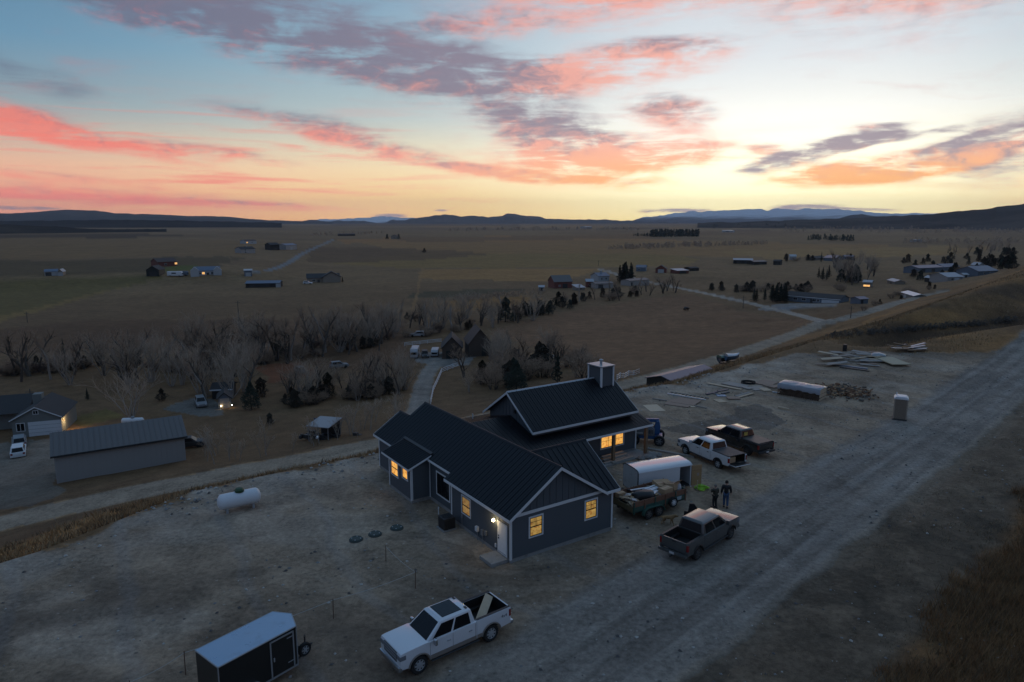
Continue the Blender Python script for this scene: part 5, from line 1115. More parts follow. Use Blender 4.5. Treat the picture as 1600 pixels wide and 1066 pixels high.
# ---- scattered split wood
mb = MB(); random.seed(21)
for k in range(420):
    u = random.gauss(0, 1); w = random.gauss(0, 1); c = np.array(P0(1316, 615)); x, y = c[0] + u * 1.35 + w * .25, c[1] + w * 1.25 - u * .5; z = gz(x, y) + random.random() * .35 * math.exp(-(u * u + w * w) / 2)
    a = random.uniform(0, 3.14); l, r = random.uniform(.16, .28), random.uniform(.05, .11); dx, dy = math.cos(a) * l, math.sin(a) * l; tl = random.uniform(-.12, .12); mb.cur = random.choice([0, 0, 1, 2])
    mb.tube([(x - dx, y - dy, z + r + tl * .5 + .05), (x + dx, y + dy, z + r - tl * .5 + .05)], [r, r * .85], 4)
mb.build('split_firewood', [pmat('split_wood', (.17, .085, .045), .9, noise=.4), pmat('split_wood_pale', (.36, .22, .12), .9, noise=.3), M['bark']], kind='stuff')
# ---- lumber and sheets lying on the pad : centre px, length, width, thickness, heading by a second px, material, label
def lay_board(u, v, u2, v2, w, th, mat, name, label, cat, z=0.0, group=None):
    a, b = np.array(P0(u, v)), np.array(P0(u2, v2)); d = b - a; L = np.linalg.norm(d[:2]); o = MB().box((0, -w / 2, 0), (L, w / 2, th)).build(name, mat)
    o.location = (a[0], a[1], a[2] + z + .01); o.rotation_euler = (0, -math.atan2(b[2] - a[2], L), math.atan2(d[1], d[0])); return tag(o, label, cat, group)
PLY = pmat('plywood', (.50, .40, .28), .75, noise=.12, nscale=1.5); PLY2 = pmat('brown_sheet', (.26, .185, .14), .8, noise=.15, nscale=1.2); PLY3 = pmat('grey_sheet', (.30, .27, .24), .8, noise=.2, nscale=1.2)
lay_board(1010, 639, 1033, 638, 2.5, .03, PLY, 'plywood_sheet', 'clean pale plywood sheet lying alone near the porch corner', 'plywood')
lay_board(1043, 629, 1080, 634, 2.3, .09, PLY2, 'plywood_sheet', 'brown stacked sheet nearest the truck end of the lumber yard', 'plywood')
lay_board(1054, 626, 1090, 631.5, 2.4, .05, PLY2, 'plywood_sheet', 'brown sheet slid out behind the nearest brown stack', 'plywood', .09)
for k, (p, q_, w, m, lb) in enumerate([((1078, 634), (1084, 637.5), .5, M['lumber'], 'short timber sticking out under the brown sheets'), ((1019, 624), (1042, 627.5), .18, M['greywood'], 'thin grey board left of the brown sheets'), ((1084, 634.5), (1104, 639), .15, M['greywood'], 'thin dark board right of the brown sheets'),
        ((1105, 599.5), (1159, 610), .55, M['lumber'], 'long pale beam crossing the far side of the lumber yard'), ((1133, 599), (1165, 606), 1.6, PLY3, 'grey sheet beside the far end of the long pale beam'), ((1158, 605), (1173, 610), .8, PLY3, 'narrow grey sheet past the long pale beam'),
        ((1176, 606), (1190, 611), 1.8, PLY3, 'grey panel near the left end of the firewood stack'), ((1190, 603), (1204, 597.5), 2.0, PLY2, 'brown panel behind the left end of the firewood stack'), ((1189, 611), (1202, 610.5), 1.3, M['lumber'], 'small pale panel in front of the grey panel'), ((1200, 606), (1210, 604), 1.6, PLY2, 'brown panel touching the firewood stack'),
        ((1119, 627.5), (1131, 626.5), 1.2, M['lumber'], 'pale short sheet at the near end of the loose boards'), ((1136, 623), (1155, 623), 1.0, PLY2, 'brown short sheet among the loose boards'), ((1150, 619.5), (1172, 614), .4, M['greywood'], 'grey board leading toward the firewood stack'), ((1153, 622), (1177, 616), .3, M['lumber'], 'pale narrow board leading toward the firewood stack'),
        ((1104, 617), (1120, 613), .35, pmat('navy_board', (.03, .045, .075), .6), 'dark blue siding strip lying on the gravel'), ((1112, 615), (1126, 617.5), .35, M['siding'], 'slate blue siding strip crossing the dark blue one'), ((1122, 612), (1137, 609), .4, pmat('navy_board', (.03, .045, .075), .6), 'dark blue siding strip farthest from the trucks'), ((1128, 616), (1139, 613.5), .3, M['siding'], 'slate blue siding strip beside the pale blue board'), ((1120, 618.5), (1134, 618.5), .7, pmat('pale_blue_board', (.22, .32, .42), .6), 'pale blue foam board in the lumber yard')]):
    lay_board(*p, *q_, w, .06 + .02 * (k % 3), m, 'board', lb, 'board', .03 * (k % 2))
# timber truss (ladder-like)
a, b = np.array(P0(1043, 616)), np.array(P0(1103, 626)); d = b - a; L = np.linalg.norm(d); t = thing('ladder_truss', 'long pale ladder-like truss lying behind the brown sheets', 'truss', a, math.atan2(d[1], d[0]))
for y in (-.1, .75): MB().box((0, y, .05), (L, y + .12, .16)).build('rail', M['white'] if y < 0 else M['greywood'], t)
for k in range(9): MB().box((.5 + k * (L - 1) / 8, 0, .07), (.58 + k * (L - 1) / 8, 1.35 - .05 * k, .13)).build('rung', M['lumber'], t)
# coil of black hose, tools
def coil(u, v, r, label):
    pts = [(math.cos(k * .4) * r * (1 + .1 * math.sin(k)), math.sin(k * .4) * r, .05 + .003 * k) for k in range(80)]; o = MB().tube(pts, .035, 5).build('black_coil', M['rubber']); o.location = P0(u, v); tag(o, label, 'pipe coil')
coil(1169, 600.5, .75, 'coil of black pipe lying beyond the long pale beam')
# debris heap near the crest
random.seed(31); cen = P0(1330, 570)
for k in range(26):
    u = random.uniform(1292, 1372); v = random.uniform(561, 578); a = P0(u, v); l = random.uniform(1.5, 4.2); w = random.uniform(.15, 1.1); m = random.choice([M['greywood'], M['lumber'], PLY3, PLY2, M['greywood']])
    o = MB().box((-l / 2, -w / 2, 0), (l / 2, w / 2, .06)).build('board', m); o.location = (a[0], a[1], a[2] + random.uniform(.02, .45)); o.rotation_euler = (R_(random.uniform(-8, 8)), R_(random.uniform(-9, 9)), R_(random.uniform(-50, 20))); tag(o, 'weathered board in the scrap lumber heap by the grass crest', 'board', 'boards of the scrap lumber heap')
lay_board(1379, 569, 1408, 580, 2.4, .12, pmat('yellowish_panel', (.40, .35, .24), .8), 'wall_panel', 'long pale wall panel lying at the right end of the scrap heap', 'panel', .25)
lay_board(1300, 575, 1355, 582, .5, .15, pmat('blue_grey_pipe', (.16, .19, .23), .6), 'beam', 'long blue-grey beam in front of the scrap heap', 'beam'); lay_board(1312, 579, 1358, 585, .3, .12, M['dark'], 'beam', 'dark beam in front of the blue-grey one', 'beam')
for k in range(14):
    a = P0(random.uniform(1392, 1440), random.uniform(553, 559)); l = random.uniform(1.5, 3.6); o = MB().box((-l / 2, -.2, 0), (l / 2, .2, .1)).build('board', random.choice([M['greywood'], M['dark'], M['wood'], M['galv']])); o.location = (a[0], a[1], a[2] + random.uniform(.03, .5)); o.rotation_euler = (0, R_(random.uniform(-8, 8)), R_(random.uniform(-40, 25))); tag(o, 'board in the small scrap pile farthest along the bench', 'board', 'boards of the far scrap pile')
b = bag(np.array(P0(1372, 567)) + (0, 0, .4), 'plastic_sheet', 'crumpled pale plastic sheet on the scrap heap', pmat('pale_sheet', (.34, .36, .37), .4), (1.0, .7, .35), 6); b['category'] = 'plastic sheet'
o = MB().lathe([(.28, 0), (.30, .5), (.28, .95), (.02, .96)], 12).build('barrel', M['black']); o.location = P0(1319, 556); tag(o, 'dark upright barrel at the edge of the grass crest', 'barrel')
o = MB().box((-.55, -.12, 0), (.55, .12, .22)).build('timber_block', M['lumber']); o.location = P0(1224, 640); o.rotation_euler = (0, 0, R_(-45)); tag(o, 'short pale timber block alone on the gravel past the dark patch', 'timber')
# ---- porch clutter
def hp(x, y, z=0): q = hw(x, y); return (q[0], q[1], z)
for k, (x, y, l, z) in enumerate([(16.2, 9.4, 2.6, .15), (16.3, 9.2, 2.6, .27), (16.0, 8.9, 2.5, .15), (16.4, 9.65, 2.4, .15), (16.3, 9.5, 2.3, .39), (16.6, 8.62, 2.4, .15)]):
    o = MB().box((-l / 2, -.12, 0), (l / 2, .12, .11)).build('beam', pmat('porch_beam_wood', (.30, .28, .25), .8, noise=.2)); o.location = hp(x, y, z); o.rotation_euler = (0, 0, HA + R_(3 * (k % 3) - 2)); tag(o, 'grey beam stacked on the porch slab below the lit triple window', 'beam', 'beams stacked on the porch')
for k, (x, y, s) in enumerate([(18.7, 8.0, .5), (19.3, 8.1, .55), (18.2, 8.15, .38), (19.0, 7.6, .35), (19.8, 7.9, .4)]):
    bm = bmesh.new(); bmesh.ops.create_icosphere(bm, subdivisions=2, radius=1); rn = random.Random(k)
    for v in bm.verts: v.co = Vector((v.co.x * s * rn.uniform(.75, 1.1), v.co.y * s * .8 * rn.uniform(.75, 1.1), v.co.z * s * .6 * rn.uniform(.75, 1.1) + s * .4))
    me = bpy.data.meshes.new('boulder'); bm.to_mesh(me); bm.free(); me.materials.append(pmat('boulder_stone', (.22, .205, .19), .9, noise=.25, bump=.4)); o = bpy.data.objects.new('boulder', me); COL.objects.link(o); o.location = hp(x, y, 0); tag(o, 'grey landscaping rock by the outer porch post', 'rock', 'rocks by the porch')
o = MB().box((-2.0, -.14, 0), (2.0, .14, .12)).build('beam', M['greywood']); o.location = hp(21.3, 7.9, .01); o.rotation_euler = (0, 0, HA - R_(66)); tag(o, 'single long beam lying on the gravel in front of the boom lift', 'beam')
o = MB().box((-1.1, -.08, 0), (1.1, .08, .12)).build('beam', M['white']); o.location = hp(10.6, 6.3, .75); o.rotation_euler = (0, 0, HA - R_(10)); 
tag(o, 'white beam resting level between the garage roof and the white trailer', 'beam')
for s in (-.9, .9):
    tr = thing('sawhorse', 'sawhorse carrying the white beam, ' + ('garage end' if s < 0 else 'trailer end'), 'sawhorse', hp(10.6 + s * .98, 6.3 - s * .17, 0), HA)
    MB().box((-.05, -.45, .68), (.05, .45, .75)).build('top_bar', M['wood'], tr)
    for x in (-1, 1):
        for y in (-.4, .4): MB().tube([(x * .03, y, .7), (x * .25, y, 0)], .025, 5).build('leg', M['wood'], tr)
ORDW = ['first', 'second', 'third', 'fourth', 'fifth', 'sixth', 'seventh', 'eighth', 'ninth', 'tenth', 'eleventh', 'twelfth', 'thirteenth', 'fourteenth', 'fifteenth', 'sixteenth', 'seventeenth', 'eighteenth', 'nineteenth']
def ordw(n):
    if n < 19: return ORDW[n]
    t, u = divmod(n + 1, 10); T = {2: 'twent', 3: 'thirt', 4: 'fort', 5: 'fift', 6: 'sixt', 7: 'sevent'}[t]
    return T + 'ieth' if u == 0 else T + 'y-' + ORDW[u - 1]
def order_labels(objs, fmt):
    objs = sorted(objs, key=lambda o: o.location.x / max(o.location.y, 1))
    for i, o in enumerate(objs): o['label'] = fmt % (ordw(i) if i else 'leftmost')
def order_group(g, fmt): order_labels([o for o in bpy.data.objects if o.get('group') == g], fmt)
order_group('boards of the scrap lumber heap', '%s weathered board from left in the scrap heap by the grass crest')
order_group('boards of the far scrap pile', '%s board from the left in the farthest scrap pile on the bench')
order_group('rocks by the porch', '%s grey landscaping rock from the left by the outer porch post')
order_group('beams stacked on the porch', '%s grey beam from the left on the porch slab below the triple window')
# ------------------------------------------------------------------ people and dog
def skin_fig(name, V, E_, R, mat, parent, lvl=2):
    me = bpy.data.meshes.new(name); me.from_pydata(V, E_, []); me.update(); o = bpy.data.objects.new(name, me); COL.objects.link(o)
    if parent is not None: o.parent = parent
    sk = o.modifiers.new('skin', 'SKIN'); sk.use_smooth_shade = True
    if not me.skin_vertices: 
        bpy.context.view_layer.objects.active = o; bpy.ops.mesh.customdata_skin_add()
    for i, r in enumerate(R):
        me.skin_vertices[0].data[i].radius = (r, r) if not isinstance(r, tuple) else r
    me.skin_vertices[0].data[0].use_root = True
    sb = o.modifiers.new('sub', 'SUBSURF'); sb.levels = lvl; sb.render_levels = lvl
    me.materials.append(mat); return o
SKIN = pmat('skin', (.36, .21, .15), .6); HAIR = pmat('dark_hair', (.02, .015, .012), .8)
def person(label, loc, rz, jacket, trousers, cap, pose, h=1.78):
    t = thing('person', label, 'person', loc, rz); k = h / 1.78
    # x forward, y left
    if pose == 'walk':
        legL = [(0, .09, .92), (.10, .10, .50), (.02, .10, .08), (.17, .11, .03)]; legR = [(0, -.09, .92), (.02, -.10, .50), (-.16, -.10, .10), (-.03, -.11, .03)]
        armL = [(0, .19, 1.46), (-.06, .27, 1.17), (.03, .30, .92)]; armR = [(0, -.19, 1.46), (.02, -.28, 1.17), (.12, -.30, .93)]
    else:
        legL = [(0, .09, .92), (.04, .11, .50), (.0, .12, .08), (.15, .14, .03)]; legR = [(0, -.09, .92), (.03, -.10, .50), (-.02, -.11, .08), (.13, -.13, .03)]
        armL = [(0, .19, 1.46), (.10, .29, 1.22), (.17, .17, 1.48)]; armR = [(0, -.19, 1.46), (.02, -.26, 1.18), (.16, -.22, .98)]
    V = [(0, 0, .95), (0, 0, 1.12), (0, 0, 1.34), (0, 0, 1.50), (.01, 0, 1.58)]; E_ = [(0, 1), (1, 2), (2, 3), (3, 4)]; R = [(.14, .11), (.13, .10), (.14, .10), (.07, .065), (.055, .055)]
    def chain(P, r0, root):
        p = root
        for q, r in zip(P, r0): V.append(q); R.append(r); E_.append((p, len(V) - 1)); p = len(V) - 1
        return p
    chain(legL, [.105, .075, .05, .045], 0); chain(legR, [.105, .075, .05, .045], 0); iL = chain(armL, [.06, .05, .042], 3); iR = chain(armR, [.06, .05, .042], 3)
    # head and neck
    p = chain([(.02, 0, 1.66), (.03, 0, 1.73)], [(.085, .075), (.075, .07)], 4)
    # hands: palm plus fingers
    for tip, s, up in ((armL[-1], 1, pose != 'walk'), (armR[-1], -1, False)):
        root = iL if s > 0 else iR; dz = .09 if up else -.09; p = (tip[0] + .03, tip[1], tip[2] + dz * .8); pi = chain([p], [.036], root)
        for f in range(4): chain([(p[0] + .03 - f * .02, p[1], p[2] + dz * .55), (p[0] + .035 - f * .02, p[1] - s * .012, p[2] + dz * (.95 - .1 * abs(f - 1.2)))], [.010, .009], pi)
        chain([(p[0] + .045, p[1] - s * .01, p[2] + dz * .25)], [.011], pi)
    V2 = [tuple(c * k for c in q) for q in V]
    o = skin_fig('body', V2, E_, [tuple(c * k for c in r) if isinstance(r, tuple) else r * k for r in R], SKIN, t)
    def cloth(name, idx, mat, grow, cut=None):
        pass
    # clothes: shells that follow the same joints
    def shell(name, chains, mat):
        W = []; EE = []; RR = []
        for c in chains:
            p = None
            for q, r in c:
                if q in W and p is None: p = W.index(q); continue
                W.append(q); RR.append(r); 
                if p is not None: EE.append((p, len(W) - 1))
                p = len(W) - 1
        return skin_fig(name, [tuple(c * k for c in q) for q in W], EE, [tuple(c * k for c in r) if isinstance(r, tuple) else r * k for r in RR], mat, t)
    mid = lambda a, b, f: tuple(a[i] * (1 - f) + b[i] * f for i in range(3))
    b0 = (0, 0, .90)
    shell('jacket', [[(b0, (.195, .155)), ((0, 0, 1.12), (.185, .15)), ((0, 0, 1.36), (.225, .16)), ((0, 0, 1.52), (.15, .12))],
                     [((0, 0, 1.52), .1), (armL[0], .115), (armL[1], .082), (mid(armL[1], armL[2], .9), .062)], [((0, 0, 1.52), .1), (armR[0], .115), (armR[1], .082), (mid(armR[1], armR[2], .9), .062)]], jacket)
    b1 = (0, 0, .96)
    shell('trousers', [[(b1, (.17, .14)), (legL[0], .115), (legL[1], .088), (mid(legL[1], legL[2], .95), .068)], [(b1, .14), (legR[0], .115), (legR[1], .088), (mid(legR[1], legR[2], .95), .068)]], trousers)
    for lg in (legL, legR):
        a, b = lg[2], lg[3]; MB().box((min(a[0], b[0]) - .09, a[1] - .05, 0), (max(a[0], b[0]) + .06, a[1] + .06, .11)).build('shoe', M['black'], t, .03, 2, True)
    hd = MB(); hd.lathe([(.02, 1.555), (.07, 1.575), (.095, 1.64), (.100, 1.70), (.088, 1.76), (.05, 1.80), (.01, 1.815)], 14, (.02, 0, 0)); hd.v = [tuple(c * k for c in q) for q in hd.v]; hd.build('head', SKIN, t, smooth=True)
    hr = MB(); hr.lathe([(.098, 1.66), (.107, 1.71), (.096, 1.77), (.055, 1.815), (.01, 1.83)], 14, (.008, 0, 0))
    if cap: hr.box((.08, -.07, 1.70), (.20, .07, 1.715))
    hr.v = [tuple(c * k for c in q) for q in hr.v]; hr.build('cap' if cap else 'hair', cap or HAIR, t, smooth=True)
    fc = MB(); fc.box((.108, -.016, 1.66), (.135, .016, 1.70)); fc.box((.108, -.03, 1.615), (.117, .03, 1.625)); fc.box((.105, .025, 1.705), (.117, .05, 1.715)); fc.box((.105, -.05, 1.705), (.117, -.025, 1.715))
    for s in (-1, 1): fc.box((.0, s * .095, 1.65), (.03, s * .115, 1.71))
    fc.v = [tuple(c * k for c in q) for q in fc.v]; fc.build('face', SKIN, t, .006)
    return t
pR = P0(1133.5, 792.5); pL = P0(1116.5, 793.5)
person('person in dark jacket and blue jeans walking away across the gravel', pR, R_(76), pmat('black_jacket', (.012, .012, .014), .8), pmat('blue_jeans', (.035, .07, .14), .85, noise=.2), None, 'walk', 1.86)
person('shorter person in olive camouflage top with one hand raised to the face', pL, R_(112), pmat('camo_top', (.05, .045, .032), .85, noise=.3, dirt=((.015, .015, .01), .9, 9, .5)), pmat('dark_trousers', (.012, .012, .012), .85), pmat('grey_cap', (.16, .14, .12), .8), 'hand', 1.62)
def dog():
    p = P0(1044, 819); t = thing('dog', 'tan dog walking beside the dump trailer wheels', 'dog', p, R_(-18))
    V = [(-.30, 0, .50), (-.05, 0, .49), (.22, 0, .52), (.36, 0, .62), (.48, 0, .66), (.62, 0, .61)]; R = [(.11, .12), (.105, .115), (.13, .145), (.085, .09), (.075, .08), (.04, .042)]; E_ = [(0, 1), (1, 2), (2, 3), (3, 4), (4, 5)]
    def ch(P, r, root):
        q = root
        for a, b in zip(P, r): V.append(a); R.append(b); E_.append((q, len(V) - 1)); q = len(V) - 1
    for s, o in ((1, .07), (-1, -.06)):
        ch([(-.30, s * .09, .40), (-.24 + o, s * .10, .27), (-.36 + o, s * .10, .15), (-.33 + o, s * .10, .03), (-.27 + o, s * .10, .02)], [.075, .05, .03, .024, .024], 0)
        ch([(.24, s * .09, .38), (.22 - o, s * .10, .24), (.25 - o * 1.4, s * .10, .12), (.25 - o * 1.5, s * .10, .03), (.30 - o * 1.5, s * .10, .02)], [.06, .04, .028, .024, .024], 2)
    ch([(-.42, 0, .50), (-.58, 0, .40), (-.66, 0, .44)], [.035, .025, .014], 0)
    for s in (1, -1): ch([(.44, s * .07, .71), (.42, s * .10, .66)], [.022, .014], 4)
    skin_fig('body', V, E_, R, pmat('tan_fur', (.26, .155, .07), .9, noise=.35, nscale=5), t)
dog()
# ------------------------------------------------------------------ stones and tufts
def stones():
    rnd = np.random.RandomState(5); V = []; Fq = []; base = np.array([(1, 0, 0), (-1, 0, 0), (0, 1, 0), (0, -1, 0), (0, 0, 1), (0, 0, -.6)], float); tri = [(0, 2, 4), (2, 1, 4), (1, 3, 4), (3, 0, 4), (2, 0, 5), (1, 2, 5), (3, 1, 5), (0, 3, 5)]
    X = rnd.uniform(-40, 60, 14000); Y = rnd.uniform(22, 95, 14000)
    s = base_h(X, Y)[1]; rr = upper_road_right(X, Y); ok = (s < -0.6) & (rr < 12) & (fbm(X / 5, Y / 5, 3, 71) > .40); X, Y = X[ok], Y[ok]; Z = H_(X, Y); mb = MB()
    for x, y, z in zip(X, Y, Z):
        r = .02 + .11 * rnd.rand() ** 4; B = base * r * rnd.uniform(.6, 1.25, (6, 3)); a = rnd.rand() * 6; c, q = math.cos(a), math.sin(a)
        mb.cur = int(rnd.rand() * 3); mb.add([(x + b[0] * c - b[1] * q, y + b[0] * q + b[1] * c, z + b[2] * .7 + r * .15) for b in B], tri)
    mb.build('loose_stones', [pmat('pale_stone', (.42, .39, .35), .9), pmat('grey_stone', (.22, .21, .20), .9), pmat('dark_stone', (.10, .09, .085), .9)], kind='stuff')
stones()
def rubble():
    rnd = np.random.RandomState(15); mb = MB(); tri = [(0, 2, 4), (2, 1, 4), (1, 3, 4), (3, 0, 4), (2, 0, 5), (1, 2, 5), (3, 1, 5), (0, 3, 5)]; base = np.array([(1, 0, 0), (-1, 0, 0), (0, 1, 0), (0, -1, 0), (0, 0, 1), (0, 0, -.6)], float)
    X = rnd.uniform(-60, 50, 40000); Y = rnd.uniform(28, 90, 40000); s = base_h(X, Y)[1]; ok = (s < .8) & (s > -5) & (rnd.rand(len(X)) < np.exp(-(s + .8) ** 2 / 3.5) * .9) & (fbm(X / 4, Y / 4, 3, 91) > .44); X, Y = X[ok], Y[ok]; Z = H_(X, Y)
    for x, y, z in zip(X, Y, Z):
        r = .04 + .16 * rnd.rand() ** 3; B = base * r * rnd.uniform(.6, 1.25, (6, 3)); a = rnd.rand() * 6; c, q = math.cos(a), math.sin(a); mb.cur = int(rnd.rand() * 2.4)
        mb.add([(x + b[0] * c - b[1] * q, y + b[0] * q + b[1] * c, z + b[2] * .7 + r * .15) for b in B], tri)
    mb.build('rubble', [pmat('pale_stone', (.42, .39, .35), .9), pmat('grey_stone', (.22, .21, .20), .9), pmat('dark_stone', (.10, .09, .085), .9)], kind='stuff')
rubble()
def tufts(name, pts, hmin, hmax, mats, n=5, seed=1, spread=.10, wid=.012):
    rnd = np.random.RandomState(seed); V = []; Fc = []; MI = []
    for x, y, z in pts:
        m = rnd.randint(len(mats))
        for k in range(n):
            a = rnd.rand() * 6.28; h = rnd.uniform(hmin, hmax); bx, by = x + rnd.randn() * spread, y + rnd.randn() * spread; lx, ly = math.cos(a) * h * .45, math.sin(a) * h * .45; w = wid * rnd.uniform(.7, 1.5); o = len(V)
            wx, wy = -math.sin(a + 1) * w, math.cos(a + 1) * w
            V += [(bx - wx, by - wy, z - .02), (bx + wx, by + wy, z - .02), (bx + lx, by + ly, z + h)]; Fc.append((o, o + 1, o + 2)); MI.append(m)
    me = bpy.data.meshes.new(name); me.from_pydata(V, [], Fc)
    for m in mats: me.materials.append(m)
    me.polygons.foreach_set('material_index', MI); o = bpy.data.objects.new(name, me); COL.objects.link(o); o['kind'] = 'stuff'
GR = [pmat('dry_grass', (.31, .185, .085), .9, noise=.3), pmat('dry_grass_pale', (.38, .27, .15), .9, noise=.3), pmat('dry_grass_dark', (.15, .10, .056), .9, noise=.3)]
rs = np.random.RandomState(9)
X = rs.uniform(-70, 140, 80000); Y = rs.uniform(25, 150, 80000); s_ = base_h(X, Y)[1]; nz = fbm(X / 6, Y / 6, 3, 81)
ok = (s_ > .3) & (s_ < 19) & (rs.rand(len(X)) < np.clip(1.5 - s_ / 18 + (nz - .5) * 2, 0, 1)) & (poly_dist(X, Y, ROADS['valley_road'][0])[0] > 2.9)
tufts('dry_grass', np.stack([X[ok], Y[ok], H_(X[ok], Y[ok])], -1), .22, .6, GR, 7, 3, .18, .035)
X = rs.uniform(8, 75, 120000); Y = rs.uniform(18, 95, 120000); rr = upper_road_right(X, Y); nz = fbm(X / 3, Y / 3, 3, 83); ok = (rr > .5) & (rr < 30) & (rs.rand(len(X)) < np.clip((nz - .40) * 2.4, 0.05, 1) * np.clip(rr / 8, .15, 1) * .8)
tufts('short_grass', np.stack([X[ok], Y[ok], H_(X[ok], Y[ok])], -1), .05, .17, [GR[2], pmat('dull_grass', (.13, .105, .07), .9, noise=.3), GR[1]], 6, 4, .16, .014)
ok2 = (rr > 6.3 + 2.0 * (nz - .5) * 2) & (rr < 30) & (rs.rand(len(X)) < .9)
tufts('tall_grass', np.stack([X[ok2], Y[ok2], H_(X[ok2], Y[ok2])], -1), .25, .7, [GR[0], GR[2], pmat('rusty_grass', (.25, .13, .055), .9, noise=.3)], 7, 5, .2, .016)
X = rs.uniform(40, 190, 60000); Y = rs.uniform(80, 190, 60000); s_ = base_h(X, Y)[1]; nz = fbm(X / 14 + Y / 30, Y / 8, 3, 85); rr = upper_road_right(X, Y)
PADW = wpoly([(1000, 607), (1130, 573), (1250, 553), (1340, 549), (1450, 551), (1560, 548), (1620, 545), (1700, 700), (1200, 800)])
ok = (s_ < 12) & (s_ > -60) & ~in_poly(X, Y, PADW) & (np.abs(rr + 4) > 5.5) & (rs.rand(len(X)) < np.clip((nz - .38) * 3, .1, 1) * .8)
tufts('dry_grass', np.stack([X[ok], Y[ok], H_(X[ok], Y[ok])], -1), .15, .5, GR, 3, 6, .35, .03)
# ------------------------------------------------------------------ trees
TWIG = pmat('grey_twigs', (.36, .245, .165), .9, noise=.2, nscale=.6); TWIG2 = pmat('pale_twigs', (.44, .34, .255), .9, noise=.2, nscale=.6); TRUNK = pmat('cottonwood_bark', (.085, .068, .055), .95, noise=.3)
PALE = pmat('pale_bark', (.30, .255, .22), .95, noise=.3); FIR = pmat('dark_needles', (.026, .032, .020), .9, noise=.5, nscale=1.5); JUN = pmat('juniper_needles', (.045, .036, .024), .9, noise=.5, nscale=1.5); RED = pmat('russet_twigs', (.10, .055, .040), .9, noise=.4)
def mesh_of(V, Fc, name, mat):
    me = bpy.data.meshes.new(name); me.from_pydata(V, [], Fc); me.materials.append(mat); me.polygons.foreach_set('use_smooth', [True] * len(Fc)); return me
def bare(seed, H, style):
    rnd = random.Random(seed); TR = [[], []]; TW = [[], []]
    def seg(dst, P, r0, r1, n):
        V, Fc = dst; o = len(V); m = len(P)
        for i, p in enumerate(P):
            d = (P[min(i + 1, m - 1)] - P[max(i - 1, 0)]).normalized(); a = d.orthogonal().normalized(); b = d.cross(a); r = r0 + (r1 - r0) * i / (m - 1)
            for k in range(n):
                q = p + a * (math.cos(6.2832 * k / n) * r) + b * (math.sin(6.2832 * k / n) * r); V.append((q.x, q.y, q.z))
        for i in range(m - 1):
            for k in range(n): Fc.append((o + i * n + k, o + i * n + (k + 1) % n, o + (i + 1) * n + (k + 1) % n, o + (i + 1) * n + k))
    C = dict(cotton=([6, 6, 8, 8], .55, .55), tall=([10, 6, 7, 7], .30, .75), snag=([5, 4, 4, 5], .5, .5), vase=([9, 6, 8, 9], .25, .85), sap=([7, 4, 3, 0], .35, .7), bush=([14, 7, 8, 5], .7, .5))[style]
    kids, spread, trop = C
    def grow(p, d, L, r, lv):
        n = 4 if lv < 2 else 3 if lv == 2 else 2; P = [p]; q = p.copy(); dd = d.copy()
        for i in range(n):
            j = .16 + .10 * lv
            dd = (dd + Vector((rnd.gauss(0, j), rnd.gauss(0, j), rnd.gauss(0, j * .6) + trop * .10))).normalized(); q = q + dd * (L / n); P.append(q.copy())
        r1 = r * (.45 if lv < 3 else .5); seg(TR if lv <= 1 else TW, P, r, r1, 6 if lv == 0 else 4 if lv == 1 else 3)
        if lv >= 3 or kids[lv] == 0: return
        for k in range(kids[lv]):
            t = (.32 + .68 * (k + rnd.random()) / kids[lv]) if not (lv == 0 and style == 'vase') else rnd.uniform(.0, .5)
            f = t * n; i = min(int(f), n - 1); b = P[i].lerp(P[i + 1], f - i)
            a = rnd.uniform(0, 6.28); side = Vector((math.cos(a), math.sin(a), 0)); nd = (dd * (1 - spread) + side * spread * rnd.uniform(.7, 1.2) + Vector((0, 0, .25 * trop))).normalized()
            grow(b, nd, L * rnd.uniform(.42, .62) * (1.15 - .35 * t if style != 'tall' else .62 - .25 * t if lv == 0 else 1), max(r * (1 - .5 * t) * rnd.uniform(.40, .6), .014), lv + 1)
    if style == 'vase':
        for k in range(9): a = k * .7 + rnd.random() * .4; grow(Vector((math.cos(a) * .35, math.sin(a) * .35, -.1)), Vector((math.cos(a) * .26, math.sin(a) * .26, 1)).normalized(), H * rnd.uniform(.55, .75), .10, 1)
    elif style == 'bush':
        for k in range(14): a = k * .47 + rnd.random(); s = rnd.uniform(.2, 1.0); grow(Vector((math.cos(a) * .4, math.sin(a) * .4, -.1)), Vector((math.cos(a) * s, math.sin(a) * s, .9)).normalized(), H * rnd.uniform(.5, .8), .045, 1)
    else:
        n0 = 1 if style in ('sap', 'tall') else rnd.choice([1, 2, 2])
        for k in range(n0): a = rnd.uniform(0, 6.28) ; grow(Vector((0, 0, -.3)), Vector((math.cos(a) * .22 * (n0 - 1), math.sin(a) * .22 * (n0 - 1), 1)).normalized(), H * (.62 if style != 'tall' else .85), H * (.026 if style != 'sap' else .011), 0)
    return TR, TW
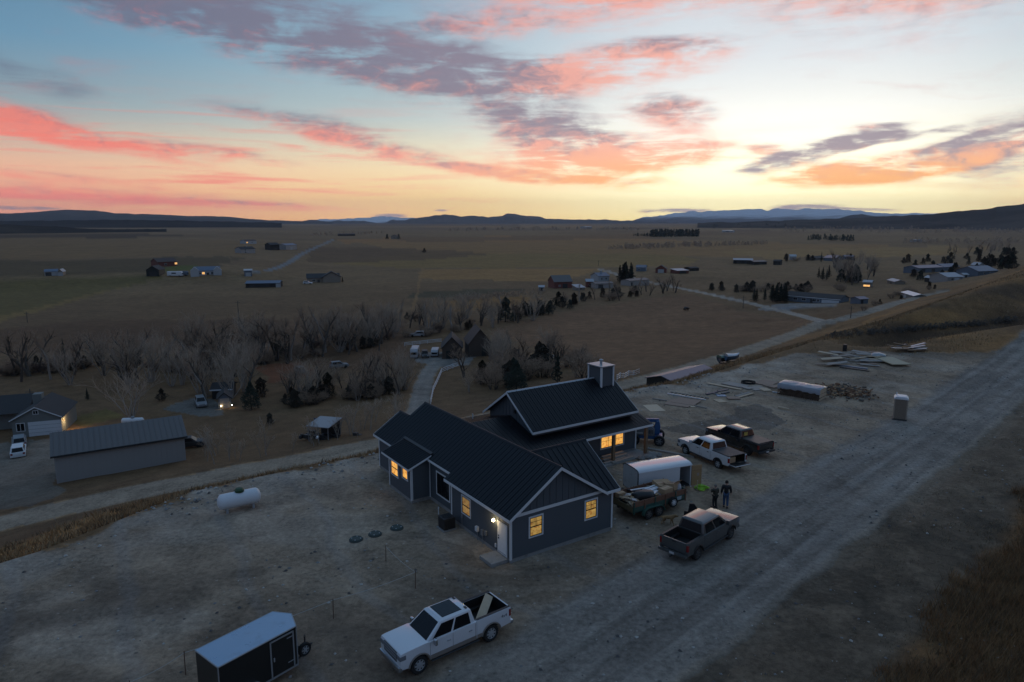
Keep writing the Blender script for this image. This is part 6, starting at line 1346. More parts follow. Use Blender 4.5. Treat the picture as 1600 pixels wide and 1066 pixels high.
def evergreen(seed, H, W, kind, nleaf=900):
    rnd = random.Random(seed); V = []; Fc = []
    for k in range(nleaf):
        t = rnd.random() ** .8
        if kind == 'cone': z = H * (.06 + .94 * t); R = W * (1 - t) * (.75 + .35 * math.sin(t * 38 + seed))
        else: z = H * (.05 + .95 * t); R = W * (1 - t ** 1.6) ** .7 * (.45 + .8 * vnoise(np.array([t * 5.0]), np.array([seed * 1.7]), 3)[0])
        a = rnd.uniform(0, 6.28); bump = .45 + .85 * vnoise(np.array([a * 1.9 + seed]), np.array([t * 8.0]), 5)[0]; rr = R * bump * rnd.uniform(.45, 1.0) ** .6
        c = Vector((math.cos(a) * rr, math.sin(a) * rr, z)); s = rnd.uniform(.07, .17) * (H / 6) ** .4; u = Vector((rnd.gauss(0, 1), rnd.gauss(0, 1), rnd.gauss(0, .7))).normalized(); w = u.orthogonal().normalized()
        o = len(V); V += [tuple(c - u * s), tuple(c + w * s * .7), tuple(c + u * s * 1.1), tuple(c - w * s * .7)]; Fc.append((o, o + 1, o + 2, o + 3))
    TV = MB().tube([(0, 0, -.2), (0, 0, H * .8)], [W * .07, .02], 5)
    return (TV.v, TV.f), (V, Fc)
PROTO = {}
def proto(key, fn, tm, cm):
    (tv, tf), (cv, cf) = fn; PROTO[key] = (mesh_of(tv, tf, 'trunk', tm), mesh_of(cv, cf, 'crown', cm))
for i in range(3): proto('cotton%d' % i, bare(40 + i, 13, 'cotton'), TRUNK, TWIG)
for i in range(3): proto('tall%d' % i, bare(50 + i, 14, 'tall'), PALE if i == 1 else TRUNK, TWIG)
for i in range(2): proto('snag%d' % i, bare(60 + i, 11, 'snag'), TRUNK, TWIG)
for i in range(2): proto('vase%d' % i, bare(70 + i, 11, 'vase'), PALE, TWIG2)
for i in range(2): proto('sap%d' % i, bare(80 + i, 5, 'sap'), PALE, TWIG2)
for i in range(2): proto('bush%d' % i, bare(90 + i, 3, 'bush'), TRUNK, TWIG)
proto('redbush0', bare(97, 3, 'bush'), TRUNK, RED)
for i in range(2): proto('fir%d' % i, evergreen(3 + i, 8, 2.1, 'cone', 3200), TRUNK, FIR)
for i in range(2): proto('pine%d' % i, evergreen(13 + i, 6, 2.4, 'blob', 3600), TRUNK, FIR)
for i in range(2): proto('juniper%d' % i, evergreen(23 + i, 4, 1.9, 'blob', 2800), TRUNK, JUN)
BASEH = dict(cotton=13, tall=14, snag=11, vase=11, sap=5, bush=3, redbush=3, fir=8, pine=6, juniper=4)
rt = random.Random(77)
NAMES = dict(cotton='cottonwood_tree', tall='cottonwood_tree', snag='dead_tree', vase='willow_tree', sap='sapling', bush='shrub', redbush='shrub', fir='fir_tree', pine='pine_tree', juniper='juniper')
CATS = dict(cotton='tree', tall='tree', snag='tree', vase='tree', sap='sapling', bush='shrub', redbush='shrub', fir='tree', pine='tree', juniper='shrub')
def tree(kind, x, y, h, label, group=None, wide=1.0, var=None):
    key = kind + str(var if var is not None else rt.randrange(len([k for k in PROTO if k.startswith(kind) and k[len(kind):].isdigit()])))
    s = h / BASEH[kind]; o = thing(NAMES[kind], label, CATS[kind], (x, y, gz(x, y)), rt.uniform(0, 6.28), group); o.scale = (s * wide, s * wide, s); o['kindkey'] = kind
    for nm, me in zip(('trunk', 'crown'), PROTO[key]):
        c = bpy.data.objects.new(nm, me); COL.objects.link(c); c.parent = o
    return o
def tree_px(kind, u, v, vtop, label, group=None, wide=1.0, var=None):
    p = at(u, v); D = np.array(p) - (0, 0, CAMZ); z = D[1] * math.cos(PITCH) - D[2] * math.sin(PITCH); h = (v - vtop) * z / (F * .97); return tree(kind, p[0], p[1], h, label, group, wide, var)
# prominent single trees
T_ = tree_px
T_('cotton', 47, 588, 502, 'big leaning cottonwood with a dark trunk at the far left of the creek belt', wide=1.15); T_('snag', 132, 577, 505, 'dark forked cottonwood with thick limbs standing alone above the left house'); T_('snag', 156, 572, 500, 'thin dark forked tree next to the thick forked one')
T_('snag', 171, 552, 525, 'short dark snag leaning by the forked trees'); T_('cotton', 208, 572, 508, 'bare grey tree to the right of the forked snags'); T_('vase', 205, 652, 566, 'broad pale vase-shaped willow behind the metal barn', wide=1.25, var=0); T_('fir', 137, 625, 607, 'small dark fir beside the left house'); T_('fir', 101, 567, 530, 'narrow dark conifer in the left creek belt', wide=.55)
T_('juniper', 253, 626, 607, 'dark juniper to the right of the pale willow'); T_('juniper', 422, 664, 645, 'round dark shrub alone in the dry field', wide=.9); T_('pine', 393, 640, 596, 'dark pine beside the small lit shed'); T_('juniper', 408, 620, 590, 'dark juniper above the small lit shed')
T_('cotton', 725, 590, 528, 'pale bare cottonwood in front of the dark gabled house', wide=.95); T_('vase', 733, 613, 575, 'twin-stemmed bare tree by the white rail fence', wide=.7); T_('pine', 620, 563, 540, 'dark bushy pine left of the driveway yard') if False else None
T_('pine', 513, 622, 582, 'dark rounded evergreen among the bare trees left of the driveway', wide=1.0); T_('pine', 566, 525, 500, 'dark evergreen clump at the far edge of the creek belt', wide=1.3); T_('pine', 790, 503, 465, 'dark upright evergreen at the end of the creek belt'); T_('pine', 806, 500, 478, 'dark low evergreen next to the upright one', wide=1.3)
T_('fir', 1283, 410, 394, 'lone spire fir by the distant farmyard', wide=.6); T_('redbush', 603, 500, 485, 'russet bush at the edge of the dry field'); T_('juniper', 636, 499, 488, 'small dark bush right of the russet one'); T_('redbush', 650, 502, 486, 'second russet bush near the field corner')
T_('cotton', 1055, 458, 432, 'spreading bare tree where the farm lane meets the creek', wide=1.3); T_('cotton', 1015, 462, 436, 'bare tree left of the spreading one by the farm lane'); T_('tall', 968, 470, 438, 'bare tree in front of the grey farm sheds'); T_('juniper', 663, 395, 388, 'lone dark bush in the middle fields', wide=1.2); T_('fir', 535, 441, 432, 'dark fir at the right end of the ranch house', wide=1)
# belts
BELTS = [
    ('bare grey cottonwood in the left creek belt', 'cottonwoods of the left creek belt', [(0, 582), (60, 575), (300, 575), (420, 565), (420, 596), (300, 612), (0, 596)], 36, ['cotton', 'tall', 'snag', 'tall', 'vase'], 9, 14),
    ('bare cottonwood in the middle of the creek belt', 'cottonwoods of the middle creek belt', [(270, 560), (420, 548), (560, 535), (610, 528), (600, 548), (480, 566), (300, 580)], 48, ['tall', 'tall', 'snag', 'cotton', 'vase'], 9, 15),
    ('pale bare tree between the lit shed and the pines', 'bare trees above the lit shed', [(290, 612), (390, 600), (400, 625), (300, 632)], 9, ['vase', 'tall'], 8, 12),
    ('bare tree in the clump left of the driveway', 'bare trees left of the driveway', [(430, 618), (480, 605), (560, 596), (632, 590), (636, 620), (560, 628), (450, 632)], 36, ['cotton', 'snag', 'vase', 'tall'], 5, 9.5),
    ('bare tree at the far side of the creek belt', 'bare trees along the far side of the creek', [(440, 530), (600, 512), (690, 500), (800, 494), (850, 486), (850, 498), (760, 515), (620, 530), (470, 545)], 52, ['tall', 'cotton', 'vase'], 7, 12),
    ('bare tree around the dark gabled house', 'bare trees around the gabled house', [(740, 560), (800, 548), (900, 560), (930, 572), (880, 590), (760, 590)], 17, ['cotton', 'vase', 'tall'], 6, 10),
    ('grey bare tree along the hedgerow to the farm', 'bare trees along the farm hedgerow', [(800, 495), (900, 476), (980, 466), (1060, 458), (1060, 452), (960, 458), (860, 478), (800, 488)], 18, ['cotton', 'tall'], 6, 10),
    ('bare tree in the grove above the long ranch house', 'bare trees of the far grove', [(1300, 418), (1345, 412), (1375, 418), (1370, 440), (1330, 447), (1300, 436)], 24, ['cotton', 'tall', 'vase'], 10, 16),
    ('bare tree in the most distant grove on the right', 'bare trees of the distant right grove', [(1475, 397), (1520, 389), (1580, 387), (1580, 395), (1500, 403)], 22, ['cotton', 'vase', 'tall'], 8, 13),
    ('thin bare sapling along the valley road', 'saplings along the valley road', [(300, 735), (420, 712), (560, 690), (640, 668), (640, 640), (560, 668), (420, 700), (300, 715)], 34, ['sap'], 2.5, 6),
]
def rand_in(poly, n, rnd):
    out = []; us = [p[0] for p in poly]; vs = [p[1] for p in poly]; P = [(a, b) for a, b in poly]
    while len(out) < n:
        u, v = rnd.uniform(min(us), max(us)), rnd.uniform(min(vs), max(vs))
        if in_poly(np.array([u]), np.array([v]), P)[0]: out.append((u, v))
    return out
for lb, gp, poly, n, kinds, h0, h1 in BELTS:
    for u, v in rand_in(poly, n, rt):
        p = at(u, v); tree(rt.choice(kinds), p[0], p[1], rt.uniform(h0, h1), lb, gp, rt.uniform(.8, 1.15))
SHR = [
    ('shrub or tree in the thicket behind the tall gable', 'evergreens behind the gable', [(745, 596), (800, 575), (890, 565), (925, 575), (920, 592), (840, 604), (780, 620), (745, 615)], 34, ['pine', 'juniper', 'bush', 'bush', 'vase', 'fir', 'tall'], 3.5, 6.5),
    ('dark shrub in the hedgerow toward the red barn', 'shrubs of the farm hedgerow', [(760, 500), (860, 492), (930, 474), (1000, 464), (1000, 458), (900, 468), (800, 492)], 30, ['juniper', 'juniper', 'bush', 'pine'], 3, 5.5),
    ('low shrub under the creek belt trees', 'undergrowth shrubs of the creek belt', [(0, 588), (150, 582), (300, 585), (420, 570), (600, 540), (760, 512), (760, 500), (560, 530), (300, 565), (0, 572)], 120, ['bush', 'bush', 'bush', 'juniper', 'redbush'], 2, 4),
    ('low brown shrub in the lower creek clump', 'shrubs of the lower creek clump', [(430, 625), (560, 612), (640, 600), (636, 622), (560, 632), (450, 640)], 36, ['bush', 'juniper'], 2, 3.6),
    ('conifer in the row beside the long ranch house', 'conifers by the long ranch house', [(1170, 470), (1225, 466), (1228, 474), (1175, 476)], 13, ['fir'], 5, 8.5),
    ('dark shrub behind the long ranch house', 'shrubs behind the long ranch house', [(1095, 452), (1320, 452), (1320, 458), (1110, 458)], 34, ['bush', 'juniper'], 3, 5),
    ('dark conifer in the cluster by the grey sheds', 'conifers by the grey farm sheds', [(966, 444), (992, 442), (992, 438), (968, 440)], 12, ['fir'], 9, 12),
    ('dark evergreen near the far grove', 'evergreens of the far grove', [(1310, 436), (1345, 430), (1340, 442), (1312, 444)], 10, ['pine'], 7, 10),
    ('small conifer in the pasture near the far grove', 'conifers in the far pasture', [(1278, 434), (1302, 434), (1302, 438), (1278, 438)], 4, ['fir'], 6, 8),
    ('dark bush on the far right pastures', 'bushes of the far right pastures', [(1400, 412), (1580, 400), (1590, 420), (1500, 425), (1420, 418)], 34, ['juniper', 'pine'], 4, 8),
    ('large dark evergreen at the edge of the most distant right grove', 'distant right evergreens', [(1525, 398), (1585, 397), (1585, 400), (1525, 401)], 6, ['pine', 'juniper'], 6, 9),
    ('bush around the houses of the right hamlet', 'bushes of the right hamlet', [(1425, 440), (1520, 432), (1590, 408), (1590, 402), (1500, 424), (1425, 430)], 30, ['juniper', 'bush', 'cotton', 'pine'], 3, 7),
    ('bush along the road to the right hamlet', 'bushes along the hill road', [(1330, 492), (1400, 470), (1470, 452), (1465, 446), (1395, 462), (1330, 484)], 14, ['bush', 'juniper', 'bush'], 1.5, 3.2),
    ('shrub by the house across the farm lane', 'shrubs of the far farm yards', [(1205, 405), (1330, 402), (1340, 408), (1210, 411)], 12, ['bush', 'juniper'], 4, 6)]
for lb, gp, poly, n, kinds, h0, h1 in SHR:
    for u, v in rand_in(poly, n, rt):
        p = at(u, v); tree(rt.choice(kinds), p[0], p[1], rt.uniform(h0, h1), lb, gp, rt.uniform(.85, 1.25))
KW = dict(cotton='spreading bare cottonwood', tall='slender bare cottonwood', snag='dark thick-limbed snag', vase='pale vase-shaped tree', sap='thin bare sapling', bush='leafless grey bush', redbush='russet bush', fir='dark pointed conifer', pine='dark rounded evergreen', juniper='low dark juniper')
PLACE = {'cottonwoods of the left creek belt': 'in the left creek belt', 'cottonwoods of the middle creek belt': 'in the middle creek belt', 'bare trees above the lit shed': 'above the small lit shed', 'bare trees left of the driveway': 'in the clump by the driveway', 'bare trees along the far side of the creek': 'on the far creek side', 'bare trees around the gabled house': 'around the dark gabled house', 'bare trees along the farm hedgerow': 'in the farm hedgerow', 'bare trees of the far grove': 'above the long ranch house', 'bare trees of the distant right grove': 'in the most distant right grove', 'saplings along the valley road': 'along the valley road',
    'evergreens behind the gable': 'in the thicket behind the tall gable', 'shrubs of the farm hedgerow': 'in the hedgerow toward the red barn', 'undergrowth shrubs of the creek belt': 'under the creek belt trees', 'shrubs of the lower creek clump': 'in the lower creek clump', 'conifers by the long ranch house': 'beside the long ranch house', 'shrubs behind the long ranch house': 'behind the long ranch house', 'conifers by the grey farm sheds': 'by the grey farm sheds', 'evergreens of the far grove': 'near the far grove', 'conifers in the far pasture': 'in the pasture near the far grove', 'bushes of the far right pastures': 'on the far right pastures', 'distant right evergreens': 'at the most distant right grove', 'shrubs of the far farm yards': 'across the farm lane', 'bushes of the right hamlet': 'around the right hamlet houses', 'bushes along the hill road': 'along the road to the right hamlet'}
_by = {}
for o in bpy.data.objects:
    if o.get('group') in PLACE and 'kindkey' in o: _by.setdefault((o['group'], o['kindkey']), []).append(o)
for (gp, kk), L_ in _by.items(): order_labels(L_, '%s ' + KW[kk] + ' from left ' + PLACE[gp])
for o in bpy.data.objects:
    if 'kindkey' in o: del o['kindkey']
# distant windbreaks and brush that read as one mass
def mass(name, poly, n, h0, h1, mat, w=1.0):
    V = []; Fc = []; rnd = random.Random(len(name) + n)
    for u, v in rand_in(poly, n, rnd):
        p = at(u, v); h = rnd.uniform(h0, h1)
        for k in range(40):
            t = rnd.random(); a = rnd.uniform(0, 6.28); r = h * .28 * w * math.sqrt(max(.05, 1 - t)) * rnd.uniform(.4, 1); c = Vector((p[0] + math.cos(a) * r, p[1] + math.sin(a) * r, p[2] + h * t)); s = h * .10; q = Vector((rnd.gauss(0, 1), rnd.gauss(0, 1), rnd.gauss(0, 1))).normalized(); x = q.orthogonal().normalized(); o = len(V)
            V += [tuple(c - q * s), tuple(c + x * s), tuple(c + q * s), tuple(c - x * s)]; Fc.append((o, o + 1, o + 2, o + 3))
    mesh_obj(name, V, Fc, mat, kind='stuff')
mass('windbreak', [(1016, 370.2), (1078, 370.2), (1078, 368.6), (1018, 368.6)], 70, 13, 17, FIR); mass('windbreak', [(1081, 370.4), (1091, 370.4), (1091, 369), (1081, 369)], 12, 14, 17, FIR); mass('windbreak', [(990, 369.0), (1018, 369.6), (1018, 368), (992, 368)], 30, 4, 8, FIR)
mass('gully_brush', [(1290, 529), (1420, 519), (1580, 506), (1590, 500), (1430, 513), (1300, 524)], 220, .4, 1.1, TRUNK, 2.2); mass('far_brush', [(946, 391), (1040, 388), (1200, 383), (1200, 381), (1040, 383), (950, 388)], 200, 3, 7, TWIG, 1.5); mass('windbreak', [(1262, 375), (1335, 377), (1335, 375), (1264, 373)], 50, 6, 11, FIR); mass('far_brush', [(700, 362), (900, 360), (1000, 361), (1000, 358), (820, 357), (700, 360)], 120, 6, 12, TWIG, 1.6)
mass('far_brush', [(1200, 352), (1600, 360), (1600, 366), (1230, 364)], 160, 8, 15, TWIG, 1.8); mass('far_brush', [(700, 466), (850, 456), (860, 460), (720, 472)], 60, 1.2, 2.5, TWIG, 1.6); mass('far_brush', [(480, 366), (560, 364), (620, 364), (620, 366), (480, 369)], 40, 4, 8, TWIG, 1.6)
mass('far_brush', [(1400, 378), (1600, 376), (1600, 382), (1420, 382)], 60, 5, 10, TWIG, 1.6); mass('far_brush', [(1100, 358), (1600, 352), (1600, 350.5), (1150, 352)], 140, 14, 26, JUN, 1.8)
# ------------------------------------------------------------------ buildings of the valley
RF = dict(dark=pmat('dark_shingles', (.030, .028, .028), .8, noise=.2), metal=pmat('weathered_metal_roof', (.115, .100, .094), .55, noise=.15), light=pmat('pale_metal_roof', (.34, .35, .37), .5), brown=pmat('brown_roof', (.085, .055, .045), .8), slate=pmat('slate_metal_roof', (.10, .115, .16), .45, .2))
WL_ = dict(grey=pmat('grey_cladding', (.32, .295, .28), .6, noise=.08), sage=pmat('sage_siding', (.17, .175, .165), .75), white=pmat('white_siding', (.38, .39, .40), .65), red=pmat('red_barn_boards', (.16, .055, .042), .85, noise=.25), dark=pmat('dark_boards', (.030, .026, .024), .9), blue=pmat('blue_siding', (.12, .15, .19), .65), log=pmat('log_wall', (.075, .055, .042), .85), tan=pmat('tan_siding', (.24, .20, .16), .8), black=pmat('black_cladding', (.012, .016, .014), .7))
DW = pmat('dull_white_paint', (.36, .37, .39), .45)
WARM = lit_pane('warm_window', (1.0, .55, .18), 1.1, .3, .6)
def building(name, label, cat, pl, pr, d, h, rh, wall, roof, ridge='x', wins=(), doors=(), oh=.35, group=None, ribs=0.0, chim=False, trimm=None):
    """pl, pr: the left and right ends of the near wall's foot, in px of the photograph"""
    a, b = [np.array(p if isinstance(p, np.ndarray) else at(*p)) for p in (pl, pr)]; v = b - a; W = np.hypot(v[0], v[1]); rz = math.atan2(v[1], v[0]); z = min(a[2], b[2]) if W < 40 else (a[2] + b[2]) / 2
    if math.hypot(a[0], a[1]) > 220: h, rh, d = h * .80, rh * .72, d * .85; wins = [(x, z0 * .8, w, q * .8, l) for x, z0, w, q, l in wins]; doors = [(x, w, q * .8, m) for x, w, q, m in doors]
    t = thing(name, label, cat, (a[0], a[1], z), rz, group)
    mb = MB()
    if ridge == 'x': mb.prism([(0, -1.0), (0, h), (d / 2, h + rh), (d, h), (d, -1.0)], 0, W, 0)
    elif ridge == 'y': mb.prism([(0, -1.0), (0, h), (W / 2, h + rh), (W, h), (W, -1.0)], 0, d, 1)
    else: mb.prism([(0, -1.0), (0, h), (d, h + rh), (d, -1.0)], 0, W, 0)
    mb.build('wall', wall, t)
    if ridge == 'x':
        k = rh / (d / 2); n1 = np.array((0, -k, 1)) / math.hypot(k, 1); n2 = np.array((0, k, 1)) / math.hypot(k, 1)
        Q = [([(-oh, -oh, h - k * oh + .06), (W + oh, -oh, h - k * oh + .06), (W + oh, d / 2, h + rh + .06), (-oh, d / 2, h + rh + .06)], n1), ([(-oh, d + oh, h - k * oh + .06), (W + oh, d + oh, h - k * oh + .06), (W + oh, d / 2, h + rh + .06), (-oh, d / 2, h + rh + .06)], n2)]
    elif ridge == 'y':
        k = rh / (W / 2); n1 = np.array((-k, 0, 1)) / math.hypot(k, 1); n2 = np.array((k, 0, 1)) / math.hypot(k, 1)
        Q = [([(-oh, -oh, h - k * oh + .06), (-oh, d + oh, h - k * oh + .06), (W / 2, d + oh, h + rh + .06), (W / 2, -oh, h + rh + .06)], n1), ([(W + oh, -oh, h - k * oh + .06), (W + oh, d + oh, h - k * oh + .06), (W / 2, d + oh, h + rh + .06), (W / 2, -oh, h + rh + .06)], n2)]
    else:
        k = rh / d; n1 = np.array((0, -k, 1)) / math.hypot(k, 1); Q = [([(-oh, -oh, h - k * oh + .06), (W + oh, -oh, h - k * oh + .06), (W + oh, d + oh, h + rh + k * oh + .06), (-oh, d + oh, h + rh + k * oh + .06)], n1)]
    for q, n in Q:
        r_ = MB().slab(q, n, .12).build('roof', roof, t)
        if ribs:
            q = [np.array(p, float) for p in q]; e = q[1] - q[0]; L = np.linalg.norm(e); e /= L; mb = MB(); x = ribs / 2
            while x < L: mb.hexa([tuple(q[0] + e * x), tuple(q[0] + e * (x + .06)), tuple(q[3] + e * (x + .06)), tuple(q[3] + e * x)] + [tuple(p + n * .05) for p in (q[0] + e * x, q[0] + e * (x + .06), q[3] + e * (x + .06), q[3] + e * x)]); x += ribs
            mb.build('roof_rib', roof, r_, kind='stuff')
    if ribs:
        mb = MB(); x = ribs / 2
        while x < W: mb.box((x, -.03, -.5), (x + .05, .001, h)); x += ribs
        mb.build('cladding_rib', wall, t, kind='stuff')
    if trimm:
        if ridge == 'y':
            for sx in (0, W): MB().hexa([(sx - (.25 if sx == 0 else -.25), -oh - .03, h - .12), (W / 2, -oh - .03, h + rh - .05), (W / 2, -oh, h + rh - .05), (sx - (.25 if sx == 0 else -.25), -oh, h - .12), (sx - (.25 if sx == 0 else -.25), -oh - .03, h + .08), (W / 2, -oh - .03, h + rh + .12), (W / 2, -oh, h + rh + .12), (sx - (.25 if sx == 0 else -.25), -oh, h + .08)]).build('rake_board', trimm, t)
        else: MB().box((-oh, -oh - .05, h - .25), (W + oh, -oh, h - .02)).build('fascia_board', trimm, t)
    for (x, z0, w, hh, lit) in wins:
        f = MB().box((x * W - w / 2 - .1, -.06, z0 - .1), (x * W + w / 2 + .1, .01, z0 + hh + .1)).build('window', M['trim'], t); MB().box((x * W - w / 2, -.075, z0), (x * W + w / 2, -.0601, z0 + hh)).build('pane', WARM if lit else M['glassdark'], f); MB().box((x * W - .03, -.085, z0), (x * W + .03, -.0751, z0 + hh)).build('muntin', M['trim'], f)
    for (x, w, hh, m) in doors:
        f = MB().box((x * W - w / 2, -.06, -.05), (x * W + w / 2, .01, hh)).build('door', m, t)
        if w > 2.4:
            for k in range(1, 4): MB().box((x * W - w / 2, -.068, hh * k / 4 - .02), (x * W + w / 2, -.0601, hh * k / 4 + .02)).build('door_seam', M['greymetal'], f)
        else: MB().box((x * W + w / 2 - .2, -.09, 1.0), (x * W + w / 2 - .12, -.0601, 1.1)).build('handle', M['black'], f)
    if chim: MB().box((W * .55, d * .45, h + rh * .4), (W * .55 + .9, d * .45 + .9, h + rh + 1.0)).build('chimney', wall, t)
    return t, W
def fl(u, v): p = atz(u, v, FLOOR); p[2] = gz(p[0], p[1]); return p
B_ = building; WHT = M['white']
barn, bw = B_('metal_barn', 'long grey metal barn with ribbed roof beside the valley road', 'barn', (89, 756), (291, 719), 9.0, 3.6, 1.6, WL_['grey'], RF['metal'], 'x', ribs=.62, trimm=M['dark'])
lh, lw = B_('house', 'sage gabled house with white garage door and lit side wall at the left edge', 'house', (21, 685), (98, 677), 10.0, 2.9, 1.9, WL_['sage'], RF['dark'], 'y', wins=[(.17, 1.1, 1.0, 1.2, False), (.5, 3.7, .6, .5, False)], doors=[(.66, 4.6, 2.4, WHT)], trimm=M['trim'])
MB().prism([(-1.0, 2.6), (4.5, 4.7), (10, 2.6)], 0, 7.5, 0).build('wing_roof', RF['dark'], lh).location = (-6.9, 7, 0); MB().box((-6.6, 7.5, -.5), (0, 14, 3.0)).build('wing_wall', WL_['sage'], lh); MB().box((1.6, 6, 3.9), (2.9, 7.6, 5.6)).build('dormer', WL_['sage'], lh)
MB().box((lw + .02, 1.0, 1.9), (lw + .18, 1.2, 2.2)).build('wall_lamp', WARM, lh)
def lamp(parent, loc, e, c=(1, .66, .30), r=.1):
    l = bpy.data.lights.new('lamp_light', 'POINT'); l.energy = e; l.color = c; l.shadow_soft_size = r; o = bpy.data.objects.new('lamp_light', l); COL.objects.link(o); o.parent = parent; o.location = loc
lamp(lh, (lw + .9, 1.6, 1.9), 170)
B_('shed', 'small blue-grey gabled shed with two lit lamps under the bare trees', 'shed', (342, 639), (361, 637), 4.0, 2.1, .9, WL_['blue'], RF['dark'], 'y', doors=[(.5, 1.6, 1.9, WL_['grey'])])
sh = [o for o in bpy.data.objects if o.get('label', '').startswith('small blue-grey gabled')][0]
for x in (.45, 2.3): MB().lathe([(.02, -.08), (.085, 0), (.02, .08)], 8, (x, -.2, .55)).build('lamp_globe', mlamp, sh); lamp(sh, (x, -.5, .55), 2.5)
B_('shed', 'low dark-roofed shed with a white eave behind the small lit shed', 'shed', (332, 624), (362, 622), 5, 2.0, .8, WL_['dark'], RF['dark'], 'x', trimm=WHT)
hs, hw_ = B_('house', 'dark log house with steep gables half hidden by bare trees', 'house', (691, 561), (722, 560), 9, 3.0, 2.6, WL_['log'], RF['dark'], 'y', doors=[(.3, 1.0, 2.1, WL_['black'])]); B_('house', 'steep dark gabled wing standing right of the bare cottonwood', 'house', (733, 558), (768, 556), 9, 3.6, 3.6, WL_['log'], RF['brown'], 'y', doors=[(.65, 1.0, 2.1, WL_['black'])])
# metal-roofed shed under the crest
B_('equipment_shed', 'black shed with long slate metal roof below the bench by the valley road', 'shed', np.array([*atz(1058, 600, -5.35)[:2], -6.95]), np.array([*atz(1122, 582, -5.35)[:2], -6.95]), 5.6, 1.65, .75, WL_['black'], RF['slate'], 'x', oh=.25, doors=[(.3, 2.4, 1.5, M['black'])])
# ranch house on the right
B_('ranch_house', 'long low pale blue ranch house with dark roof', 'house', (1226, 470), (1312, 474), 11, 3.0, 2.0, WL_['blue'], RF['dark'], 'x', wins=[(.2, 1, 1.6, 1.2, 0), (.36, 1, 1.6, 1.2, 0), (.55, .9, 1.4, 1.3, 0), (.62, 1, .9, 1.2, 0)], doors=[(.5, 1.1, 2.1, M['dark']), (.78, 4.5, 2.3, WHT), (.93, 2.6, 2.3, WHT)], trimm=WHT)
B_('shed', 'small pale blue shed right of the long ranch house', 'shed', (1343, 475), (1356, 474), 5, 2.3, .9, WL_['blue'], RF['slate'], 'x', doors=[(.3, 1, 1.9, M['dark'])])
# farmstead with the red barn
B_('red_barn', 'red barn with broad grey roof in the middle distance', 'barn', (866, 451), (894, 450), 11, 4.5, 4.2, WL_['red'], RF['metal'], 'x', wins=[(.3, 1.2, .9, .9, 0)], doors=[(.6, 2.8, 3.0, WL_['dark'])]); B_('shed', 'small red shed with pale roof right of the red barn', 'shed', (916, 449), (927, 449), 5, 4.0, 1.6, WL_['red'], RF['light'], 'x', doors=[(.5, 1.5, 2.2, WL_['dark'])])
B_('shed', 'long low grey shed right of the small red shed', 'shed', (930, 451), (958, 450), 7, 3.2, 1.0, WL_['grey'], RF['metal'], 'x', doors=[(.3, 2.8, 2.5, M['dark'])]); B_('shed', 'long low grey shed beyond the cluster of conifers', 'shed', (984, 447), (1014, 446), 8, 4.2, 1.0, WL_['grey'], RF['metal'], 'x', doors=[(.1, 1.2, 3.0, M['dark'])]); B_('farmhouse', 'pale farmhouse behind the long grey shed', 'house', (935, 440), (952, 439), 9, 4.0, 2.4, WL_['white'], RF['slate'], 'x', wins=[(.3, 1.2, 1, 1.3, 0), (.7, 1.2, 1, 1.3, 0)], chim=True)
B_('shed', 'low pale blue shed at the left of the red barn', 'shed', (842, 455), (850, 455), 5, 2.6, 1.0, WL_['blue'], RF['light'], 'x', doors=[(.5, 1.5, 2, M['dark'])]); B_('shed', 'pale lean-to shed at the foot of the red barn', 'shed', (902, 454), (914, 453), 5, 1.8, 1.6, WL_['tan'], RF['light'], 'shed', doors=[(.4, 1.2, 1.5, M['dark'])])
B_('barn', 'dark red barn with pale door by the farm lane', 'barn', (1024, 427), (1041, 427), 10, 4.0, 3.2, WL_['red'], RF['dark'], 'y', doors=[(.5, 4.0, 3.4, WL_['white'])]); B_('house', 'low pale house with slate roof left of the dark red barn', 'house', (994, 424), (1009, 424), 9, 3.6, 2.0, WL_['blue'], RF['slate'], 'x', wins=[(.3, 1.2, 1.4, 1.2, 0)]); B_('shed', 'low open cattle shed with pale roof right of the dark red barn', 'shed', (1058, 428), (1076, 427), 8, 2.6, 1.2, WL_['red'], RF['light'], 'shed', doors=[(.5, 6, 2.2, M['black'])]); B_('shed', 'low dark shed farthest right behind the farm lane', 'shed', (1079, 424), (1092, 424), 8, 3, 1, WL_['dark'], RF['dark'], 'x', doors=[(.5, 2.6, 2.4, M['black'])])
B_('stable', 'dark long stable with two pale roof edges on the right plain', 'stable', (1146, 412), (1176, 412), 12, 4.0, 1.6, WL_['dark'], RF['light'], 'x', doors=[(.3, 4, 3, M['black']), (.7, 4, 3, M['black'])]); B_('stable', 'lower stable attached at the right of the long one', 'stable', (1178, 414), (1198, 413), 10, 3.2, 1.2, WL_['dark'], RF['metal'], 'x', doors=[(.5, 3, 2.5, M['black'])]); B_('hay_shed', 'small dark hay shed right of the stables', 'shed', (1208, 414), (1219, 414), 8, 4, 1.5, WL_['dark'], RF['dark'], 'x', doors=[(.5, 3, 3, M['black'])])
B_('barn', 'pale blue twin-gabled barn beside the far grove', 'barn', (1305, 408), (1317, 408), 12, 4.5, 2.8, WL_['blue'], RF['slate'], 'y', doors=[(.5, 3, 3, WL_['white'])]); B_('shed', 'pale blue shed right of the twin-gabled barn', 'shed', (1320, 407), (1335, 407), 10, 4.5, 1.6, WL_['blue'], RF['slate'], 'x', doors=[(.5, 3, 2.6, M['dark'])])
B_('farmhouse', 'white farmhouse below the lone spire fir', 'house', (1234, 406), (1244, 406), 9, 4, 2.2, WL_['white'], RF['light'], 'x', wins=[(.5, 1.2, 1.2, 1.2, 0)]); B_('farmhouse', 'dim farmhouse right of the lone spire fir', 'house', (1274, 407), (1290, 407), 9, 3.6, 2.2, WL_['tan'], RF['dark'], 'x', wins=[(.5, 1.2, 1.2, 1.2, 0)])
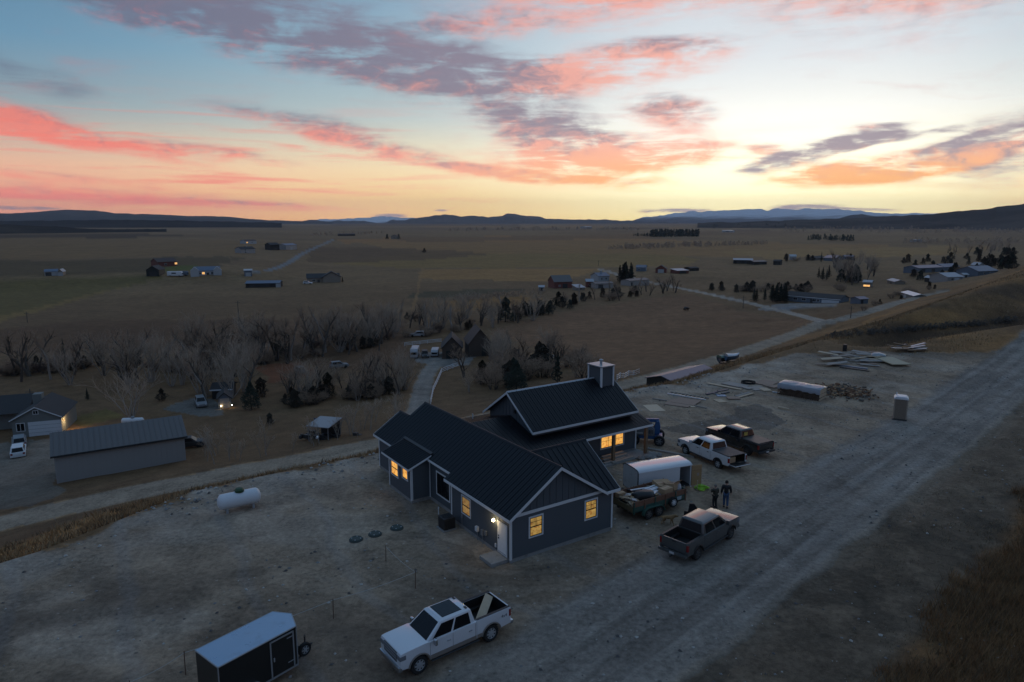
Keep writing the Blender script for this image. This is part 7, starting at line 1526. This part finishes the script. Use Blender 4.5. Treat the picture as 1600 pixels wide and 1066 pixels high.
# right-hand hamlet
B_('shed', 'white-roofed green shed standing alone in the right pasture', 'shed', (1408, 464.5), (1428, 464.5), 5.5, 2.6, .9, WL_['sage'], pmat('white_metal_roof', (.6, .62, .63), .4), 'x', doors=[(.3, 2.6, 2.1, WL_['white'])]); B_('shed', 'low shed with an added glowing gold pane against the far grove', 'shed', (1348, 449), (1361, 449), 7, 3.4, 1.2, WL_['tan'], RF['light'], 'x', wins=[(.45, .6, 3.0, 1.1, True)]); B_('shed', 'small grey shed with pale roof below the grove', 'shed', (1386, 443), (1398, 443), 6, 2.6, 1.2, WL_['tan'], RF['light'], 'x', doors=[(.5, 1.6, 2, M['dark'])])  # gold shed: made-up lit window stands in for its bright yellow glow
B_('barn', 'long pale blue barn in the right hamlet', 'barn', fl(1434, 436), fl(1472, 434), 12, 4.0, 1.8, WL_['blue'], RF['slate'], 'x', doors=[(.2, 3.2, 3, M['dark']), (.6, 3.2, 3, M['dark'])]); B_('house', 'blue-grey house right of the long pale blue barn', 'house', fl(1474, 432), fl(1498, 431), 12, 3.6, 2.4, WL_['blue'], RF['slate'], 'x', wins=[(.3, 1.2, 1.2, 1.2, 0), (.7, 1.2, 1.2, 1.2, 0)])
B_('house', 'grey house with broad pale roof on the lower right slope', 'house', fl(1478, 460), fl(1502, 459), 12, 3.0, 2.4, WL_['grey'], RF['light'], 'x', wins=[(.3, 1, 1.2, 1.1, 0)], doors=[(.6, 3.2, 2.4, WHT)]); B_('shed', 'small dark shed with pale gable left of the broad-roofed house', 'shed', fl(1452, 453), fl(1461, 453), 6, 2.8, 1.4, WL_['dark'], RF['light'], 'y', doors=[(.5, 1.4, 2, M['black'])]); B_('house', 'large slate-roofed house nearest the grassy spur', 'house', fl(1526, 451), fl(1556, 449), 14, 3.2, 3.2, WL_['blue'], RF['slate'], 'x', wins=[(.3, 1, 1.2, 1.1, 0), (.6, 1, 1.2, 1.1, 0)]); B_('house', 'pale cottage behind the large slate-roofed house', 'house', fl(1526, 437), fl(1536, 437), 8, 4, 2, WL_['white'], RF['light'], 'y', wins=[(.5, 1.2, 1.2, 1.2, 0)]); B_('shed', 'white shed between the broad-roofed and slate-roofed houses', 'shed', fl(1504, 451), fl(1511, 451), 5, 2.2, 1, WL_['white'], RF['light'], 'x', doors=[(.5, 1.2, 1.8, M['dark'])])
# left plain
B_('shed', 'small pale shed alone at the far left of the plain', 'shed', (70, 431), (90, 430.5), 10, 3.0, 1.6, WL_['white'], RF['slate'], 'x', doors=[(.3, 3, 2.4, M['dark'])]); B_('shed', 'tan gable end beside the small pale shed', 'shed', (91, 431), (98, 431), 9, 3.2, 1.8, WL_['tan'], RF['light'], 'y', doors=[(.5, 2.6, 2.5, WL_['white'])])
B_('barn', 'black barn with lean-to on the left plain', 'barn', (229, 432), (249, 432), 14, 5.0, 3.2, WL_['black'], RF['dark'], 'y', doors=[(.5, 4, 3.6, M['black'])]); B_('house', 'dark red-roofed house on the rise with one warm window', 'house', (247, 417), (277, 415.5), 14, 4.0, 3.2, WL_['red'], RF['brown'], 'x', wins=[(.94, 1.4, 1.6, 1.6, True), (.4, 1.2, 1.4, 1.3, 0)])
wh, ww = B_('farmhouse', 'white farmhouse with pale gables and lit porch on the left plain', 'house', (304, 431.5), (344, 429.5), 13, 4.0, 3.0, WL_['white'], RF['slate'], 'x', wins=[(.2, 1.2, 1.4, 1.5, 0), (.35, 1.2, 1.4, 1.6, True), (.7, 1.2, 1.4, 1.5, 0)], doors=[(.52, 1.4, 2.4, M['dark'])])
for x in (.02, .9): MB().prism([(-2.4, -.5), (-2.4, 3.6), (0, 5.6), (2.4, 3.6), (2.4, -.5)], -2.2, .5).build('gable_front', WL_['white'], wh).location = (x * ww, 0, 0)
B_('shed', 'pale blue box shed right of the white farmhouse', 'shed', (382, 432), (394, 432), 9, 4.6, .6, WL_['blue'], RF['light'], 'shed', doors=[(.5, 3, 3, WL_['white'])]); B_('loafing_shed', 'long blue-roofed metal shed on the left plain', 'shed', (384, 450), (437, 449), 11, 3.0, 1.5, WL_['dark'], RF['slate'], 'x', doors=[(.25, 5, 2.6, M['black']), (.55, 5, 2.6, M['black']), (.96, 2.5, 3.0, WL_['white'])])
B_('ranch_house', 'dark roofed ranch house with a central gable on the plain', 'house', (480, 442), (531, 440.5), 14, 3.4, 3.0, WL_['tan'], RF['dark'], 'x', wins=[(.2, 1, 1.6, 1.3, 0), (.75, 1, 1.6, 1.3, 0)], doors=[(.35, 1.4, 2.2, M['dark'])])
g_ = [o for o in bpy.data.objects if o.get('label', '').startswith('dark roofed ranch house')][0]; MB().prism([(-5, -.5), (-5, 3.2), (0, 6.0), (5, 3.2), (5, -.5)], -2.6, 3).build('gable_front', WL_['tan'], g_).location = (14, 0, 0); MB().prism([(-5.6, 3.0), (0, 6.2), (5.6, 3.0), (5.6, 3.3), (0, 6.5), (-5.6, 3.3)], -3.0, 5).build('gable_roof', RF['dark'], g_).location = (14, 0, 0)
B_('house', 'white-walled red house highest on the left rise', 'house', (383.5, 381), (401, 381), 12, 5.5, 2.2, WL_['white'], RF['brown'], 'x', wins=[(.15, 2, 2.4, 1.6, True), (.6, 2, 1.6, 1.6, 0)]); B_('house', 'dark two-storey house below the white-walled one', 'house', (377, 396), (399, 396), 12, 6.0, 3.0, WL_['grey'], RF['dark'], 'x', wins=[(.3, 1.2, 1.5, 1.6, 0), (.3, 4, 1.5, 1.4, 0)], chim=True); B_('barn', 'dark barn left in the row beside the far lane', 'barn', (423, 391), (437, 391), 14, 8, 3, WL_['dark'], RF['dark'], 'x', doors=[(.5, 4, 4, M['black'])]); B_('barn', 'grey barn right in the row beside the far lane', 'barn', (447, 390.5), (464, 390), 14, 7, 2.5, WL_['grey'], RF['slate'], 'x', doors=[(.5, 4, 4, WL_['white'])]); B_('barn', 'long low dark barn at the end of the far lane', 'barn', (528, 369), (555, 368.6), 18, 5, 2, WL_['dark'], RF['brown'], 'x', doors=[(.5, 6, 4, M['black'])]); B_('farmhouse', 'tiny farmhouse between dark trees in the middle fields', 'house', (611, 373.5), (621, 373.5), 14, 7, 4, WL_['tan'], RF['brown'], 'y', wins=[(.5, 2, 2, 2, 0)])
for u in (605, 623): tree_px('pine', u, 374, 366, 'dark tree beside the tiny farmhouse, ' + ('left side' if u < 610 else 'right side'))
B_('warehouse', 'bright white-roofed warehouse far across the plain', 'warehouse', (1128, 363), (1145, 363), 30, 7, 1, WL_['white'], pmat('white_metal_roof', (.6, .62, .63), .4), 'x', doors=[(.5, 8, 5, M['greymetal'])]); B_('warehouse', 'bright warehouse far behind the middle fields', 'warehouse', (915, 357), (925, 357), 40, 10, 2, WL_['white'], RF['light'], 'x', doors=[(.5, 8, 5, M['greymetal'])]); B_('shed', 'white shed on the far right plain', 'shed', (1429, 378.5), (1440, 378.5), 14, 5, 1, WL_['white'], RF['light'], 'x', doors=[(.5, 5, 4, M['greymetal'])])
# ------------------------------------------------------------------ carport with stored machinery
a, b = np.array(at(483, 690)), np.array(at(513, 688)); v = b - a; W = np.hypot(v[0], v[1]); t = thing('carport', 'open carport with pale flat roof sheltering dark machinery by the valley road', 'carport', (a[0], a[1], min(a[2], b[2])), math.atan2(v[1], v[0]))
MB().hexa([(-.2, -.3, 2.25), (W + .3, -.3, 2.25), (W + .3, 3.6, 2.6), (-.2, 3.6, 2.6), (-.2, -.3, 2.35), (W + .3, -.3, 2.35), (W + .3, 3.6, 2.7), (-.2, 3.6, 2.7)]).build('roof', pmat('pale_carport_roof', (.30, .30, .31), .6), t)
for x in (0, W / 2, W):
    for y in (0, 3.4): MB().box((x - .05, y - .05, -.3), (x + .05, y + .05, 2.4)).build('post', M['greymetal'], t)
MB().box((0, 3.3, 0), (W, 3.4, 2.3)).build('back_wall', WL_['dark'], t)
mb = MB(); random.seed(8)
for k in range(40):
    x, y = random.uniform(-2.2, W + 3.4), random.uniform(.3, 2.9); s = random.uniform(.15, .5); mb.box((x, y, 0), (x + s * 1.4, y + s, s * random.uniform(.8, 2.2)))
o = mb.build('machinery', M['dark'], kind='stuff'); o.location = t.location; o.rotation_euler = t.rotation_euler
o = MB().box((0, 0, .5), (2.6, .1, 1.9)).build('tarp_panel', pmat('blue_panel', (.04, .09, .16), .6)); p = at(491, 672); o.location = (p[0], p[1], p[2]); o.rotation_euler = t.rotation_euler; tag(o, 'dark blue panel standing behind the carport', 'panel')
# ------------------------------------------------------------------ fences, poles, mailbox
def rail_fence(px, label, h=1.15, step=2.4, mat=None):
    P = np.array([at(u, v) for u, v in px]); t = thing('rail_fence', label, 'fence', P[0]); mat = mat or WHT
    first = None
    for a, b in zip(P[:-1], P[1:]):
        L = np.hypot(*(b - a)[:2]); n = max(1, int(L / step))
        for k in range(n):
            p = a + (b - a) * k / n; q = a + (b - a) * (k + 1) / n; p[2] = gz(p[0], p[1]); q[2] = gz(q[0], q[1]); p = p - P[0]; q = q - P[0]
            MB().box((p[0] - .06, p[1] - .06, p[2] - .1), (p[0] + .06, p[1] + .06, p[2] + h)).build('post', mat, t)
            for z in (.3, .65, 1.0): MB().tube([(p[0], p[1], p[2] + z), (q[0], q[1], q[2] + z)], .055, 4).build('rail', mat, t)
rail_fence([(673, 632), (677, 612), (690, 583), (716, 573)], 'white rail fence along the driveway below the gabled house'); rail_fence([(848, 553), (866, 562)], 'short white rail fence behind the dark evergreens'); rail_fence([(964, 595), (982, 588), (999, 585)], 'white rail fence right of the chimney'); rail_fence([(632, 541), (668, 537), (690, 535)], 'pale fence along the yard with the parked cars', 1.0)
for u, v, vt, lb in ((43, 504, 487, 'utility pole in the field at the far left'), (374, 512, 470, 'tall utility pole above the middle creek belt'), (1329, 497, 478, 'utility pole beside the road fork'), (1223, 461, 443, 'utility pole behind the long ranch house'), (1161, 482, 462, 'utility pole beside the farm lane'), (935, 416, 407, 'utility pole at the end of the farm lane'), (49, 630, 607, 'thin pole behind the sage house')):
    p = at(u, v); z = p[1] * math.cos(PITCH) - (p[2] - CAMZ) * math.sin(PITCH); h = (v - vt) * z / F; t = thing('utility_pole', lb, 'pole', p); MB().tube([(0, 0, -.2), (0, 0, h)], [.15, .10], 6).build('pole', M['bark'], t); MB().box((-.9, -.06, h - .7), (.9, .06, h - .58)).build('crossarm', M['bark'], t)
p = at(496, 696); t = thing('mailbox', 'white-topped post box beside the valley road below the carport', 'mailbox', p); MB().box((-.06, -.06, 0), (.06, .06, 1.0)).build('post', M['wood'], t); MB().prism([(-.12, 1.0), (.12, 1.0), (.12, 1.18), (.06, 1.26), (-.06, 1.26), (-.12, 1.18)], -.25, .25).build('box', WHT, t)
propane('propane_tank', 'small white propane tank on the grass behind the metal barn', at(208, 664), .1, 3.6, .5, M['greymetal'])
# ------------------------------------------------------------------ parked cars of the valley, boats
def car(u, v, rz, col, label, L=4.7, H=1.7, name='parked_car', cat='car', box=False):
    p = at(u, v); t = thing(name, label, cat, p, rz); w = .92
    if box: MB().prism([(-L / 2, .45), (L / 2, .45), (L / 2, H * .75), (L / 2 - .5, H), (-L / 2 + .1, H), (-L / 2, H * .93)], -w, w).build('body', col, t, .05, 2, True); MB().box((L / 2 - .9, -w * .8, H * .45), (L / 2 + .01, w * .8, H * .68)).build('windshield', M['glassdark'], t); MB().box((-L * .2, -w - .01, H * .55), (L * .1, w + .01, H * .78)).build('side_window', M['glassdark'], t)
    else:
        MB().prism([(-L / 2, .35), (L / 2, .35), (L / 2, .78), (L / 2 - .15, .95), (L * .22, 1.05), (-L / 2 + .05, 1.05), (-L / 2, .9)], -w, w).build('body', col, t, .05, 2, True)
        c = MB().hexa([(L * .24, -w * .92, 1.02), (L * .24, w * .92, 1.02), (-L / 2 + .06, w * .92, 1.02), (-L / 2 + .06, -w * .92, 1.02), (L * .06, -w * .74, H), (L * .06, w * .74, H), (-L / 2 + .35, w * .74, H), (-L / 2 + .35, -w * .74, H)]).build('cabin', col, t, .04, 2)
        fr = [(L * .24, -w * .92, 1.02), (L * .24, w * .92, 1.02), (L * .06, w * .74, H), (L * .06, -w * .74, H)]; pane('windshield', fr, .06, .94, .08, .92, t, M['glassdark']); rr = [(-L / 2 + .06, w * .92, 1.02), (-L / 2 + .06, -w * .92, 1.02), (-L / 2 + .35, -w * .74, H), (-L / 2 + .35, w * .74, H)]; pane('rear_window', rr, .08, .92, .1, .9, t, M['glassdark'])
        for s in (-1, 1): pane('side_window', [(L * .24, s * w * .92, 1.02), (-L / 2 + .06, s * w * .92, 1.02), (-L / 2 + .35, s * w * .74, H), (L * .06, s * w * .74, H)], .12, .9, .08, .9, t, M['glassdark'])
    for x in (L * .31, -L * .31):
        for s in (-1, 1): MB().lathe([(.34, -.1), (.36, -.06), (.36, .06), (.34, .1)], 14, (x, s * (w - .08), .36), 1).build('wheel', M['rubber'], t)
    for s in (-1, 1): MB().box((L / 2 - .02, s * .5, .68), (L / 2 + .02, s * .8, .84)).build('headlight', pmat('headlight_glass', (.55, .56, .58), .15), t); MB().box((-L / 2 - .02, s * .6, .7), (-L / 2 + .02, s * .85, .95)).build('taillight', pmat('taillight_red', (.22, .012, .012), .25), t)
    return t
car(29.5, 711, R_(124), WHT, 'white sport utility vehicle parked in front of the sage house'); car(31, 696, R_(126), M['greymetal'], 'grey car parked behind the white sport utility vehicle'); car(83, 738, R_(10), WHT, 'pale car beside the left end of the metal barn') if False else None
car(652, 526, R_(185), DW, 'white car parked beyond the yard fence'); car(680, 556, R_(-88), DW, 'white van parked facing the driveway yard', 4.8, 1.9, 'parked_van', 'van', True); car(648.5, 558, R_(-88), DW, 'tall white box truck at the left end of the yard', 6.0, 2.6, 'box_truck', 'truck', True); car(664, 558, R_(-80), M['dark'], 'dark car between the box truck and the white van')
car(668, 521, R_(180), M['dark'], 'dark car right of the white car beyond the fence', 4.4); car(297, 699, R_(20), M['dark'], 'dark vehicle by the right end of the metal barn', 4.2, 1.6); car(314, 634, R_(-60), M['greymetal'], 'grey car parked left of the small lit shed'); car(274, 432, R_(0), WHT, 'white trailer parked below the red-roofed house', 9, 3, 'parked_trailer', 'trailer', True); car(285, 431, R_(0), WL_['blue'], 'pale blue truck right of the white trailer', 7, 2.8, 'parked_truck', 'truck', True); car(1028, 418.5, 0, WHT, 'white truck parked by the dark red barn', 7, 3, 'parked_truck', 'truck', True) if False else None
car(530, 575, R_(30), M['greymetal'], 'grey car among the bare trees of the creek', 4.4); car(468, 583, R_(120), M['greymetal'], 'dull grey car half hidden in the leafless clump', 4.4); car(481, 444, R_(0), WHT, 'white car beside the dark roofed ranch house', 5); car(1210, 541.5, R_(20), M['dark'], 'dark car stopped beside the valley road', 4.2) if False else None
def boat(u, v, rz, hull, cover, label, L=5.0):
    p = atz(u, v, -7.6); t = thing('boat', label, 'boat', (p[0], p[1], gz(p[0], p[1]) + .3), rz); V = []; n = 9; secs = 9
    for i in range(secs):
        s = i / (secs - 1); x = -L / 2 + L * s; w = .62 * (1 - max(0, (s - .45) / .55) ** 2.2) + .02; k = .25 * max(0, (s - .5) / .5) ** 2
        for j in range(n): a = math.pi * (j / (n - 1)); V.append((x, -math.cos(a) * w, .85 + k - math.sin(a) * .8 * (1 - .5 * max(0, s - .6))))
    Fc = [(i * n + j, i * n + j + 1, (i + 1) * n + j + 1, (i + 1) * n + j) for i in range(secs - 1) for j in range(n - 1)] + [tuple(range(n))]
    mesh_obj('hull', V, Fc, hull, t, True)
    W = [];
    for i in range(secs):
        s = i / (secs - 1); x = -L / 2 + L * s; w = .64 * (1 - max(0, (s - .45) / .55) ** 2.2) + .03; k = .25 * max(0, (s - .5) / .5) ** 2
        for j in range(n): a = math.pi * (j / (n - 1)); W.append((x, -math.cos(a) * w, .88 + k + math.sin(a) * .45 * (1 - s * .6)))
    mesh_obj('cover', W, Fc, cover, t, True); MB().box((-L * .3, -.6, -.33), (L * .3, .6, -.05)).build('trailer_bed', M['dark'], t)
boat(1131, 579, R_(25), M['dark'], pmat('green_tarp', (.16, .24, .20), .6), 'boat under a pale green tarp beside the slate-roofed shed', 2.6); boat(1143, 580, R_(20), pmat('hull_blue', (.05, .10, .17), .3), WHT, 'blue hulled white boat right of the tarped one', 2.9)
# cattle dots in the pasture
for u, v in ((1071, 485), (1073, 485.5)):
    p = at(u, v); t = thing('cow', 'dark cow alone in the brown pasture, ' + ('left one' if u < 1072 else 'right one'), 'cow', p, R_(20))
    skin_fig('body', [(-.8, 0, 1.1), (0, 0, 1.15), (.7, 0, 1.2), (1.1, 0, 1.0), (1.4, 0, .75), (-.7, .25, .5), (-.7, .25, .05), (-.7, -.25, .5), (-.7, -.25, .05), (.6, .25, .5), (.6, .25, .05), (.6, -.25, .5), (.6, -.25, .05)], [(0, 1), (1, 2), (2, 3), (3, 4), (0, 5), (5, 6), (0, 7), (7, 8), (2, 9), (9, 10), (2, 11), (11, 12)], [.36, .40, .36, .2, .14, .13, .08, .13, .08, .12, .08, .12, .08], M['black'], t, 1)
